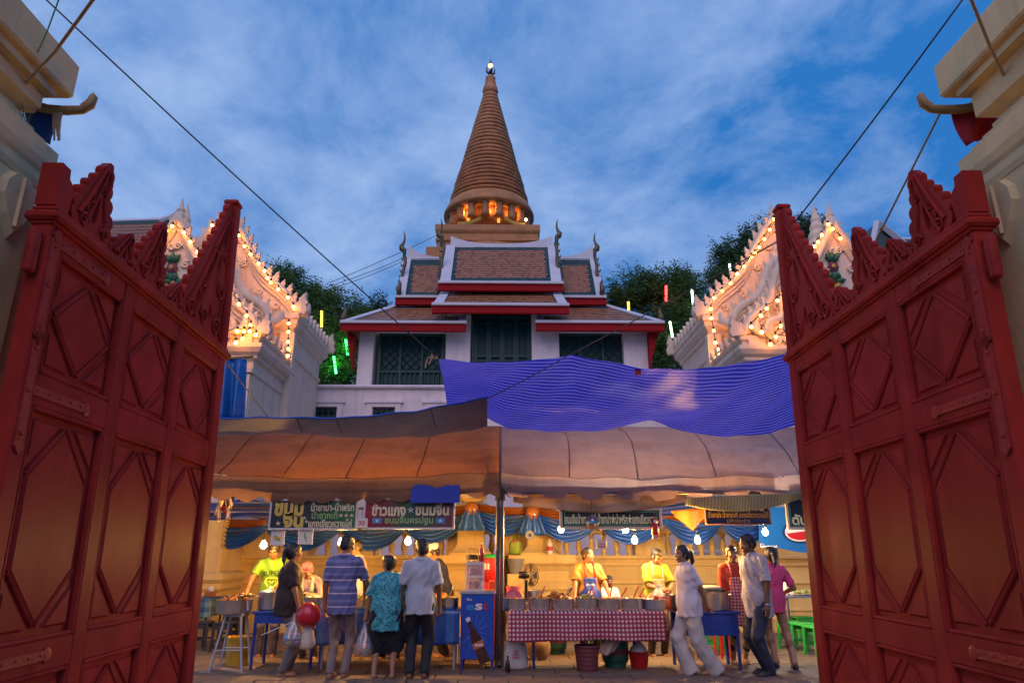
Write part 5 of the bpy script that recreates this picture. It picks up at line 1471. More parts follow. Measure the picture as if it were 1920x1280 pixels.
m_sg3 = mat('black sign board', (.012, .014, .012), .35, .1); m_sg4 = mat('dark blue sign board', (.012, .018, .12), .4, .12)
t, put, w, h = sign('green sign with big golden Thai lettering on the left tent', 505, 671, 937, 991, 9.95, m_sg1, m_alu)
put('ขนม', .21, .33, .34, .46, m_gold, .05); put('จีน', .27, .70, .24, .52, m_gold, .05)
put('น้ำยาป่า-น้ำพริก', .715, .24, .50, .30, m_cream_p); put('น้ำยากะทิ', .63, .52, .30, .28, m_green_p); put('★★★', .88, .53, .18, .14, m_cream_p, 0); put('แกงเขียวหวานไก่', .70, .80, .50, .30, m_cream_p, .03)
put('★', .10, .80, .06, .17, m_cream_p, 0); put('★', .40, .62, .045, .13, m_cream_p, 0); put('★', .425, .74, .045, .13, m_cream_p, 0)
t, put, w, h = sign('red and green sign with cream Thai lettering left of the tent pole', 682, 852, 935, 990, 9.95, m_sg2, m_alu)
put('ข้าวแกง', .27, .36, .38, .46, m_cream_p, .04); put('★', .515, .36, .085, .24, mat('silver print', (.45, .45, .45), .4, .1), 0); put('ขนมจีน', .755, .36, .38, .42, m_cream_p, .04); put('ขนมจีนครปฐม', .5, .74, .54, .30, m_green_p, .02)
for fx in (.145, .85):
    b = MB(); b.box(((fx - .5) * w, -.017, -.24 * h), (.10 * w, .004, .18 * h)); build('flag_panel', b, mat('sky blue print', (.05, .25, .5), .5), t, world=False); lettering('★', t, m_wpaint, ((fx - .5) * w, -.021, -.24 * h), .05 * w, .13 * h, 0, .003)
t, put, w, h = sign('long black sign with yellow Thai lettering and cream frame', 1052, 1237, 954, 989, 10.12, m_sg3, m_creamframe, .04)
put('ขนมจีนน้ำยากะทิ★น้ำยาป่า★น้ำพริก★แกงเขียวหวาน', .5, .52, .93, .62, m_limep, .03)
b = MB()
for x, z, dx_, dz_ in [(-w / 2 + .05, 0, .010, h - .08), (w / 2 - .05, 0, .010, h - .08), (0, -h / 2 + .04, w - .1, .010), (0, h / 2 - .04, w - .1, .010)]: b.box((x, -.018, z), (dx_, .006, dz_))
build('green_line', b, mat('green line print', (.08, .45, .22), .5), t, world=False)
t, put, w, h = sign('dark blue sign with golden Thai lettering behind the striped netting', 1324, 1440, 938, 982, 10.4, m_sg4, mat('brown sign frame', (.2, .12, .08), .5), .02)
put('ข้าวแกง ขนมจีน', .48, .27, .86, .34, m_gold, .04); put('น้ำยาป่า น้ำยากะทิ แกงเขียวหวานไก่', .5, .60, .93, .26, m_gold, .02); put('(เจ้าประจำ)', .5, .87, .36, .19, m_gold, .01)
t, put, w, h = sign('black sign with pale Thai lettering beside the right gate leaf', 1479, 1560, 930, 990, 10.1, m_sg3, m_creamframe, .035)
put('ไร', .42, .25, .22, .36, m_wpaint, .03); put('ตับ★', .37, .72, .58, .40, m_limep, .03)
b = MB()
for x, z, dx_, dz_ in [(-w / 2 + .04, 0, .008, h - .07), (0, -h / 2 + .035, w - .08, .008)]: b.box((x, -.018, z), (dx_, .006, dz_))
build('green_line', b, MATS['green line print'], t, world=False)
# hanging cards
m_card = mat('white card', (.72, .68, .58), .6, .08, 6)
def card(label, px0, px1, py0, py1, Y, text=None, leaf=None):
    a, c = at(px0, py1, Y), at(px1, py0, Y); w, h = c.x - a.x, c.z - a.z
    t = thing('hanging_card', label, 'card', ((a.x + c.x) / 2, Y, (a.z + c.z) / 2))
    b = MB(); b.box((0, 0, 0), (w, .006, h), bev=.002); build('card', b, m_card, t, world=False)
    b = MB(); b.tube([(0, 0, h / 2), (0, .01, h / 2 + .16)], .003, 4); build('string', b, m_dkrope, t, world=False)
    if text: lettering(text, t, m_rpaint if text == '30' else m_blackp, (0, -.006, 0), w * .55, h * .5)
    if leaf:
        for k, (ang, mm) in enumerate(leaf):
            b = MB(); d = Vector((math.cos(ang), 0, math.sin(ang))) * h * .36; o = Vector((0, -.005, -h * .05))
            b.tube([o - d * .7, o + d * .1 + Vector((0, 0, h * .08)), o + d], [.006, h * .09, .004], 6); build('printed_fruit', b, mm, t, world=False)
m_yel = mat('banana yellow', (.70, .45, .05), .5)
card('white card with yellow and green fruit under the green sign', 506, 535, 994, 1022, 9.97, None, [(.5, m_yel), (2.4, mat('leaf print', (.08, .3, .06), .5)), (2.9, m_yel)])
card('white card with a green chilli under the green sign', 558, 588, 993, 1020, 9.97, None, [(1.8, MATS['leaf print'])])
card('small white card reading 30 between the two left signs', 666, 690, 971, 989, 9.9, '30')
card('small white card hanging below the black sign', 1119, 1137, 1011, 1029, 10.3, None)
b = MB(); p = at(1128, 1024, 10.29); b.box(p, (.10, .004, .012)); b.box(p + Vector((0, 0, .035)), (.08, .004, .008)); build('card_lines', b, m_rpaint, bpy.data.objects['hanging_card.003'])

# ---- bare hanging bulbs: the lamps that light the stalls
BULB_S = 1380
def bulb(label, px, py, Y, col=(1, .48, .10), k=1.0, r=.042):
    p = at(px, py, Y)
    t = thing('hanging_bulb', label, 'light bulb', p, 0, 'bare bulbs lighting the stalls')
    b = MB(); b.lathe([(.008, -r), (r * .7, -r * .75), (r, -r * .1), (r * .9, r * .5), (r * .5, r * 1.1), (r * .38, r * 1.5)], (0, 0, 0), 14)
    m = glow('bulb glow %.2f %.2f' % (col[1], k), col, BULB_S * k)
    build('glass', b, m, t, world=False, smooth=True)
    b = MB(); b.lathe([(r * .42, r * 1.5), (r * .48, r * 1.6), (r * .48, r * 2.4), (r * .2, r * 2.7)], (0, 0, 0), 10); build('socket', b, m_socket, t, world=False)
    b = MB(); b.tube([(0, 0, r * 2.6), (.01, .01, .25), (0, .02, max(.4, EZ - .25 - p.z))], .005, 5); build('cord', b, m_dkrope, t, world=False)
bulb('bare lit bulb beside the lime shirted vendor at the left', 494, 1022, 10.2)
bulb('bare lit bulb partly hidden behind the striped polo man', 640, 1017, 10.2)
bulb('bare lit bulb beside the head of the man in the pale shirt', 765, 1015, 10.1, k=1.1)
bulb('bare lit bulb below the left end of the black sign', 1052, 992, 10.45)
bulb('white lit bulb below the black sign right of the mirror ball', 1173, 993, 10.8, (1, .85, .62))
bulb('bare lit bulb above the lime shirted woman', 1190, 1013, 10.4)
bulb('bare lit bulb between the walking woman and the orange cloth', 1308, 1013, 10.35, k=1.05)
bulb('white lit bulb in front of the drinks banner', 1435, 998, 10.9, (1, .86, .66))
# mirror ball and red hanging ornament
t = thing('mirror_ball', 'mirror ball hanging in front of the black sign', 'mirror ball', at(1110, 979, 9.98))
b = MB(); m_mirr = mat('mirror tiles', (.6, .58, .5), .12, 0, metal=1)
for i in range(9):
    th = PI * (i + .5) / 9; nn = max(4, int(18 * math.sin(th)))
    for j in range(nn):
        ph = 2 * PI * j / nn; d = Vector((math.sin(th) * math.cos(ph), math.sin(th) * math.sin(ph), math.cos(th)))
        b.box(d * .095, (.030, .030, .004), rz=ph, ry=th)
build('mirror_facets', b, m_mirr, t, world=False, kind='stuff'); b = MB(); b.ball((0, 0, 0), .093, 14, 10); build('core', b, m_pipe, t, world=False); b = MB(); b.tube([(0, 0, .09), (0, .02, .34)], .004, 4); build('cord', b, m_dkrope, t, world=False)
t = thing('hanging_ornament', 'small red and white ornament hanging at the right end of the black sign', 'ornament', at(1228, 985, 10.02))
b = MB(); b.ball((0, 0, .06), .05, 10, 8, (1, .7, 1)); b.lathe([(.06, -.12), (.045, -.02), (.03, .04)], (0, 0, 0), 10); build('red_body', b, m_rpaint, t, world=False, smooth=True)
b = MB(); b.ball((0, -.03, .055), .028, 8, 6, (1, .6, 1)); build('white_face', b, m_wpaint, t, world=False, smooth=True); b = MB(); b.box((0, 0, -.155), (.09, .06, .06), bev=.01); build('pale_base', b, m_ribbon2, t, world=False)
b = MB(); b.tube([(0, 0, .1), (0, .01, .22)], .004, 4); build('cord', b, m_dkrope, t, world=False)

b = MB(); b.tube([(XP, TY - .03 + 1.83 * v / 10, EZ + 1.0 * v / 10 + .17 * math.sin(PI * v / 10) + .0) for v in range(11)], .016, 6); b.tube([(XP, TY - .03, EZ), (XP, TY - .03, EZ - .3)], .016, 6)
build('joining_strip', b, mat('rusty brown pipe', (.12, .05, .03), .6, .3, 12), bpy.data.objects['market_tent'])
# ================================================================ STALL FURNITURE AND GOODS
m_steel = mat('brushed steel', (.80, .77, .72), .20, .04, 6, metal=1.0)
m_alum = mat('dull aluminium', (.62, .60, .57), .30, .06, 8, metal=.95)
m_bluepaint = mat('blue painted steel', (.015, .05, .30), .4, .2, 10, dirt=(.03, .03, .08))
m_greyframe = mat('grey painted frame', (.42, .42, .42), .45, .15, 10)
def fx(px, Y, z=.8): return gx(px, Y, z)
def table(name, label, x0, x1, y0, y1, z, mtop, mleg, leg=.018, apr=.0, cat='table', inset=.05):
    t = thing(name, label, cat, ((x0 + x1) / 2, (y0 + y1) / 2, 0))
    b = MB(); b.box(((x0 + x1) / 2, (y0 + y1) / 2, z - .015), (x1 - x0, y1 - y0, .03), bev=.006); build('table_top', b, mtop, t)
    if apr:
        for yy in (y0 + .03, y1 - .03):
            b = MB(); b.box(((x0 + x1) / 2, yy, z - .03 - apr / 2), (x1 - x0 - .08, .02, apr)); build('apron_board', b, mleg, t)
    for x in (x0 + inset, x1 - inset):
        for y in (y0 + inset, y1 - inset):
            b = MB(); b.tube([(x, y, z - .03), (x, y, 0.01)], leg, 8); build('leg', b, mleg, t)
    return t
def cloth(name, label, x0, x1, y0, y1, z, drop, m, group=None, wave=.02, sides=True, seed=0):
    """cloth lying on a table with a front (camera side) drop and side drops"""
    b = MB()
    def front(u, v): return (x0 + (x1 - x0) * u, y0 - .012 - wave * v * (1 + math.sin(u * (x1 - x0) * 9 + seed)), z + .006 - drop * v * (1 + .03 * math.sin(u * 8 + seed)))
    b.sheet(front, 60, 10)
    b.sheet(lambda u, v: (x0 + (x1 - x0) * u, y0 - .012 + (y1 - y0) * v, z + .006), 8, 4)
    if sides:
        for xx, sg in ((x0, -1), (x1, 1)):
            b.sheet(lambda u, v: (xx + sg * (.004 + wave * v), y0 - .012 + (y1 - y0) * u, z + .006 - drop * .9 * v), 10, 6)
    return build(name, b, m, smooth=True, angle=50, solid=.004, label=label, cat='tablecloth', group=group)
def pot(label, px, Y, z, r, h, m=m_steel, food=None, lid=False, handles=False, name='cooking_pot', cat='pot', group=None, spoon=None, x=None, heap=.3):
    X = fx(px, Y, z + h / 2) if x is None else x
    t = thing(name, label, cat, (X, Y, z), 0, group)
    b = MB(); b.lathe([(r * .86, 0), (r * .95, .01), (r * .99, h * .3), (r, h * .9), (r * 1.04, h), (r * .97, h), (r * .95, h * .85), (r * .9, h * .75), (.001, h * .75)], (0, 0, 0), 28, cap=False); build('bowl', b, m, t, world=False, smooth=True, angle=45)
    if handles:
        for sx_ in (-1, 1):
            b = MB(); b.tube([(sx_ * r, -.04, h * .8), (sx_ * (r + .045), -.035, h * .82), (sx_ * (r + .045), .035, h * .82), (sx_ * r, .04, h * .8)], .008, 6); build('handle', b, m, t, world=False, smooth=True)
    if food:
        b = MB(); rg = random.Random(int(abs(X) * 1000) + 7)
        N, M_ = 20, 7
        vs = [(0, 0, h * .9 + heap * r * .6)]; fs = []
        for j in range(1, M_ + 1):
            for i in range(N):
                q = j / M_; rr = r * .93 * q
                vs.append((rr * math.cos(2 * PI * i / N), rr * math.sin(2 * PI * i / N), h * .86 + heap * r * .6 * (1 - q * q) + rg.uniform(-.008, .012)))
        for i in range(N): fs.append((0, 1 + i, 1 + (i + 1) % N))
        for j in range(M_ - 1):
            for i in range(N): fs.append((1 + j * N + i, 1 + j * N + (i + 1) % N, 1 + (j + 1) * N + (i + 1) % N, 1 + (j + 1) * N + i))
        b.add(vs, fs)
        for k in range(34):
            a = rg.uniform(0, 2 * PI); q = rg.uniform(0, .85); zz_ = h * .87 + heap * r * .6 * (1 - q * q)
            d = Vector((rg.uniform(-1, 1), rg.uniform(-1, 1), rg.uniform(-.1, .5))).normalized() * rg.uniform(.012, .03)
            c = Vector((r * q * math.cos(a), r * q * math.sin(a), zz_ + .006)); b.tube([c - d, c + Vector((0, 0, .006)), c + d], [.004, .010, .004], 5)
        build('food', b, food, t, world=False, smooth=True)
    if lid:
        b = MB(); b.lathe([(r * 1.03, h + .002), (r * 1.0, h + .02), (r * .6, h + .04), (.02, h + .05), (.025, h + .075), (.005, h + .085)], (0, 0, 0), 24); build('lid', b, m, t, world=False, smooth=True)
    if spoon:
        b = MB(); a = rg.uniform(-.5, .5) if food else 0
        b.tube([(.02, 0, h * .95), (r * .6 * math.cos(a + 1), -r * .3, h + .10), (r * .8 * math.cos(a + 1), -r * .4, h + .15)], [.008, .009, .010], 6); build('spoon', b, spoon, t, world=False, smooth=True)
    return t
m_f_brown = mat('fried brown food', (.26, .085, .02), .5, .4, 30); m_f_green = mat('green curry food', (.16, .20, .04), .4, .4, 30); m_f_red = mat('red chilli food', (.42, .035, .015), .4, .35, 30)
m_f_orange = mat('orange curry', (.50, .17, .03), .35, .3, 30); m_f_yel = mat('yellow curry', (.55, .34, .06), .35, .3, 30); m_noodle = mat('pale noodles', (.68, .58, .40), .5, .15, 40)
m_redplastic = mat('red plastic', (.55, .02, .02), .35, .1, 8); m_pinkplastic = mat('pink plastic', (.65, .12, .16), .4, .1, 8); m_yelplastic = mat('yellow plastic', (.62, .36, .03), .4, .12, 8)
m_greenplastic = mat('bright green plastic', (.03, .42, .06), .38, .1, 8); m_darkplastic = mat('dark plastic stool', (.03, .025, .03), .45, .15, 8); m_whiteplastic = mat('white plastic', (.72, .70, .66), .4, .05, 8)
m_bag = glassy('clear plastic bag', (.9, .85, .8), .15, .30, .95)
# ---- far left table with blue check cloth
YA = 12.3
xa0, xa1 = fx(300, YA), fx(414, YA)
table('dining_table', 'low dining table at the far left beside the gate', xa0, xa1, YA - .35, YA + .35, .76, m_darkplastic, m_darkplastic)
cloth('tablecloth', 'blue checked plastic cloth on the far left table', xa0 - .02, xa1 + .02, YA - .36, YA + .36, .765, .30, mat('blue check plastic', (.1, .2, .3), .4, .15, 6, fn=P_gingham(.16, (.02, .07, .16), (.05, .14, .22), (.16, .26, .26))), seed=2)
t = thing('napkin_box', 'small dark napkin box standing on the blue checked table', 'box', (fx(398, YA), YA, .775)); b = MB(); b.box((0, 0, .04), (.17, .1, .08), bev=.01); build('box', b, m_f_brown, t, world=False); b = MB(); b.ball((0, 0, .12), .05, 10, 7, (1, .8, .9)); build('napkin', b, m_whiteplastic, t, world=False, smooth=True)
def stool(label, px, Y, m, h=.44, w=.30, group=None, rz=0, name='plastic_stool'):
    t = thing(name, label, 'stool', (fx(px, Y, h / 2), Y, 0), rz, group)
    b = MB(); b.box((0, 0, h - .015), (w, w, .035), bev=.014); build('seat', b, m, t, world=False)
    for sx_ in (-1, 1):
        for sy_ in (-1, 1):
            b = MB(); k = w * .42
            b.tube([(sx_ * k, sy_ * k, h - .02), (sx_ * k * 1.14, sy_ * k * 1.14, .012)], [.026, .020], 6); build('leg', b, m, t, world=False)
    for yy in (-1, 1):
        b = MB(); b.box((0, yy * w * .44, h - .06), (w * .84, .012, .075)); build('skirt', b, m, t, world=False)
        b = MB(); b.box((0, yy * w * .46, h * .42), (w * .86, .012, .03)); build('stretcher', b, m, t, world=False)
    return t
G1, G2 = 'dark stools at the left table', 'green plastic stools'
stool('dark stool under the left end of the blue checked table', 380, 11.75, m_darkplastic, group=G1); stool('dark stool right of the blue checked table', 424, 11.6, m_darkplastic, group=G1)
stool('dark stool furthest back by the cream pier', 440, 12.7, m_darkplastic, group=G1)
# ---- white tripod stand with the frying bowl
Y1 = 9.75
xs_ = fx(441, Y1, .4)
t = thing('metal_stand', 'splay legged white metal stand holding the frying bowl', 'stand', (xs_, Y1, 0))
b = MB(); b.box((xs_, Y1, .70), (.27, .27, .03), bev=.008); build('top', b, m_greyframe, t)
for sx_ in (-1, 1):
    for sy_ in (-1, 1):
        b = MB(); b.tube([(xs_ + sx_ * .10, Y1 + sy_ * .10, .69), (xs_ + sx_ * .21, Y1 + sy_ * .17, .01)], .016, 7); build('leg', b, m_greyframe, t)
b = MB(); b.tube([(xs_ - .17, Y1 - .14, .28), (xs_ + .17, Y1 - .14, .28)], .010, 6); build('stretcher', b, m_greyframe, t); b = MB(); b.tube([(xs_ - .17, Y1 + .14, .28), (xs_ + .17, Y1 + .14, .28)], .010, 6); build('stretcher', b, m_greyframe, t)
pot('steel bowl heaped with fried food on the white metal stand', 443, Y1, .716, .225, .17, m_steel, m_f_brown, name='steel_bowl', cat='bowl', heap=.45)
t = thing('fried_food', 'green and red garnish heaped on the frying bowl', 'food', (fx(465, Y1 - .03, .95), Y1 - .03, .92)); rg = random.Random(4)
for k in range(9):
    b = MB(); c = Vector((rg.uniform(-.07, .07), rg.uniform(-.06, .06), rg.uniform(0, .03))); b.ball(c, rg.uniform(.02, .034), 7, 5, (1.3, .9, .7)); build('piece', b, [m_f_green, m_f_red, m_f_brown][k % 3], t, world=False, smooth=True)
t = thing('plastic_bucket', 'yellow plastic bucket behind the white metal stand', 'bucket', (fx(450, 10.15, .3), 10.15, 0)); b = MB(); b.lathe([(.13, .005), (.155, .36), (.168, .36), (.168, .39), (.15, .39), (.12, .04), (.001, .03)], (0, 0, 0), 22, cap=False); build('pail', b, m_yelplastic, t, world=False, smooth=True, angle=40)
b = MB(); b.tube([(-.16, 0, .37), (-.1, -.12, .28), (.1, -.12, .28), (.16, 0, .37)], .006, 5); build('handle', b, m_greyframe, t, world=False)
b = MB(); b.sheet(lambda u, v: (xs_ - .32 + u * .62, Y1 - .22 + v * .5, .025 + .012 * math.sin(u * 9 + v * 7)), 16, 10); build('cardboard_sheet', b, mat('grey cardboard', (.3, .26, .2), .8), smooth=True, solid=.006, label='flattened cardboard under the white metal stand', cat='cardboard')
# ---- blue tables of the left stall
Y2 = 9.95
table('steel_table', 'small blue steel table behind the woman in brown', fx(487, Y2), fx(606, Y2), Y2 - .25, Y2 + .35, .74, m_bluepaint, m_bluepaint, .02, .12)
pot('aluminium pot with lid handle beside the woman in brown', 508, Y2, .745, .15, .21, m_alum, lid=True, handles=True)
pot('wide aluminium pot in front of the woman in a headscarf', 590, Y2 + .05, .745, .15, .16, m_alum, m_noodle, handles=True)
table('steel_table', 'long table under the translucent blue cloth', fx(612, Y2), fx(862, Y2), Y2 - .25, Y2 + .45, .74, m_alum, m_greyframe, .016)
m_bluecloth = mat('blue shiny plastic cloth', (.02, .09, .36), .25, .2, 4, coat=.5, trans=.2, fn=P_stripes('X', .42, [(.02, .07, .30), (.05, .18, .48), (.02, .10, .38)], (.3, .55)))
cloth('tablecloth', 'shiny blue plastic tablecloth behind the customers', fx(612, Y2) - .02, fx(862, Y2) + .02, Y2 - .27, Y2 + .45, .745, .40, m_bluecloth, wave=.035, seed=1)
for px, fd, lb in [(622, m_f_orange, 'half hidden by the striped polo man'), (680, m_f_green, 'between the polo man and the teal blouse'), (760, m_f_brown, 'between the teal blouse and the pale shirt'), (838, m_f_yel, 'left of the drinks cart')]:
    pot('steel food pot ' + lb, px, Y2 - .10, .752, .155, .15, m_steel, fd, group='pots on the left stall', spoon=m_steel)
def tray(label, px, Y, z, w, d, food, n=16, m=m_steel, rz=0, mound=.05):
    t = thing('food_tray', label, 'tray', (fx(px, Y, z), Y, z), rz)
    b = MB(); b.lathe([((w / 2 * .92, d / 2 * .92), 0), ((w / 2, d / 2), .045), ((w / 2 + .012, d / 2 + .012), .047), ((w / 2 - .01, d / 2 - .01), .042), ((w / 2 * .9, d / 2 * .9), .008), ((.001, .001), .008)], (0, 0, 0), sq=True, cap=False); build('tray', b, m, t, world=False)
    rg = random.Random(int(px)); b = MB()
    b.sheet(lambda u, v: ((u - .5) * w * .9, (v - .5) * d * .9, .035 + mound * math.sin(PI * u) * math.sin(PI * v) + rg.uniform(-.004, .008)), 10, 8)
    for k in range(n * 2):
        u, v = rg.random(), rg.random(); c = Vector(((u - .5) * w * .8, (v - .5) * d * .8, .04 + mound * math.sin(PI * u) * math.sin(PI * v)))
        dd = Vector((rg.uniform(-1, 1), rg.uniform(-1, 1), rg.uniform(-.2, .4))).normalized() * rg.uniform(.02, .045)
        b.tube([c - dd, c + Vector((0, 0, .015)), c + dd], [.004, .011, .004], 5)
    build('food', b, food, t, world=False, smooth=True)
tray('tray of red chillies in front of the man in pink', 672, Y2 + .2, .752, .26, .2, m_f_red); tray('tray of sliced food in front of the white capped vendor', 826, Y2 + .26, .83, .32, .2, m_f_orange, mound=.07); tray('tray of grilled food behind the pots left of the cart', 800, Y2 + .15, .78, .3, .24, m_f_brown)
# ---- drinks cart with printed front
YC = 9.72
xc0, xc1 = fx(864, YC, .6), fx(926, YC, .6)
t = thing('drinks_cart', 'blue drinks cart with a cola bottle printed on its front', 'cart', ((xc0 + xc1) / 2, YC + .25, 0))
cw = xc1 - xc0; cxm = (xc0 + xc1) / 2
b = MB(); b.box((cxm, YC + .25, .55), (cw - .02, .48, .80)); build('cabinet', b, m_bluepaint, t)
b = MB(); b.box((cxm, YC + .25, .968), (cw + .05, .56, .035), bev=.006); build('counter', b, m_alum, t)
for x in (xc0 + .02, xc1 - .02):
    for y in (YC + .02, YC + .48):
        b = MB(); b.box((x, y, .475), (.03, .03, .93)); build('leg', b, m_bluepaint, t)
m_estblue = mat('vivid blue print', (.012, .07, .42), .3, .18, 2.5, coat=.4)
zc0, zc1 = .16, .945
b = MB(); b.box((cxm, YC - .012, (zc0 + zc1) / 2), (cw, .012, zc1 - zc0)); pn = build('front_poster', b, m_estblue, t)
def on_poster(u, v): return (xc0 + cw * u, zc0 + (zc1 - zc0) * (1 - v))
def poster_poly(nm, pts, m, y): 
    b = MB(); b.prism([on_poster(u, v) for u, v in pts], lambda a, c: (a, y, c), lambda a, c: (a, YC - .017, c)); return build(nm, b, m, pn)
import itertools
m_splash = mat('pale blue splash print', (.10, .32, .70), .3, .2, 5); m_cola = mat('cola brown print', (.055, .012, .006), .25, .2, 6, coat=.4)
for k in range(9):
    a = R(-75 + k * 27); u0, v0 = .42, .58
    poster_poly('splash_ray', [(u0 + .15 * math.cos(a - .05), v0 + .1 * math.sin(a - .05)), (u0 + (.42 + .1 * (k % 3)) * math.cos(a) * .95, v0 + (.34 + .05 * (k % 2)) * math.sin(a)), (u0 + .15 * math.cos(a + .05), v0 + .1 * math.sin(a + .05))], m_splash, YC - .0195)
ca, sa = math.cos(R(-24)), math.sin(R(-24))
def bot(prof, nm, m, y):   # prof: (half width, distance along the bottle) -> tilted outline
    P_ = [(-w_, d_) for w_, d_ in prof] + [(w_, d_) for w_, d_ in reversed(prof)]
    asp = (zc1 - zc0) / cw
    out = []
    for a, d_ in P_:
        x = a * ca - d_ * sa; y2 = a * sa + d_ * ca
        out.append((.20 + x, .36 + y2 / asp))
    return poster_poly(nm, out, m, y)
bot([(.05, .08), (.055, .22), (.075, .36), (.125, .52), (.165, .68), (.17, .85), (.15, 1.0), (.165, 1.2), (.16, 1.36)], 'bottle_print', m_cola, YC - .022)
bot([(.058, 0), (.07, .03), (.062, .12)], 'bottle_cap_print', m_wpaint, YC - .0235)
bot([(.168, .74), (.166, .92)], 'bottle_label_print', mat('orange print', (.5, .14, .03), .4), YC - .0245)
def plet(body, u, v, w_, h_, m, rz=0):
    x, z = on_poster(u, v); o = lettering(body, pn, m, Vector((x, YC - .026, z)) - wloc(pn), w_ * cw, h_ * (zc1 - zc0), .03, .004)
plet('e', .28, .20, .25, .095, mat('cyan print', (.03, .25, .60), .4)); plet('s', .54, .19, .23, .105, m_wpaint); plet('t', .74, .18, .15, .125, m_rpaint); plet('ดื่ม', .25, .07, .16, .045, m_wpaint); plet('est', .56, .78, .26, .05, m_wpaint)
# glass cabinet, basket and bottle on the cart
t = thing('glass_cabinet', 'small white framed glass food cabinet on the drinks cart', 'cabinet', (fx(891, YC + .2, 1.1), YC + .22, .987))
w_, d_, h_ = .225, .22, .36
b = MB()
for sx_ in (-1, 1):
    for sy_ in (-1, 1): b.box((sx_ * w_ / 2, sy_ * d_ / 2, h_ / 2), (.018, .018, h_))
for zz_ in (.01, h_ * .5, h_ - .01):
    for sy_ in (-1, 1): b.box((0, sy_ * d_ / 2, zz_), (w_ - .018, .016, .018))
    for sx_ in (-1, 1): b.box((sx_ * w_ / 2, 0, zz_), (.016, d_ - .018, .018))
build('frame', b, m_whiteplastic, t, world=False)
b = MB(); b.box((0, 0, .006), (w_, d_, .01)); b.box((0, 0, h_ * .5), (w_ - .02, d_ - .02, .008)); b.box((0, 0, h_ + .004), (w_ + .02, d_ + .02, .012)); build('shelf', b, m_whiteplastic, t, world=False)
b = MB(); b.box((0, -d_ / 2 + .004, h_ / 2), (w_ - .02, .003, h_ - .03)); build('pane', b, m_bag, t, world=False)
t2 = thing('snack_stack', 'orange snacks stacked inside the glass cabinet', 'food', t.location + Vector((0, 0, .187)))
for k in range(8):
    b = MB(); b.ball(((k % 3 - 1) * .055, -.03 + .05 * (k // 4), .03 + .025 * (k // 3)), .032, 8, 6, (1.2, 1, .7)); build('snack', b, m_f_orange, t2, world=False, smooth=True)
t2 = thing('drink_glasses', 'row of drinking straws and cups low in the glass cabinet', 'cups', t.location + Vector((0, -.02, .012)))
for k in range(4):
    b = MB(); b.lathe([(.018, 0), (.024, .10), (.022, .10), (.001, .02)], ((k - 1.5) * .05, 0, 0), 12, cap=False); build('cup', b, [m_pinkplastic, m_whiteplastic][k % 2], t2, world=False, smooth=True)
t2 = thing('wire_basket', 'wire basket of dark fruit on top of the glass cabinet', 'basket', (fx(886, YC + .2, 1.4), YC + .22, 1.360))
b = MB()
for zz_, r_ in ((0, .07), (.04, .085), (.08, .095)): b.tube([(r_ * math.cos(a * PI / 8), r_ * math.sin(a * PI / 8), zz_) for a in range(17)], .004, 4)
for a in range(10): b.tube([(.07 * math.cos(a * PI / 5), .07 * math.sin(a * PI / 5), 0), (.095 * math.cos(a * PI / 5), .095 * math.sin(a * PI / 5), .08)], .003, 4)
b.tube([(-.095, 0, .08), (-.06, 0, .17), (.06, 0, .17), (.095, 0, .08)], .004, 4); build('wire', b, m_pipe, t2, world=False)
for k in range(5):
    b = MB(); b.ball((.04 * math.cos(k * 1.3), .04 * math.sin(k * 1.3), .06), .035, 8, 6); build('fruit', b, mat('dark fruit', (.04, .03, .02), .4), t2, world=False, smooth=True)
def bottle(label, X, Y, z, h, m, cap, name='bottle', lab=None):
    t = thing(name, label, 'bottle', (X, Y, z)); r = h * .15
    b = MB(); b.lathe([(r * .9, 0), (r, h * .04), (r, h * .5), (r * .8, h * .62), (r * .38, h * .78), (r * .36, h * .93)], (0, 0, 0), 14); build('glass', b, m, t, world=False, smooth=True)
    b = MB(); b.lathe([(r * .42, h * .93), (r * .42, h)], (0, 0, 0), 10); build('cap', b, cap, t, world=False)
    if lab:
        b = MB(); b.lathe([(r * 1.01, h * .18), (r * 1.01, h * .42)], (0, 0, 0), 14, cap=False); build('label', b, lab, t, world=False)
bottle('red syrup bottle with pale cap on the glass cabinet', fx(903, YC + .2, 1.45), YC + .22, 1.358, .25, mat('red syrup', (.35, .01, .015), .15, .05, coat=.6), m_whiteplastic)
# red drinks cooler behind on a stand
t = thing('drink_cooler', 'red drinks cooler with white lettering behind the cart', 'cooler', (fx(922, 11.6, 1.2), 11.6, 0))
b = MB(); b.box((0, 0, .52), (.36, .36, 1.04)); build('stand', b, m_redplastic, t, world=False)
b = MB(); b.lathe([(.17, 1.045), (.18, 1.06), (.18, 1.38), (.17, 1.40)], (0, 0, 0), 24); build('tank', b, m_redplastic, t, world=False, smooth=True, angle=40)
b = MB(); b.lathe([(.185, 1.40), (.185, 1.43), (.15, 1.455), (.03, 1.46)], (0, 0, 0), 24); build('lid', b, m_greenplastic, t, world=False)
for k in range(4):
    b = MB(); b.box((-.10 + .05 * k, -.182 + .012 * abs(k - 1.5), 1.27), (.032, .004, .09)); build('white_mark', b, m_wpaint, t, world=False)
t = thing('plastic_crate', 'orange red box beside the pole below the cooler', 'box', (fx(930, 10.7, 1.0), 10.7, .0)); b = MB(); b.box((0, 0, .55), (.22, .3, 1.08), bev=.012); build('box', b, mat('faded red carton', (.42, .05, .03), .6), t, world=False)
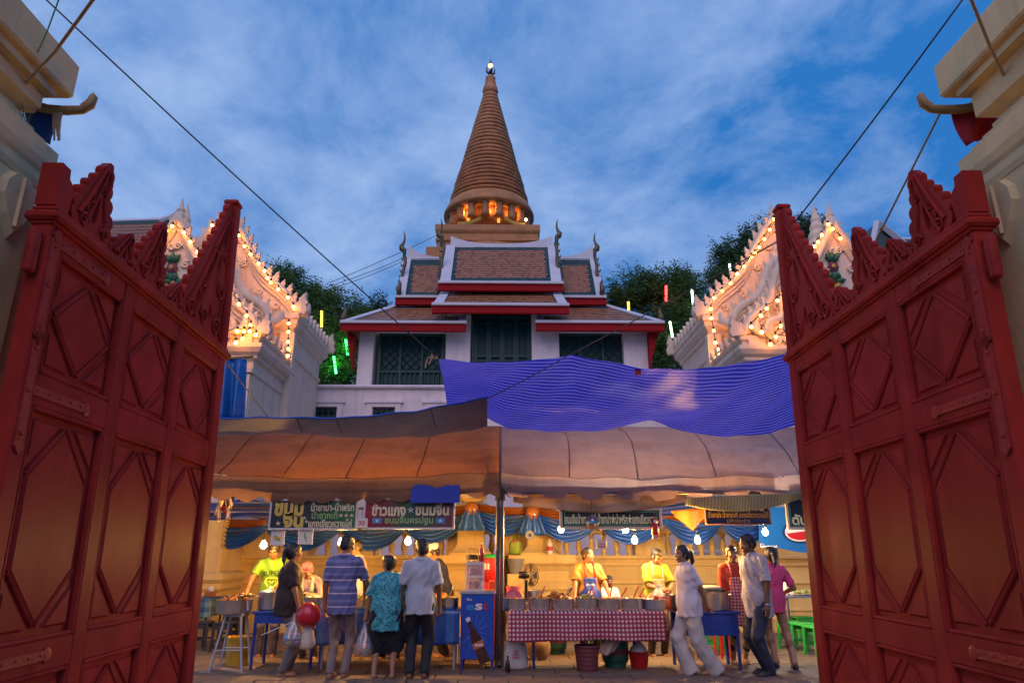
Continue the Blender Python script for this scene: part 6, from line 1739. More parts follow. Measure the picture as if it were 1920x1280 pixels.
# ---- pole lashings
t = thing('cord_lashing', 'dark cord lashed round the centre tent poles', 'cord', (XP, TY + .04, 2.2)); b = MB()
for k in range(6): b.tube([(.12 * math.cos(a * PI / 6) * .6, .055 * math.sin(a * PI / 6), .03 * k + .01 * math.sin(a)) for a in range(13)], .007, 4)
b.tube([(.05, -.04, .1), (.12, -.05, .16), (.2, -.02, .15)], .008, 4); b.tube([(.05, -.04, .1), (.15, -.05, .02)], .007, 4); build('cord', b, m_dkrope, t, world=False)
# ---- right stall: gingham table with pots
YG = 9.78
xg0, xg1 = fx(953, YG - .3, .75), fx(1246, YG - .3, .75)
table('stall_table', 'long blue legged table under the red gingham cloth', xg0 + .02, xg1 - .02, YG - .28, YG + .42, .735, m_alum, m_bluepaint, .018, inset=.32)
m_ging = mat('red gingham cloth', (.4, .05, .08), .6, .1, 5, trans=.1, fn=P_gingham(.052, (.30, .012, .035), (.36, .05, .07), (.72, .55, .52)))
cloth('tablecloth', 'red and white gingham cloth hanging from the right stall table', xg0, xg1, YG - .30, YG + .42, .742, .345, m_ging, wave=.04, seed=.4)
FD = [m_f_orange, m_f_brown, m_f_brown, m_f_green, m_f_orange, m_f_yel]
OD = ['first', 'second', 'third', 'fourth', 'fifth', 'sixth']
for k, px in enumerate([965, 1011, 1055, 1099, 1141, 1186]):
    pot(OD[k] + ' steel pot from the left on the red gingham table', px, YG - .14, .752, .150 * [1, .97, 1.02, .96, 1, 1.03][k], .155 * [1, 1.03, .96, 1.06, .98, 1][k], m_steel, FD[k], group='pots on the gingham table', spoon=[m_pinkplastic, m_redplastic, m_steel, m_redplastic, m_redplastic, m_redplastic][k], heap=[.1, .25, .8, .45, .2, .15][k])
pot('grey plastic bowl of red chillies at the right end of the gingham table', 1228, YG - .14, .752, .145, .14, mat('grey plastic bowl', (.28, .27, .28), .4), m_f_red, name='plastic_bowl', cat='bowl', heap=.5)
tray('tray of brown noodles left behind the gingham pots', 1040, YG + .2, .80, .34, .26, m_f_brown, 26, mound=.12); tray('white tray behind the fourth gingham pot', 1098, YG + .22, .80, .34, .24, m_noodle, 14, m_whiteplastic, mound=.05)
tray('tray of green vegetables behind the sixth gingham pot', 1152, YG + .25, .80, .34, .24, m_f_green, 16, m_whiteplastic, mound=.05); tray('tray of red fishcakes at the right end of the gingham table', 1205, YG + .24, .80, .3, .22, m_f_red, 18, mound=.06)
b = MB(); b.box(((xg0 + xg1) / 2, YG + .24, .775), (xg1 - xg0 - .5, .3, .045)); build('serving_board', b, m_alum, label='low metal board raising the trays on the gingham table', cat='board')
for px, mm, lb in [(1060, m_redplastic, 'beside the noodle tray'), (1163, m_redplastic, 'leaning from the sixth pot'), (1196, m_redplastic, 'near the fishcake tray')]:
    t = thing('serving_spoon', 'red handled serving spoon ' + lb, 'spoon', (fx(px, YG + .1, .95), YG + .08, .90)); b = MB(); b.tube([(0, 0, 0), (.05, -.02, .06), (.09, -.03, .13)], [.008, .010, .011], 6); build('handle', b, mm, t, world=False)
# wire crate with red food between the stalls
t = thing('wire_crate', 'red wire crate beside the bowl of chillies', 'crate', (fx(1249, YG + .12, .85), YG + .12, .745)); b = MB()
for i in range(9): b.box((-.14 + .035 * i, -.12, .075), (.006, .006, .15)); b.box((-.14 + .035 * i, .12, .075), (.006, .006, .15))
for zz_ in (.005, .05, .1, .148): b.box((0, -.12, zz_), (.3, .008, .008)); b.box((0, .12, zz_), (.3, .008, .008)); b.box((-.145, 0, zz_), (.008, .24, .008)); b.box((.145, 0, zz_), (.008, .24, .008))
build('wires', b, m_redplastic, t, world=False); b = MB(); b.box((0, 0, .05), (.27, .22, .08), bev=.02); build('contents', b, m_f_orange, t, world=False)
# left end of the right stall: bucket, plate, fan, basket
YF = 10.55
table('side_table', 'small table carrying the fan behind the first gingham pots', fx(945, YF), fx(1012, YF), YF - .1, YF + .5, .80, m_alum, m_greyframe)
t = thing('plastic_bucket', 'pink plastic bucket on the side table left of the fan', 'bucket', (fx(962, YF, 1), YF + .05, .805)); b = MB(); b.lathe([(.085, .003), (.11, .19), (.118, .19), (.118, .205), (.105, .205), (.08, .02), (.001, .02)], (0, 0, 0), 20, cap=False); build('pail', b, m_pinkplastic, t, world=False, smooth=True, angle=40)
t = thing('plastic_plate', 'round pink plate leaning below the pink bucket', 'plate', (fx(963, YG + .15, .93), YG + .12, .76)); b = MB(); b.lathe([(.06, .0), (.08, .004), (.115, .02), (.118, .024), (.08, .012), (.001, .01)], (0, 0, 0), 24, cap=False); o = build('plate', b, m_pinkplastic, t, world=False, smooth=True); o.rotation_euler = (R(65), 0, 0); o.location = (0, .03, .12)
t = thing('electric_fan', 'black electric fan standing on the side table', 'fan', (fx(987, YF, 1), YF + .12, .805)); m_blk = mat('black plastic', (.015, .015, .017), .4, .1)
b = MB(); b.lathe([(.11, 0), (.11, .015), (.06, .03), (.025, .04), (.02, .26), (.03, .28)], (0, 0, 0), 18); build('base', b, m_blk, t, world=False, smooth=True, angle=40)
b = MB(); b.tube([(-.11, 0, .36), (-.02, 0, .36), (.05, 0, .36)], [.05, .055, .04], 12); build('motor', b, m_blk, t, world=False, smooth=True)
FX = Vector((.075, -.02, .36)); fr_ = Matrix.Rotation(R(35), 3, 'Z')
b = MB()
for r_, xo in ((.05, .035), (.10, .032), (.15, .022), (.165, 0), (.15, -.03), (.10, -.04)):
    b.tube([FX + fr_ @ Vector((xo, r_ * math.cos(a * PI / 12), r_ * math.sin(a * PI / 12))) for a in range(25)], .0035, 4)
for a in range(20):
    c_, s_ = math.cos(a * PI / 10), math.sin(a * PI / 10)
    b.tube([FX + fr_ @ Vector((.036, .03 * c_, .03 * s_)), FX + fr_ @ Vector((.032, .10 * c_, .10 * s_)), FX + fr_ @ Vector((0, .165 * c_, .165 * s_)), FX + fr_ @ Vector((-.04, .1 * c_, .1 * s_))], .0022, 4)
build('cage', b, m_blk, t, world=False)
for a in range(4):
    b = MB(); th = a * PI / 2
    b.add([FX + fr_ @ Vector((-.01, .02 * math.cos(th), .02 * math.sin(th))), FX + fr_ @ Vector((.012, .145 * math.cos(th - .35), .145 * math.sin(th - .35))), FX + fr_ @ Vector((0, .15 * math.cos(th), .15 * math.sin(th))), FX + fr_ @ Vector((-.015, .14 * math.cos(th + .35), .14 * math.sin(th + .35)))], [(0, 1, 2, 3)]); build('blade', b, mat('smoky fan blade', (.06, .06, .07), .3), t, world=False, solid=.004)
pot('aluminium pot with ladle handle beside the fan', 1002, YF + .25, .805, .12, .14, m_alum, lid=False, handles=True)
t = thing('wire_basket', 'grey plastic basket hooked behind the pink bucket', 'basket', (fx(967, 12.9, 1.25), 12.9, 0)); b = MB(); b.lathe([(.10, 1.12), (.15, 1.36), (.16, 1.36), (.16, 1.38), (.14, 1.38), (.09, 1.13), (.001, 1.125)], (0, 0, 0), 16, cap=False); build('basket', b, mat('grey basket', (.2, .2, .2), .5), t, world=False); b = MB(); b.box((0, 0, .56), (.3, .3, 1.12)); build('shelf_block', b, m_wall, t, world=False)
# things set on the right pedestal
zped = hz(1040, 13.5)
def on_ped(px): return (fx(px, 13.55, zped), 13.55, zped + .02)
t = thing('shopping_bag', 'green and pink shopping bag on the pedestal ledge', 'bag', on_ped(966)); b = MB(); b.lathe([(.10, 0), (.115, .12), (.10, .2), (.05, .27), (.02, .36)], (0, 0, 0), 12, sx=1.1, sy=.7); build('bag', b, mat('lime bag', (.30, .42, .05), .5, .3, 12), t, world=False, smooth=True); b = MB(); b.ball((0, 0, .20), .085, 8, 6, (1.1, .8, .9)); build('contents', b, m_pinkplastic, t, world=False, smooth=True)
t = thing('paper_roll', 'grey paper roll lying on the pedestal ledge', 'paper roll', (fx(993, 13.2, 1.9), 13.2, hz(1003, 13.2))); b = MB()
for r0, r1 in ((.03, .085),):
    for (ra, rb) in ((r1, r0),):
        b.tube([(0, -.12, 0), (0, .14, 0)], ra, 20, cap=True)
build('roll', b, mat('grey paper', (.30, .30, .32), .7), t, world=False, smooth=True, angle=40); b = MB(); b.tube([(0, -.125, 0), (0, -.10, 0)], .03, 14); build('core', b, m_blackp, t, world=False)
t = thing('spray_can', 'white can standing on the pedestal ledge', 'can', on_ped(1031)); b = MB(); b.lathe([(.05, 0), (.055, .02), (.055, .20), (.04, .23), (.025, .24), (.025, .27)], (0, 0, 0), 14); build('can', b, m_whiteplastic, t, world=False, smooth=True, angle=40); b = MB(); b.lathe([(.056, .06), (.056, .14)], (0, 0, 0), 14, cap=False); build('label', b, m_rpaint, t, world=False)
t = thing('wooden_stick', 'short wooden stick leaning on the pedestal ledge', 'stick', on_ped(1046)); b = MB(); b.tube([(.06, 0, 0), (-.05, .05, .36)], [.025, .02], 7); build('stick', b, m_gold_wood, t, world=False)
# under the gingham table
t = thing('paper_sack', 'white printed sack on the ground beside the tent pole', 'sack', (fx(967, 9.75, .25), 9.75, .02)); b = MB()
b.lathe([((.16, .10), 0), ((.172, .115), .06), ((.165, .11), .22), ((.15, .10), .32), ((.10, .06), .38)], (0, 0, 0), sq=True); build('sack', b, mat('white sack', (.60, .54, .48), .7, .15, 8, bump=.5, bscale=14), t, world=False, subs=2, smooth=True)
for k in range(3):
    b = MB(); b.box((.0, -.117, .17 + .035 * k), (.09 - .02 * k, .003, .018)); build('printed_mark', b, m_pinkplastic, t, world=False)
bottle('small dark bottle on the ground in front of the white sack', fx(952, 9.55, .1), 9.55, .02, .20, mat('dark brown glass', (.03, .012, .006), .2, .05), m_blackp)
def basket(label, px, Y, r0, r1, h, m, bag=False):
    t = thing('plastic_basket', label, 'basket', (fx(px, Y, h / 2), Y, .025)); b = MB(); N = 20
    for j in range(7):
        z = h * j / 6; r_ = r0 + (r1 - r0) * j / 6; b.tube([(r_ * math.cos(2 * PI * k / N), r_ * math.sin(2 * PI * k / N), z) for k in range(N + 1)], .007 if j < 6 else .012, 5)
    for k in range(N): a = 2 * PI * k / N; b.tube([(r0 * math.cos(a), r0 * math.sin(a), 0), (r1 * math.cos(a), r1 * math.sin(a), h)], .006, 4)
    build('weave', b, m, t, world=False); b = MB(); b.lathe([(r0 * .96, .01), (r1 * .96, h * .97)], (0, 0, 0), N, cap=False); b.lathe([(r0 * .96, .008), (.001, .009)], (0, 0, 0), N, cap=False); build('liner', b, m, t, world=False)
    if bag:
        b = MB(); b.lathe([(r1 * .7, h * .7), (r1 * .9, h * 1.0), (r1 * .8, h * 1.25), (r1 * .4, h * 1.55), (r1 * .15, h * 1.7)], (0, 0, 0), 10); build('bag', b, m_whiteplastic, t, world=False, smooth=True)
basket('dull red plastic basket on the ground under the gingham table', 1101, 9.62, .125, .155, .30, mat('dull red plastic', (.20, .05, .05), .5))
basket('bright red basket holding a white bag right of the gas cylinder', 1199, 9.85, .10, .13, .20, m_redplastic, True)
m_gas = mat('green gas cylinder paint', (.02, .13, .07), .38, .2, 6, dirt=(.03, .07, .05))
def cylinder(label, px, Y, s=1):
    t = thing('gas_cylinder', label, 'gas cylinder', (fx(px, Y, .3), Y, .02)); b = MB(); r = .18 * s
    b.lathe([(r * .8, 0), (r * .82, .03), (r * .82, .06), (r * .97, .09), (r, .14), (r, .40), (r * .96, .45), (r * .75, .52), (r * .4, .555), (r * .2, .56)], (0, 0, 0), 24); build('tank', b, m_gas, t, world=False, smooth=True, angle=40)
    b = MB(); b.lathe([(r * .55, .54), (r * .55, .64), (r * .60, .65)], (0, 0, 0), 20, cap=False); build('collar', b, m_gas, t, world=False, solid=.006); b = MB(); b.tube([(0, 0, .55), (0, 0, .63)], .02, 8); b.tube([(0, 0, .61), (.05, -.03, .61)], .012, 6); build('valve', b, m_bronze, t, world=False)
    b = MB(); b.lathe([(r * 1.008, .17), (r * 1.008, .24)], (0, 0, 0), 24, cap=False); build('band', b, mat('dark red band', (.15, .03, .03), .5), t, world=False)
cylinder('green gas cylinder standing under the gingham table', 1153, 9.95)
cylinder('green gas cylinder further back beneath the gingham table', 1040, 11.2)
t = thing('cloth_sack', 'brown sack slumped behind the left leg of the gingham table', 'sack', (fx(1010, 10.6, .3), 10.6, .02)); b = MB(); b.ball((0, 0, .17), .19, 14, 9, (.9, .8, 1)); build('sack', b, mat('brown sacking', (.32, .19, .12), .8, .2, 9), t, world=False, smooth=True)
b = MB(); b.sheet(lambda u, v: (fx(1133, 9.6) + u * .2 - .1 * v, 9.56 + .03 * math.sin(u * 9), .40 - v * (.13 + .05 * math.sin(u * 3))), 12, 8); build('dish_towel', b, m_ribbon2, smooth=True, solid=.004, label='pale towel hanging below the gingham cloth by the gas cylinder', cat='towel')
# ---- blue table with the big stock pot, at the right
YB = 9.85
table('steel_table', 'blue steel table under the big aluminium stock pot', fx(1262, YB), fx(1378, YB), YB - .25, YB + .35, .735, m_bluepaint, m_bluepaint, .022, .26)
pot('big aluminium stock pot on the blue table behind the walking woman', 1340, YB, .74, .20, .235, m_alum, lid=False, handles=True)
pot('dark lidded pot half hidden by the walking woman', 1275, YB, .74, .14, .18, mat('dark enamel', (.05, .045, .045), .35), lid=True)
t = thing('bread_tray', 'round tray of pale flat cakes on the rim of the stock pot', 'tray', (fx(1333, YB + .2, 1), YB + .16, .985)); b = MB(); b.lathe([(.15, 0), (.20, .02), (.20, .025), (.14, .01), (.001, .01)], (0, 0, 0), 22, cap=False); build('tray', b, m_steel, t, world=False); b = MB(); b.ball((0, 0, .03), .15, 14, 6, (1, .8, .25)); build('cakes', b, m_noodle, t, world=False, smooth=True)
table('rack_stand', 'red and blue framed stand behind the stock pot table', fx(1335, 10.8), fx(1362, 10.8), 10.6, 11.0, .70, m_redplastic, m_redplastic, .016)
# right back table with bottles, vegetables and green stools
YR = 12.2
table('folding_table', 'grey topped folding table by the right gate leaf', fx(1462, YR), fx(1560, YR), YR - .3, YR + .3, .80, m_alum, mat('dark blue frame', (.04, .05, .10), .45), .018)
for k, px in enumerate((1476, 1487)):
    t = thing('water_bottle', ['left', 'right'][k] + ' one of two white plastic bottles on the folding table', 'bottle', (fx(px, YR, .9), YR, .80)); b = MB(); b.lathe([(.045, 0), (.05, .02), (.05, .14), (.035, .20), (.016, .24), (.016, .28)], (0, 0, 0), 14); build('bottle', b, m_whiteplastic, t, world=False, smooth=True)
    b = MB(); b.lathe([(.019, .275), (.019, .30)], (0, 0, 0), 10); build('cap', b, m_wpaint, t, world=False)
m_veg = mat('pale green vegetables', (.35, .42, .12), .5, .3, 30)
for k, px in enumerate((1508, 1530)):
    t = thing('vegetable_plate', ['left', 'right'][k] + ' plate of pale green vegetables on the folding table', 'vegetables', (fx(px, YR - .1, .85), YR - .1, .80)); b = MB(); b.lathe([(.08, 0), (.13, .02), (.13, .025), (.001, .01)], (0, 0, 0), 18, cap=False); build('plate', b, m_whiteplastic, t, world=False)
    rg = random.Random(k)
    for q in range(14):
        b = MB(); c = Vector((rg.uniform(-.09, .09), rg.uniform(-.06, .06), .03 + rg.uniform(0, .05))); b.ball(c, rg.uniform(.025, .04), 6, 4, (1.2, 1, .5)); build('leaf', b, m_veg, t, world=False, smooth=True)
for px, Y, lb, rz in [(1487, 11.6, 'left of three in front of the folding table', .1), (1515, 11.3, 'middle of three in front of the folding table', .3), (1538, 10.9, 'nearest the right gate leaf', .2), (1510, 12.5, 'furthest back under the folding table', 0), (1335, 11.2, 'under the blue table left of the gingham apron', .2), (1362, 11.5, 'behind the legs of the gingham apron woman', 0), (1425, 11.6, 'behind the man in the grey shirt', .1), (1130, 11.4, 'far behind the gingham table', .2)]:
    stool('green plastic stool ' + lb, px, Y, m_greenplastic, group=G2, rz=rz)
# ================================================================ PEOPLE
def surface_net(f, org, h):
    s = f < 0
    nx, ny, nz = f.shape
    c = np.zeros((nx - 1, ny - 1, nz - 1), np.int8)
    for i in (0, 1):
        for j in (0, 1):
            for k in (0, 1):
                c += s[i:nx - 1 + i, j:ny - 1 + j, k:nz - 1 + k]
    act = (c > 0) & (c < 8)
    idx = -np.ones(act.shape, np.int64)
    cells = np.argwhere(act); idx[act] = np.arange(len(cells))
    acc = np.zeros((len(cells), 3)); cnt = np.zeros(len(cells))
    cor = [(i, j, k) for i in (0, 1) for j in (0, 1) for k in (0, 1)]
    for a in range(8):
        for b in range(a + 1, 8):
            A, B = np.array(cor[a]), np.array(cor[b])
            if abs(A - B).sum() != 1: continue
            fa = f[tuple((cells + A).T)]; fb = f[tuple((cells + B).T)]
            m = (fa < 0) != (fb < 0)
            t = np.where(m, fa / np.where(m, fa - fb, 1), 0)
            acc += np.where(m[:, None], A + (B - A) * t[:, None], 0); cnt += m
    V = (cells + acc / cnt[:, None]) * h + org
    Q = []
    for ax in range(3):
        sh = [slice(None)] * 3; sh2 = [slice(None)] * 3
        sh[ax] = slice(0, -1); sh2[ax] = slice(1, None)
        d = s[tuple(sh)] != s[tuple(sh2)]
        e = np.argwhere(d)
        o = [i for i in range(3) if i != ax]
        ok = np.all((e[:, o] > 0) & (e[:, o] < np.array(f.shape)[o] - 1), axis=1); e = e[ok]
        u = np.zeros(3, int); u[o[0]] = 1; w = np.zeros(3, int); w[o[1]] = 1
        q = np.stack([idx[tuple((e - u - w).T)], idx[tuple((e - w).T)], idx[tuple(e.T)], idx[tuple((e - u).T)]], 1)
        flip = s[tuple(e.T)] ^ (ax == 1)
        q[~flip] = q[~flip][:, ::-1]
        Q.append(q)
    Q = np.concatenate(Q); Q = Q[(Q >= 0).all(1)]
    return V, Q
class SDF:
    def __init__(s): s.p = []
    def cone(s, a, b, ra, rb, k=.02, flat=False, sub=False, el=None):
        s.p.append(('c', np.array(a, float), np.array(b, float), ra, rb, k, flat, sub)); return s
    def ell(s, c, r, M_=None, k=.03, sub=False):
        s.p.append(('e', np.array(c, float), np.array(r, float), np.eye(3) if M_ is None else np.array(M_), k, sub)); return s
    def plane(s, p, n):      # keep the side n points away from
        s.p.append(('p', np.array(p, float), np.array(n, float))); return s
    def bounds(s):
        lo = np.full(3, 9.); hi = np.full(3, -9.)
        for q in s.p:
            if q[0] == 'c' and not q[7]:
                r = max(q[3], q[4]); lo = np.minimum(lo, np.minimum(q[1], q[2]) - r); hi = np.maximum(hi, np.maximum(q[1], q[2]) + r)
            elif q[0] == 'e' and not q[5]:
                r = max(q[2]); lo = np.minimum(lo, q[1] - r); hi = np.maximum(hi, q[1] + r)
        return lo, hi
    def mesh(s, h, noise=0, seed=0):
        lo, hi = s.bounds(); lo -= h * 3; hi += h * 3
        n = np.ceil((hi - lo) / h).astype(int) + 1
        X = lo[0] + np.arange(n[0]) * h; Y = lo[1] + np.arange(n[1]) * h; Z = lo[2] + np.arange(n[2]) * h
        F = np.full(tuple(n), .25, np.float32)
        for q in s.p:
            if q[0] == 'p':
                d = (X[:, None, None] - q[1][0]) * q[2][0] + (Y[None, :, None] - q[1][1]) * q[2][1] + (Z[None, None, :] - q[1][2]) * q[2][2]
                F = np.maximum(F, d.astype(np.float32)); continue
            if q[0] == 'c': r = max(q[3], q[4]) + .09; l2 = np.minimum(q[1], q[2]) - r; h2 = np.maximum(q[1], q[2]) + r
            else: r = max(q[2]) + .09; l2 = q[1] - r; h2 = q[1] + r
            i0 = np.clip(((l2 - lo) / h).astype(int), 0, n); i1 = np.clip(((h2 - lo) / h).astype(int) + 1, 0, n)
            if (i1 <= i0).any(): continue
            sl = tuple(slice(a, b) for a, b in zip(i0, i1))
            P = np.stack(np.meshgrid(X[sl[0]], Y[sl[1]], Z[sl[2]], indexing='ij'), -1).astype(np.float32)
            if q[0] == 'c':
                a, b, ra, rb, k, flat, sub = q[1:]
                ab = b - a; L2 = ab @ ab + 1e-9
                t = ((P - a) @ ab) / L2; tc_ = np.clip(t, 0, 1)
                d = np.linalg.norm(P - a - tc_[..., None] * ab, axis=-1) - (ra + (rb - ra) * tc_)
                if flat: d = np.maximum(d, (t - 1) * math.sqrt(L2))
            else:
                c, rr, M_, k, sub = q[1:]
                p = (P - c) @ M_
                kk = np.linalg.norm(p / rr, axis=-1); g2 = np.linalg.norm(p / (rr * rr), axis=-1) + 1e-6
                d = kk * (kk - 1) / g2
            d = d.astype(np.float32)
            if sub: F[sl] = np.maximum(F[sl], -d)
            else:
                o = F[sl]; hh = np.clip(.5 + .5 * (o - d) / k, 0, 1)
                F[sl] = o * (1 - hh) + d * hh - k * hh * (1 - hh)
        if noise:
            x, y, z = X[:, None, None], Y[None, :, None], Z[None, None, :]
            F = F + noise * (np.sin(x * 36 + z * 15 + seed + 1.6 * np.sin(z * 11)) * np.sin(y * 33 - z * 13 + seed * 2 + 1.4 * np.sin(z * 8 + x * 5)) + .5 * np.sin(x * 58 + y * 47 + z * 29 + seed + np.sin(z * 17))).astype(np.float32)
        F[0] = F[-1] = .1; F[:, 0] = F[:, -1] = .1; F[:, :, 0] = F[:, :, -1] = .1
        return surface_net(F, lo, h)
def np_mesh(name, V, Q, m, parent, col=None):
    me = bpy.data.meshes.new(name)
    me.vertices.add(len(V)); me.vertices.foreach_set('co', np.asarray(V, np.float32).ravel())
    me.loops.add(Q.size); me.loops.foreach_set('vertex_index', Q.ravel().astype(np.int32))
    me.polygons.add(len(Q)); me.polygons.foreach_set('loop_start', np.arange(0, Q.size, 4, dtype=np.int32))
    try: me.polygons.foreach_set('loop_total', np.full(len(Q), 4, np.int32))
    except Exception: pass
    me.update(calc_edges=True); me.validate()
    if col is not None:
        at_ = me.color_attributes.new('Col', 'FLOAT_COLOR', 'POINT')
        at_.data.foreach_set('color', np.concatenate([col, np.ones((len(col), 1))], 1).astype(np.float32).ravel())
    me.shade_smooth(); me.materials.append(m)
    return link_mesh(name, me, parent)
def ik(a, b, l1, l2, hint):
    a, b = np.array(a, float), np.array(b, float)
    d = b - a; L = np.linalg.norm(d)
    if L > (l1 + l2) * .995:
        b = a + d / L * (l1 + l2) * .995; d = b - a; L = np.linalg.norm(d)
    x = (l1 * l1 - l2 * l2 + L * L) / (2 * L); y = math.sqrt(max(1e-6, l1 * l1 - x * x))
    u = d / L; hn = np.array(hint, float); hn = hn - u * (hn @ u); hn /= np.linalg.norm(hn) + 1e-9
    return a + u * x + hn * y, b
def rotx(a): c, s = math.cos(a), math.sin(a); return np.array([[1, 0, 0], [0, c, -s], [0, s, c]])
def roty(a): c, s = math.cos(a), math.sin(a); return np.array([[c, 0, s], [0, 1, 0], [-s, 0, c]])
def rotz(a): c, s = math.cos(a), math.sin(a); return np.array([[c, -s, 0], [s, c, 0], [0, 0, 1]])
SKIN = mat('skin', (.30, .15, .08), .5, .08, 9, spec=.35, fn=P_attr())
HAIR = mat('black hair', (.012, .010, .009), .38, .3, 40, bump=.5, bscale=160)
HAIRB = mat('dark brown hair', (.03, .018, .012), .4, .3, 40, bump=.5, bscale=160)
M_SHOE = mat('dark leather', (.03, .022, .018), .5, .2, 20)
M_SOLE = mat('sandal sole', (.08, .05, .03), .7, .2, 20)
def person(label, px, Y, H, face, pose=None, skin=(.33, .165, .085), fat=1.0, shirt=None, legs=None, hair='short', hairm=None, shoes='sandals', extras=None, head=(0, 0), female=False, base_z=0.0, rz_head=0, x=None):
    """a figure standing at depth Y under photo column px; face: heading in degrees (0 towards the camera, 90 to the right, 180 away)"""
    p = dict(hip=.0, lean=0, side=0, lh=None, rh=None, lf=(.10, 0, 0), rf=(-.10, 0, 0), hipz=None, handcurl=1.0, curl=None, twist=0)
    p.update(pose or {})
    s = H / 1.70
    X_ = gx(px, Y, .9) if x is None else x
    t = thing('person', label, 'person', (X_, Y, base_z), R(face))
    S = lambda *v: np.array(v, float) * s
    hipz = (p['hipz'] if p['hipz'] else .90 * s)
    pel = np.array([0, 0, hipz])
    T = rotz(R(p['twist'])) @ rotx(R(p['lean'])) @ roty(R(p['side']))      # lean > 0 tips forwards (towards -y)
    def tr(v): return pel + T @ (np.array(v, float) * s)
    w = .165 if female else .185
    sh = {k: tr((q * w, .005, .478)) for k, q in (('l', 1), ('r', -1))}
    neck0, neck1 = tr((0, .005, .535)), tr((0, -.012, .60))
    Hm = T @ rotz(R(head[0])) @ rotx(R(head[1]))
    hc = neck1 + Hm @ S(0, -.008, .085)
    def hd(v): return hc + Hm @ (np.array(v, float) * s)
    la, lf_ = .285 * s, .25 * s
    J = {}
    for k, q in (('l', 1), ('r', -1)):
        tgt = p[k + 'h']
        if tgt is None: tgt = tr((q * (w + .075), -.03, -.03)) ; hint = (q * .3, .6, 0)
        else: tgt = np.array(tgt, float); hint = p.get(k + 'e', (q * .7, .5, -.5))
        el, wr = ik(sh[k], tgt, la, lf_, hint)
        hip = pel + S(q * .088, 0, -.02)
        ft = np.array(p[k + 'f'], float); ank = np.array([ft[0], ft[1] + .03, ft[2] + .085 * s])
        kn, an = ik(hip, ank, .42 * s, .41 * s, p.get(k + 'k', (q * .12, -1, 0)))
        J[k] = (el, wr, hip, kn, an, ft)
    f_ = fat
    # ---- body
    B = SDF()
    B.ell(pel + T @ S(0, 0, .03), S(.155 * f_, .105 * f_, .12), T, .05).ell(tr((0, 0, .19)), S(.135 * f_, .095 * f_, .15), T, .06).ell(tr((0, -.005, .37)), S(.155 * f_, .105 * f_, .17), T, .06)
    B.cone(tr((-.12, .005, .47)), tr((.12, .005, .47)), .05 * s, .05 * s, .06).cone(neck0, neck1, .052 * s, .047 * s, .03)
    for k in 'lr':
        el, wr, hip, kn, an, ft = J[k]
        B.cone(sh[k], el, .050 * s * (f_ * .5 + .5), .038 * s, .03).cone(el, wr, .039 * s, .026 * s, .02)
        B.cone(hip, kn, .082 * s * (f_ * .6 + .4), .052 * s, .03).cone(kn, kn + (an - kn) * .35, .052 * s, .053 * s, .03).cone(kn + (an - kn) * .35, an, .053 * s, .034 * s, .03)
    V, Q = B.mesh(.0135)
    Vs, Qs, Cs = [V], [Q], [np.tile(np.array(skin), (len(V), 1))]
    nV = len(V)
    # feet
    for k in 'lr':
        el, wr, hip, kn, an, ft = J[k]
        yaw = p.get(k + 'toe', 0); d = np.array([math.sin(R(yaw)), -math.cos(R(yaw)), 0])
        D = SDF(); hz_ = ft[2]
        heel = np.array([an[0], an[1], hz_ + .035 * s]) - d * .03 * s; ball = heel + d * .15 * s + np.array([0, 0, -.008]); toe = heel + d * .205 * s + np.array([0, 0, -.014])
        D.cone(an, heel + d * .02, .036 * s, .034 * s, .02).cone(heel, ball, .034 * s, .034 * s, .02).cone(ball, toe, .036 * s, .02 * s, .02)
        V, Q = D.mesh(.011); Vs.append(V); Qs.append(Q + nV); nV += len(V); Cs.append(np.tile(np.array(skin), (len(V), 1)))
        J[k + 'foot'] = (heel, ball, toe)
    # hands
    for k, q in (('l', 1), ('r', -1)):
        el, wr, *_ = J[k]
        d = wr - el; d /= np.linalg.norm(d)
        inn = p.get(k + 'palm', None)
        n_ = np.array(inn, float) if inn is not None else np.array([-q, 0, .0])
        n_ = n_ - d * (n_ @ d); n_ /= np.linalg.norm(n_) + 1e-9
        side = np.cross(d, n_)
        D = SDF(); cu = p['curl'] if p['curl'] is not None else .35
        palm = wr + d * .05 * s
        Mh = np.stack([side, n_, d], 1)
        D.ell(palm, S(.040, .017, .052), Mh, .012)
        D.cone(wr - d * .02, palm, .026 * s, .028 * s, .02)
        for i, (off, ln) in enumerate([(-.028, .066), (-.010, .076), (.009, .070), (.027, .054)]):
            a = palm + side * off * s + d * .042 * s
            d1 = d * math.cos(cu) + n_ * math.sin(cu); d2 = d * math.cos(cu * 2.6) + n_ * math.sin(cu * 2.6)
            b = a + d1 * ln * .5 * s; c = b + d2 * ln * .5 * s
            D.cone(a, b, .0098 * s, .009 * s, .004).cone(b, c, .009 * s, .0075 * s, .003)
        ts = -1 if (side @ np.array([0, -1, 0])) < 0 else 1
        a = palm + side * .026 * ts * s - d * .02 * s; b = a + (side * ts * .7 + d * .6 + n_ * .35) * .036 * s; c = b + (d * .9 + n_ * .4) * .03 * s
        D.cone(a, b, .0125 * s, .011 * s, .006).cone(b, c, .011 * s, .008 * s, .004)
        V, Q = D.mesh(.0068); Vs.append(V); Qs.append(Q + nV); nV += len(V); Cs.append(np.tile(np.array(skin) * 1.03, (len(V), 1)))
        J[k + 'hand'] = (palm, d, n_)
    # head
    D = SDF()
    def E(c, r_, k=.015, sub=False): D.ell(hd(c), S(*r_), Hm, k, sub)
    E((0, .012, .035), (.074, .092, .082)); E((0, -.022, -.03), (.060, .068, .082), .03); E((0, -.052, -.085), (.032, .03, .028), .025)
    D.cone(hd((0, .01, -.05)), hd((0, .025, -.14)), .05 * s, .05 * s, .03)
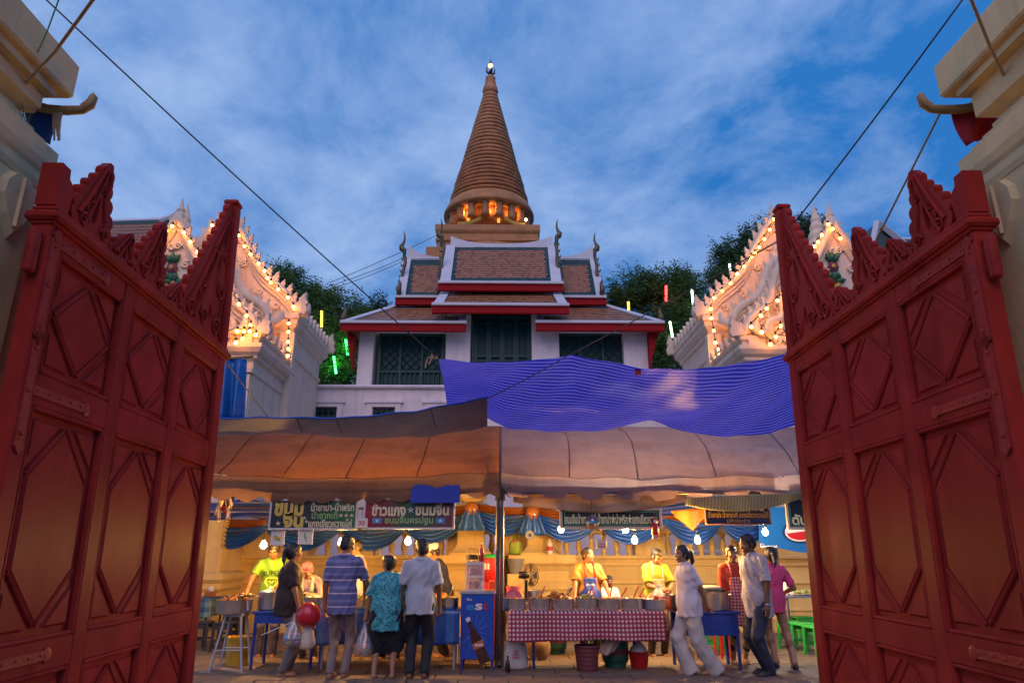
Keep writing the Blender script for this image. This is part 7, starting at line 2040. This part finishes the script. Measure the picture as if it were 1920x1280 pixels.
    E((0, -.088, -.012), (.0125, .016, .026), .012); E((0, -.100, -.030), (.016, .014, .011), .010)
    E((0, -.070, .030), (.056, .022, .014), .02)
    for q in (-1, 1):
        E((q * .030, -.094, .008), (.018, .012, .011), .006, True); E((q * .030, -.079, .006), (.0145, .0125, .012), .004)
        E((q * .075, .010, -.012), (.011, .022, .032), .008); E((q * .040, -.062, -.03), (.024, .024, .024), .02)
    E((0, -.088, -.060), (.026, .013, .008), .006); E((0, -.086, -.071), (.022, .012, .008), .006)
    V, Q = D.mesh(.0062)
    hv = ((V - hc) @ Hm) / s
    C = np.tile(np.array(skin), (len(V), 1)) * (1 + .06 * np.sin(hv[:, 2:3] * 40))
    fr = hv[:, 1] < -.05
    lip = fr & (np.abs(hv[:, 0]) < .026) & (np.abs(hv[:, 2] + .066) < .013) & (hv[:, 1] < -.078); C[lip] = np.array([.30, .075, .06]) * (1 if female else .85)
    ex = np.abs(np.abs(hv[:, 0]) - .030); ez = np.abs(hv[:, 2] - .006)
    eye = fr & (ex < .0145) & (ez < .0072); C[eye] = (.55, .5, .45)
    iris = fr & (ex < .0062) & (ez < .0075); C[iris] = (.012, .008, .006)
    lash = fr & (ex < .0165) & (np.abs(hv[:, 2] - .0145) < .0042); C[lash] = (.03, .02, .015)
    brow = fr & (ex < .020) & (np.abs(hv[:, 2] - .0315 + ex * .15) < .0052); C[brow] = (.025, .016, .012)
    Vs.append(V); Qs.append(Q + nV); nV += len(V); Cs.append(C)
    np_mesh('body', np.concatenate(Vs), np.concatenate(Qs), SKIN, t, np.concatenate(Cs))
    # ---- hair
    hm = hairm or HAIR
    if hair != 'none':
        D = SDF()
        def E2(c, r_, k=.015, sub=False): D.ell(hd(c), S(*r_), Hm, k, sub)
        E2((0, .016, .045), (.083, .097, .084))
        if hair == 'short':
            E2((0, .055, -.01), (.075, .055, .07), .03)
        elif hair == 'curly':
            E2((0, .03, .04), (.092, .10, .088), .03); E2((0, .06, -.02), (.085, .06, .075), .03)
        else:
            E2((0, .050, -.015), (.078, .06, .085), .03)
        for q in (-1, 1): E2((q * .072, -.012, .0), (.014, .02, .045), .015)
        E2((0, -.105, -.012), (.066, .075, .062), .0, True)      # open the face
        if hair == 'pony':
            D.cone(hd((0, .095, .03)), hd((0, .135, .01)), .028 * s, .032 * s, .02).cone(hd((0, .135, .01)), hd((0, .15, -.10)), .034 * s, .026 * s, .02).cone(hd((0, .15, -.10)), hd((0, .135, -.17)), .026 * s, .008 * s, .02)
        if hair == 'bun': D.ell(hd((0, .11, .04)), S(.042, .036, .042), None, .015)
        V, Q = D.mesh(.0085, .0042 if hair != 'curly' else .008, 3)
        np_mesh('hair', V, Q, hm, t)
    # ---- legs
    if legs:
        L = dict(kind='trousers', mat=None, r=1.0, end=.06, waist=.14, flare=0); L.update(legs)
        D = SDF()
        D.ell(pel + T @ S(0, .0, .03), S(.170 * f_, .122 * f_, .13), T, .04)
        wz = tr((0, 0, L['waist']))
        for k, q in (('l', 1), ('r', -1)):
            el, wr, hip, kn, an, ft = J[k]
            if L['kind'] == 'trousers':
                D.cone(hip, kn, .100 * s * L['r'] * (f_ * .6 + .4), (.070 + L['flare'] * .4) * s * L['r'], .03)
                e = an + (an - kn) / np.linalg.norm(an - kn) * (.085 * s - L['end'])
                D.cone(kn, e, (.070 + L['flare'] * .4) * s * L['r'], (.056 + L['flare']) * s * L['r'], .03, flat=True)
            else:
                D.cone(hip, hip + (kn - hip) * L['end'], .125 * s * f_, (.115 + L['flare']) * s * f_, .06, flat=True)
        if L['kind'] == 'skirt':
            pass
        D.plane(wz, T @ np.array([0, 0, 1.]))
        V, Q = D.mesh(.0125, .0055, 1.7 * (px % 7))
        np_mesh('trousers' if L['kind'] == 'trousers' else 'skirt', V, Q, L['mat'], t)
    # ---- shirt
    D0 = None
    if shirt:
        L = dict(mat=None, loose=1.0, hem=-.08, sleeve=.55, collar=False, sl=1.0, vneck=0, belly=0); L.update(shirt)
        g_ = L['loose'] * f_
        D = SDF()
        D.ell(tr((0, .0, .37)), S(.170 * g_, .122 * g_, .185), T, .05).ell(tr((0, 0, .19)), S(.158 * g_, .116 * g_, .17), T, .06)
        D.ell(tr((0, -.012 * (1 + L['belly']), .05)), S(.170 * g_, (.124 + .02 * L['belly']) * g_, .15), T, .06)
        D.cone(tr((0, 0, .1)), tr((0, 0, L['hem'] - .01)), .13 * s * g_, .135 * s * g_, .06)
        if L['hem'] < -.02:
            for q in (-1, 1): D.cone(tr((q * .05, 0, .05)), tr((q * .055, 0, L['hem'] - .01)), .115 * s * g_, .118 * s * g_, .05)
        D.cone(tr((-.12, .008, .485)), tr((.12, .008, .485)), .058 * s, .058 * s, .06); D.cone(tr((-.05, .012, .515)), tr((.05, .012, .515)), .05 * s, .05 * s, .06)
        for k in 'lr':
            el = J[k][0]; wr = J[k][1]
            sl = L['sleeve']
            if sl <= 1:
                D.cone(sh[k], sh[k] + (el - sh[k]) * sl, .058 * s * L['sl'], .062 * s * L['sl'], .04, flat=True)
            else:
                D.cone(sh[k], el, .058 * s * L['sl'], .052 * s * L['sl'], .04); D.cone(el, el + (wr - el) * (sl - 1), .054 * s * L['sl'], .042 * s * L['sl'], .02, flat=True)
        D.ell(tr((0, -.035, .60)), S(.068, .075, .075 + .0), T, .0, True)
        if L['vneck']: D.cone(tr((0, -.12, .57)), tr((0, -.14, .57 - L['vneck'])), .05 * s, .006 * s, 0, False, True)
        D.plane(tr((0, 0, L['hem'])), T @ np.array([0, 0, -1.]))
        V, Q = D.mesh(.0120, .0062, px * .37)
        so = np_mesh('shirt', V, Q, L['mat'], t)
        if L['collar']:
            c = MB(); R0 = .070 * s
            ring = []
            for i in range(17):
                a = -PI / 2 + .25 + (2 * PI - .5) * i / 16
                ring.append((a, tr((0, -.002, .535))))
            vs = []
            for a, cc in ring:
                o = T @ np.array([math.cos(a) * R0 * 1.12, math.sin(a) * R0 * 1.15, 0])
                vs.append(cc + o + T @ S(0, 0, .012)); vs.append(cc + o * .93 + T @ S(0, 0, .045)); vs.append(cc + o * 1.22 + T @ S(0, 0, .000))
            c.add([tuple(v) for v in vs], [(i * 3 + 1, i * 3 + 4, i * 3 + 5, i * 3 + 2) for i in range(16)] + [(i * 3, i * 3 + 3, i * 3 + 4, i * 3 + 1) for i in range(16)])
            build('collar', c, L['mat'], so, smooth=True, world=False, solid=.006)
        D0 = (V, Q)
    # ---- footwear
    for k in 'lr':
        heel, ball, toe = J[k + 'foot']
        if shoes == 'none': break
        if shoes == 'shoes':
            D = SDF(); D.cone(heel, ball, .042 * s, .044 * s, .02).cone(ball, toe, .046 * s, .03 * s, .02); D.plane(heel + np.array([0, 0, .045 * s]), np.array([0, 0, 1.])); D.plane(np.array([0, 0, J[k][5][2] + .0]), np.array([0, 0, -1.]))
            V, Q = D.mesh(.012); np_mesh('shoe', V, Q, M_SHOE, t)
        else:
            zf = J[k][5][2]
            c = MB(); d = toe - heel; d[2] = 0; d /= np.linalg.norm(d); sd_ = np.array([-d[1], d[0], 0]); out = []
            for i in range(18):
                a = 2 * PI * i / 18; u = math.cos(a); v = math.sin(a)
                pt = heel + d * (.095 + .135 * u) * s + sd_ * v * (.043 + .008 * u) * s; out.append((pt[0], pt[1]))
            c.prism(out, lambda a_, b_: (a_, b_, zf - .004), lambda a_, b_: (a_, b_, zf + .016))
            so_ = build('sandal', c, shoes if not isinstance(shoes, str) else M_SOLE, t, world=False)
            c = MB(); c.tube([tuple(ball + sd_ * .045 * s - np.array([0, 0, .02])), tuple(ball - d * .02 + np.array([0, 0, .034 * s])), tuple(ball - sd_ * .045 * s - np.array([0, 0, .02]))], .009, 5)
            build('strap', c, shoes if not isinstance(shoes, str) else M_SOLE, so_, world=False)
    info = dict(t=t, tr=tr, hd=hd, J=J, s=s, T=T, Hm=Hm, shirt=D0, sh=sh, pel=pel)
    if extras: extras(info)
    return info
def apron(I, m, z0=-.45, z1=.40, w=.15, bib=.085, name='apron', out=1.0, strap=None):
    """front sheet hugging chest and hips: pushed out along the shirt's surface"""
    V, Q = I['shirt']; bv = BVHTree.FromPolygons([tuple(v) for v in V], [tuple(q) for q in Q])
    s, T, pel = I['s'], I['T'], I['pel']
    c = MB(); N, M_ = 12, 22
    def P(u, v):
        z = z1 + (z0 - z1) * v
        ww = bib if z > .16 else min(w, bib + (w - bib) * min(1, (.16 - z) / .06))
        a = (u * 2 - 1)
        x = a * ww * 1.15
        o = I['tr']((x, -.6, z)); d = I['T'] @ np.array([0, 1., 0])
        hit = bv.ray_cast(Vector(o), Vector(d), 1.0)
        dep = (np.array(hit[0]) - o) @ d - .014 if hit[0] is not None else 9
        prev = P.keep.get(u, .6 * s - .10 * s)
        if hit[0] is None: dep = prev
        dep = min(dep, prev + .012)
        P.keep[u] = dep
        return tuple(o + d * (dep - .004 * math.sin(a * 7 + v * 3)))
    P.last = {}; P.keep = {}
    rows = []
    for j in range(M_ + 1):
        for i in range(N + 1): rows.append(P(i / N, j / M_))
    c.add(rows, [(j * (N + 1) + i, j * (N + 1) + i + 1, (j + 1) * (N + 1) + i + 1, (j + 1) * (N + 1) + i) for j in range(M_) for i in range(N)])
    o = build(name, c, m, I['t'], smooth=True, world=False, solid=.008)
    # neck straps
    if strap is not None:
        for q in (-1, 1):
            pts = []
            for k in range(7):
                f = k / 6
                pt = I['tr']((q * (bib * .9 * (1 - f) + .075 * f), -.3, z1 + (.575 - z1) * f)); d = T @ np.array([0, 1., 0])
                hit = bv.ray_cast(Vector(pt), Vector(d), 1.0)
                pts.append(np.array(hit[0]) - d * .008 if hit[0] is not None else I['tr']((q * .07, -.05, .54 + .02 * f)))
            c = MB(); c.tube([tuple(p_) for p_ in pts], .014, 6); build('apron_strap', c, strap, o, smooth=True, world=False)
    return o, bv
def print_on(I, bv, body, m, zc, width, height=None, xc=0, name='lettering', arc=0):
    me = text_mesh(body, 1.0, 0, width, height, .015); me.name = name
    co = np.empty(len(me.vertices) * 3); me.vertices.foreach_get('co', co); co = co.reshape(-1, 3)
    d = I['T'] @ np.array([0, 1., 0]); out = []
    last = None
    for x, z, _ in co:
        z2 = z - arc * x * x
        o = I['tr']((xc + x, -.6, zc + z2)); hit = bv.ray_cast(Vector(o), Vector(d), 1.2)
        if hit[0] is not None: last = np.array(hit[0]) - d * .010
        out.append(last if last is not None else I['tr']((x, -.13, zc + z2)))
    me.vertices.foreach_set('co', np.array(out).ravel()); me.update()
    me.materials.clear(); me.materials.append(m)
    return link_mesh(name, me, I['t'])
def shirt_bvh(I):
    V, Q = I['shirt']; return BVHTree.FromPolygons([tuple(v) for v in V], [tuple(q) for q in Q])
# ---------------------------------------------------------------- the people at the stalls
def cm(name, col, **k): return mat(name, col, k.pop('rough', .75), k.pop('var', .12), k.pop('scale', 9), bump=.15, bscale=120, **k)
m_lime = cm('lime green cotton', (.13, .30, .02)); m_brownb = cm('dark brown blouse', (.035, .018, .012)); m_greyt = cm('grey trousers', (.14, .12, .12)); m_taupe = cm('taupe jeans', (.22, .16, .14))
m_polo = cm('blue striped polo', (.2, .2, .4), fn=P_stripes('Z', .155, [(.115, .125, .27), (.55, .48, .55), (.22, .02, .04), (.115, .125, .27), (.20, .20, .36)], (.40, .50, .53, .78)))
m_teal_f = cm('teal flowered blouse', (.02, .2, .25), fn=P_voronoi(38, [(.004, .05, .07), (.015, .20, .25), (.08, .38, .40)], (.12, .34, .62)))
m_black = cm('black cotton', (.012, .012, .014)); m_paleblue = cm('pale blue grey shirt', (.40, .42, .46)); m_pinkw = cm('pale pink shirt', (.62, .42, .42)); m_blk_shirt = cm('black shirt', (.018, .018, .022))
m_orange_t = cm('orange yellow tee', (.46, .20, .035)); m_bapron = cm('blue apron', (.015, .05, .34), rough=.5); m_lime2 = cm('yellow green tee', (.25, .31, .03)); m_papron = cm('pinkish apron', (.50, .33, .26))
m_whiteb = cm('white blouse', (.60, .54, .56)); m_creamtr = cm('cream trousers', (.50, .44, .38)); m_redtop = cm('orange red top', (.46, .045, .012)); m_gapron = cm('red gingham apron', (.5, .1, .1), fn=P_gingham(.042, (.42, .03, .03), (.55, .16, .14), (.70, .52, .46)))
m_greysh = cm('grey patterned shirt', (.3, .28, .3), fn=P_voronoi(46, [(.22, .19, .20), (.34, .31, .33), (.46, .42, .43)], (.1, .35, .6))); m_denim = cm('dark denim', (.025, .03, .055)); m_pinkt = cm('bright pink tee', (.62, .06, .18)); m_tan = cm('tan leggings', (.42, .24, .14))
m_print_k = cm('black shirt print', (.02, .03, .01)); m_print_y = cm('yellow shirt print', (.66, .66, .10)); m_scarf = cm('pink headscarf', (.28, .08, .12)); m_towel = cm('pale green towel', (.28, .38, .28)); m_floral = cm('grey floral blouse', (.3, .25, .28), fn=P_voronoi(40, [(.07, .07, .12), (.22, .16, .18), (.32, .21, .21)], (.1, .35, .6)))
m_cap = cm('white cook cap', (.75, .70, .62)); m_bluesandal = mat('blue rubber sandal', (.02, .04, .30), .5)
DK = (.18, .083, .042); MD = (.27, .13, .068); LT = (.33, .165, .088)
# -- vendors behind the left stall
def ex_super(I):
    bv = shirt_bvh(I)
    print_on(I, bv, 'SUPER', m_print_k, .35, .29, .075, arc=1.2)
    d = I['T'] @ np.array([0, 1., 0])
    V = []
    shp = [(-.075, .27), (.075, .27), (.10, .22), (.0, .08), (-.10, .22)]
    c = MB()
    for (x0, z0), (x1, z1) in zip(shp, shp[1:] + shp[:1]):
        pts = []
        for k in range(9):
            f = k / 8; o = I['tr']((x0 + (x1 - x0) * f, -.6, z0 + (z1 - z0) * f)); h_ = bv.ray_cast(Vector(o), Vector(d), 1.2)
            if h_[0] is not None: pts.append(tuple(np.array(h_[0]) - d * .006))
        if len(pts) > 2: c.tube(pts, .011, 5)
    for q in (-.04, .04):
        pts = []
        for k in range(7):
            a = PI * k / 6; o = I['tr']((q + .03 * math.cos(a), -.6, .20 + .03 * math.sin(a))); h_ = bv.ray_cast(Vector(o), Vector(d), 1.2)
            if h_[0] is not None: pts.append(tuple(np.array(h_[0]) - d * .006))
        if len(pts) > 2: c.tube(pts, .009, 5)
    build('emblem_print', c, m_print_y, I['t'], world=False)
person('man in a lime green shirt lettered SUPER frying at the left stall', 511, 11.0, 1.64, 12, dict(lean=6, rh=(-.30, -.36, .95), lh=(.10, -.40, .95), lpalm=(0, 0, -1), rpalm=(0, 0, -1)), MD, 1.0, dict(mat=m_lime, sleeve=.75, hem=-.12, loose=1.06), dict(mat=m_greyt), head=(-8, 24), extras=ex_super)
def ex_scarf(I):
    D = SDF(); s, Hm, hd = I['s'], I['Hm'], I['hd']
    D.ell(hd((0, .018, .048)), np.array([.090, .102, .088]) * s, Hm, .02).ell(hd((0, .05, -.02)), np.array([.082, .062, .08]) * s, Hm, .03)
    D.ell(hd((0, -.11, -.03)), np.array([.072, .08, .085]) * s, Hm, 0, True)
    V, Q = D.mesh(.009, .002, 2); np_mesh('headscarf', V, Q, m_scarf, I['t'])
    c = MB(); tr = I['tr']
    c.tube([tuple(tr((-.075, -.135, .22))), tuple(tr((-.08, -.125, .40))), tuple(tr((-.075, -.03, .54))), tuple(tr((0, .05, .56))), tuple(tr((.075, -.03, .54))), tuple(tr((.08, -.125, .40))), tuple(tr((.075, -.135, .24)))], [.035, .034, .03, .03, .03, .034, .035], 8)
    build('towel', c, m_towel, I['t'], world=False, smooth=True)
person('woman in a pink headscarf with a pale green towel round her neck', 589, 10.8, 1.50, -8, dict(lean=26, hipz=.70, rh=(-.14, -.46, .92), lh=(.12, -.46, .92), rf=(-.1, .0, 0), lf=(.1, .0, 0), lpalm=(0, 0, -1), rpalm=(0, 0, -1)), LT, 1.02, dict(mat=m_floral, sleeve=1.3, hem=-.08, loose=1.08), dict(mat=m_greyt), hair='none', head=(-6, 8), female=True, extras=ex_scarf)
person('man in a pale pink shirt behind the striped polo man', 673, 11.0, 1.67, -75, dict(lean=4, rh=(-.1, -.34, 1.06), lh=(.06, -.38, 1.05)), MD, 1.0, dict(mat=m_pinkw, sleeve=.6, hem=-.10, collar=True, loose=1.08), dict(mat=m_greyt), head=(10, 10))
person('dark haired helper sitting low between the teal blouse and the pale shirt', 747, 10.9, 1.45, -20, dict(hipz=.55, lean=10, rh=(-.12, -.3, .75), lh=(.12, -.3, .75), rf=(-.12, -.2, 0), lf=(.12, -.2, 0)), DK, 1.0, dict(mat=m_brownb, sleeve=.7, hem=-.05), dict(mat=m_black), head=(0, 20))
def ex_cap(I):
    s, Hm, hd = I['s'], I['Hm'], I['hd']; D = SDF()
    D.ell(hd((0, .015, .085)), np.array([.096, .108, .052]) * s, Hm, .02).ell(hd((0, .012, .045)), np.array([.086, .100, .040]) * s, Hm, .015)
    D.plane(hd((0, 0, .034)), Hm @ np.array([0, 0, -1.])); V, Q = D.mesh(.008, .003, 1); np_mesh('cap', V, Q, m_cap, I['t'])
    bv = shirt_bvh(I); d = I['T'] @ np.array([-1., .25, 0]); c = MB()
    for (y, z, w_, h_) in [(-.03, .36, .05, .09), (.02, .26, .07, .05)]:
        o = I['tr']((.6, y - .15, z)); h2 = bv.ray_cast(Vector(o), Vector(d), 1.5)
        if h2[0] is not None: c.box(np.array(h2[0]) - d * .004, (.012, w_, h_), bev=.004)
    if c.v: build('shirt_patch', c, m_cap, I['t'], world=False)
person('vendor in a white cap and black shirt reaching over the trays', 832, 10.95, 1.62, -72, dict(lean=14, rh=(-.08, -.40, .93), lh=(.12, -.42, .95), lpalm=(0, 0, -1), rpalm=(0, 0, -1)), LT, 1.06, dict(mat=m_blk_shirt, sleeve=.85, hem=-.10, loose=1.1), dict(mat=m_black), head=(-6, 6), extras=ex_cap)
# -- customers in front of the left stall
I = person('woman with a ponytail in a dark brown blouse carrying bags', 543, 9.33, 1.59, 112, dict(rh=(-.22, -.12, .78), lh=(.12, -.22, .80), lf=(.09, -.10, .02), rf=(-.10, -.02, .02), curl=.9), LT, 1.06, dict(mat=m_brownb, sleeve=.85, hem=-.13, loose=1.22, sl=1.35), dict(mat=m_greyt, r=1.12), 'pony', head=(24, 2), female=True)
hp = Matrix.Rotation(R(112), 3, 'Z') @ Vector(I['J']['rhand'][0]); HB = Vector(I['t'].location) + hp
# the red balloon on a stick and the two bags she carries
def bag(label, top, h, w, items, m=m_bag, name='carrier_bag'):
    t = thing(name, label, 'bag', top)
    b = MB(); N = 14
    prof = [(.008, .02), (.018, -.03), (w * .32, -h * .25), (w * .66, -h * .45), (w * .92, -h * .7), (w, -h * .86), (w * .72, -h * .97), (w * .2, -h)]
    vs = []; fs = []
    for r_, z in prof:
        for k in range(N):
            a = 2 * PI * k / N; q = 1 + .16 * math.sin(a * 3 + z * 20) + .08 * math.sin(a * 5)
            vs.append((r_ * q * math.cos(a), r_ * q * .6 * math.sin(a), z))
    for i in range(len(prof) - 1):
        for k in range(N): fs.append((i * N + k, i * N + (k + 1) % N, (i + 1) * N + (k + 1) % N, (i + 1) * N + k))
    b.add(vs, fs); build('plastic', b, m, t, world=False, smooth=True)
    rg = random.Random(len(label))
    for k in range(items[0]):
        b = MB(); b.ball((rg.uniform(-.55, .55) * w, rg.uniform(-.2, .2) * w, -h * rg.uniform(.6, .88)), rg.uniform(.028, .045), 8, 6, (1.2, 1, .8)); build('item', b, items[1][k % len(items[1])], t, world=False, smooth=True)
m_violet = mat('violet item', (.42, .22, .55), .5); m_cream_i = mat('cream item', (.62, .52, .36), .5, .4, 60)
bag('clear bag of violet and pink things held by the woman in brown', HB + Vector((-.05, -.05, -.02)), .36, .14, (9, [m_violet, m_pinkplastic, m_whiteplastic, mat('sky item', (.15, .3, .6), .5)]))
bag('cream patterned bag held by the woman in brown', HB + Vector((.13, -.05, -.02)), .40, .095, (0, []), mat('cream patterned plastic', (.5, .4, .3), .5, .1, 5, fn=P_voronoi(40, [(.10, .07, .05), (.55, .45, .30), (.62, .52, .38)], (.12, .25, .6))))
t = thing('red_balloon', 'round red balloon on a thin white stick beside the woman in brown', 'balloon', at(577, 1153, 9.1))
b = MB(); b.lathe([(.006, -.165), (.014, -.158), (.008, -.150), (.05, -.135), (.11, -.085), (.145, -.01), (.15, .04), (.125, .10), (.07, .14), (.002, .15)], (0, 0, 0), 24); o = build('balloon', b, mat('red balloon rubber', (.55, .012, .02), .22, .06, 4, coat=.4), t, world=False, smooth=True); o.rotation_euler = (0, R(65), 0)
st0 = at(490, 1190, 9.15) - Vector(t.location); b = MB(); b.tube([st0, Vector((-.14, 0, -.06))], .006, 6); build('stick', b, m_whiteplastic, t, world=False)
person('man in a blue striped polo and taupe jeans seen from behind', 643, 9.12, 1.69, 176, dict(rh=(-.20, -.30, .98), lh=(.23, -.05, .84), lf=(.08, .0, .02), rf=(-.07, -.06, .02)), MD, .98, dict(mat=m_polo, sleeve=.85, hem=-.14, collar=True, loose=1.06), dict(mat=m_taupe, r=.88), head=(-25, 10), shoes=m_bluesandal)
I = person('short woman in a teal flowered blouse holding a clear bag', 726, 9.18, 1.44, 186, dict(lh=(.27, -.02, .64), rh=(-.26, -.1, .75), lf=(.11, .02, .02), rf=(-.11, .02, .02), curl=.9), LT, 1.28, dict(mat=m_teal_f, sleeve=.9, hem=-.24, loose=1.10, sl=1.25), dict(kind='skirt', mat=m_black, end=1.25, flare=.0), 'curly', HAIR, head=(35, 4), female=True)
hp = Matrix.Rotation(R(186), 3, 'Z') @ Vector(I['J']['lhand'][0]); bag('clear bag with red and green food held by the woman in teal', Vector(I['t'].location) + hp + Vector((0, -.02, -.03)), .40, .13, (7, [m_f_red, m_whiteplastic, m_f_green, m_f_orange, m_noodle]))
I = person('man in a pale blue grey shirt and black trousers seen from behind', 788, 9.15, 1.64, 178, dict(lh=(.25, -.04, .78), rh=(-.24, -.08, .80), lf=(.09, .02, .02), rf=(-.09, .0, .02), curl=.9), DK, 1.0, dict(mat=m_paleblue, sleeve=.85, hem=-.12, loose=1.10, collar=True, sl=1.15), dict(mat=m_black, r=1.08), head=(28, 0))
hp = Matrix.Rotation(R(178), 3, 'Z') @ Vector(I['J']['lhand'][0]); t = thing('drink_can', 'green and white drink can in the hand of the pale shirted man', 'can', Vector(I['t'].location) + hp + Vector((0, .0, -.06))); b = MB(); b.lathe([(.022, -.06), (.027, -.055), (.027, .05), (.022, .06)], (0, 0, 0), 14); build('can', b, m_whiteplastic, t, world=False, smooth=True, angle=40); b = MB(); b.lathe([(.0275, -.03), (.0275, .02)], (0, 0, 0), 14, cap=False); build('label', b, m_greenplastic, t, world=False)
# -- vendors behind the right stall
def ex_blue(I):
    o, bv0 = apron(I, m_bapron, -.30, .33, .16, .09, strap=m_redplastic)
    me = o.data; bv = BVHTree.FromPolygons([tuple(v.co) for v in me.vertices], [tuple(p_.vertices) for p_ in me.polygons])
    print_on(I, bv, 'อ่าสุดขั้ว', m_wpaint, .22, .14, .045); print_on(I, bv, 'es', m_wpaint, .10, .075, .055, -.02); print_on(I, bv, 't', m_rpaint, .105, .03, .07, .04)
    c = MB(); c.tube([tuple(I['tr']((-.05, -.10, .52))), tuple(I['tr']((-.02, -.125, .44))), tuple(I['tr']((0, -.135, .41))), tuple(I['tr']((.02, -.125, .44))), tuple(I['tr']((.05, -.10, .52)))], .004, 5); c.ball(tuple(I['tr']((0, -.14, .405))), .014, 7, 5); build('necklace', c, m_blackp, I['t'], world=False)
person('smiling woman in an orange tee and blue apron behind the gingham table', 1104, 11.0, 1.55, 6, dict(rh=(-.27, -.26, .84), lh=(.27, -.26, .84), rpalm=(0, 0, -1), lpalm=(0, 0, -1)), LT, 1.12, dict(mat=m_orange_t, sleeve=.85, hem=-.10, loose=1.12, sl=1.2), dict(mat=m_brownb), 'bun', head=(38, -2), female=True, extras=ex_blue)
person('dark haired child half hidden behind the orange tee woman', 1142, 11.4, 1.13, 25, dict(rh=(-.14, -.2, .62), lh=(.14, -.2, .62)), DK, .95, dict(mat=m_whiteb, sleeve=.7, hem=-.08), dict(mat=m_denim), head=(0, 12))
def ex_pink(I): apron(I, m_papron, -.30, .34, .15, .085, strap=m_papron); bv = shirt_bvh(I); print_on(I, bv, 'COOL', mat('orange shirt print', (.7, .25, .03), .6), .30, .19, .06)
person('woman in a yellow green tee and pinkish apron packing food', 1230, 10.95, 1.55, 6, dict(lean=8, rh=(.0, -.32, .96), lh=(.10, -.34, .94), rpalm=(1, 0, 0), lpalm=(-1, 0, 0)), MD, 1.10, dict(mat=m_lime2, sleeve=.85, hem=-.10, loose=1.12, sl=1.2), dict(mat=m_brownb), 'bun', head=(18, 26), female=True, extras=ex_pink)
t = thing('carrier_bag', 'small white plastic bag in the hands of the yellow green tee woman', 'bag', (fx(1236, 10.5, .9), 10.52, .84)); b = MB(); b.lathe([(.05, 0), (.075, .05), (.06, .11), (.03, .15), (.06, .19)], (0, 0, 0), 10, sy=.6, cap=False); build('plastic', b, m_whiteplastic, t, world=False, smooth=True)
def ex_ging(I): apron(I, m_gapron, -.34, .36, .17, .10, strap=m_gapron)
person('woman in an orange red top and red gingham apron facing the street', 1379, 10.15, 1.57, 8, dict(rh=(-.21, -.10, .78), lh=(.21, -.14, .80), lf=(.10, .02, .02), rf=(-.10, -.04, .02)), LT, 1.06, dict(mat=m_redtop, sleeve=1.3, hem=-.12, loose=1.06), dict(mat=m_black, r=.86, end=.20), 'short', head=(-4, 4), female=True, extras=ex_ging)
# -- customers at the right
person('woman in a white blouse and wide cream trousers walking left hands behind her', 1293, 9.3, 1.57, -84, dict(lean=3, rh=(-.05, .20, .86), lh=(.05, .22, .84), re=(-.9, .5, 0), le=(.9, .5, 0), rpalm=(0, 1, 0), lpalm=(0, 1, 0), lf=(.05, .22, .03), rf=(-.05, -.06, .02)), LT, 1.06, dict(mat=m_whiteb, sleeve=.85, hem=-.13, loose=1.12, collar=True, sl=1.1), dict(mat=m_creamtr, r=1.06, flare=.055, end=.02), 'pony', head=(6, 0), female=True)
person('man in a grey patterned shirt and dark jeans walking left', 1423, 9.3, 1.71, -72, dict(lean=3, rh=(-.23, .05, .86), lh=(.25, -.05, .82), lf=(.10, -.02, .02), rf=(-.08, .06, .02)), DK, 1.02, dict(mat=m_greysh, sleeve=.9, hem=-.20, loose=1.16, collar=True, sl=1.15), dict(mat=m_denim, r=1.08), 'short', head=(-4, 10), shoes='shoes', extras=lambda I: build('wristwatch', MB().tube([tuple(I['J']['l'][1] + np.array([.033 * math.cos(a * PI / 6), .033 * math.sin(a * PI / 6), .01])) for a in range(13)], .009, 5), m_steel, I['t'], world=False))
person('woman in a bright pink tee and tan leggings behind the grey shirted man', 1449, 9.85, 1.56, 165, dict(side=-4, rh=(-.20, -.22, .95), lh=(.2, -.2, .9), lf=(.02, -.05, .02), rf=(-.20, .06, .02)), MD, .98, dict(mat=m_pinkt, sleeve=.8, hem=-.12, loose=1.08), dict(mat=m_tan, r=.84), 'pony', head=(20, 0), female=True, shoes='shoes')
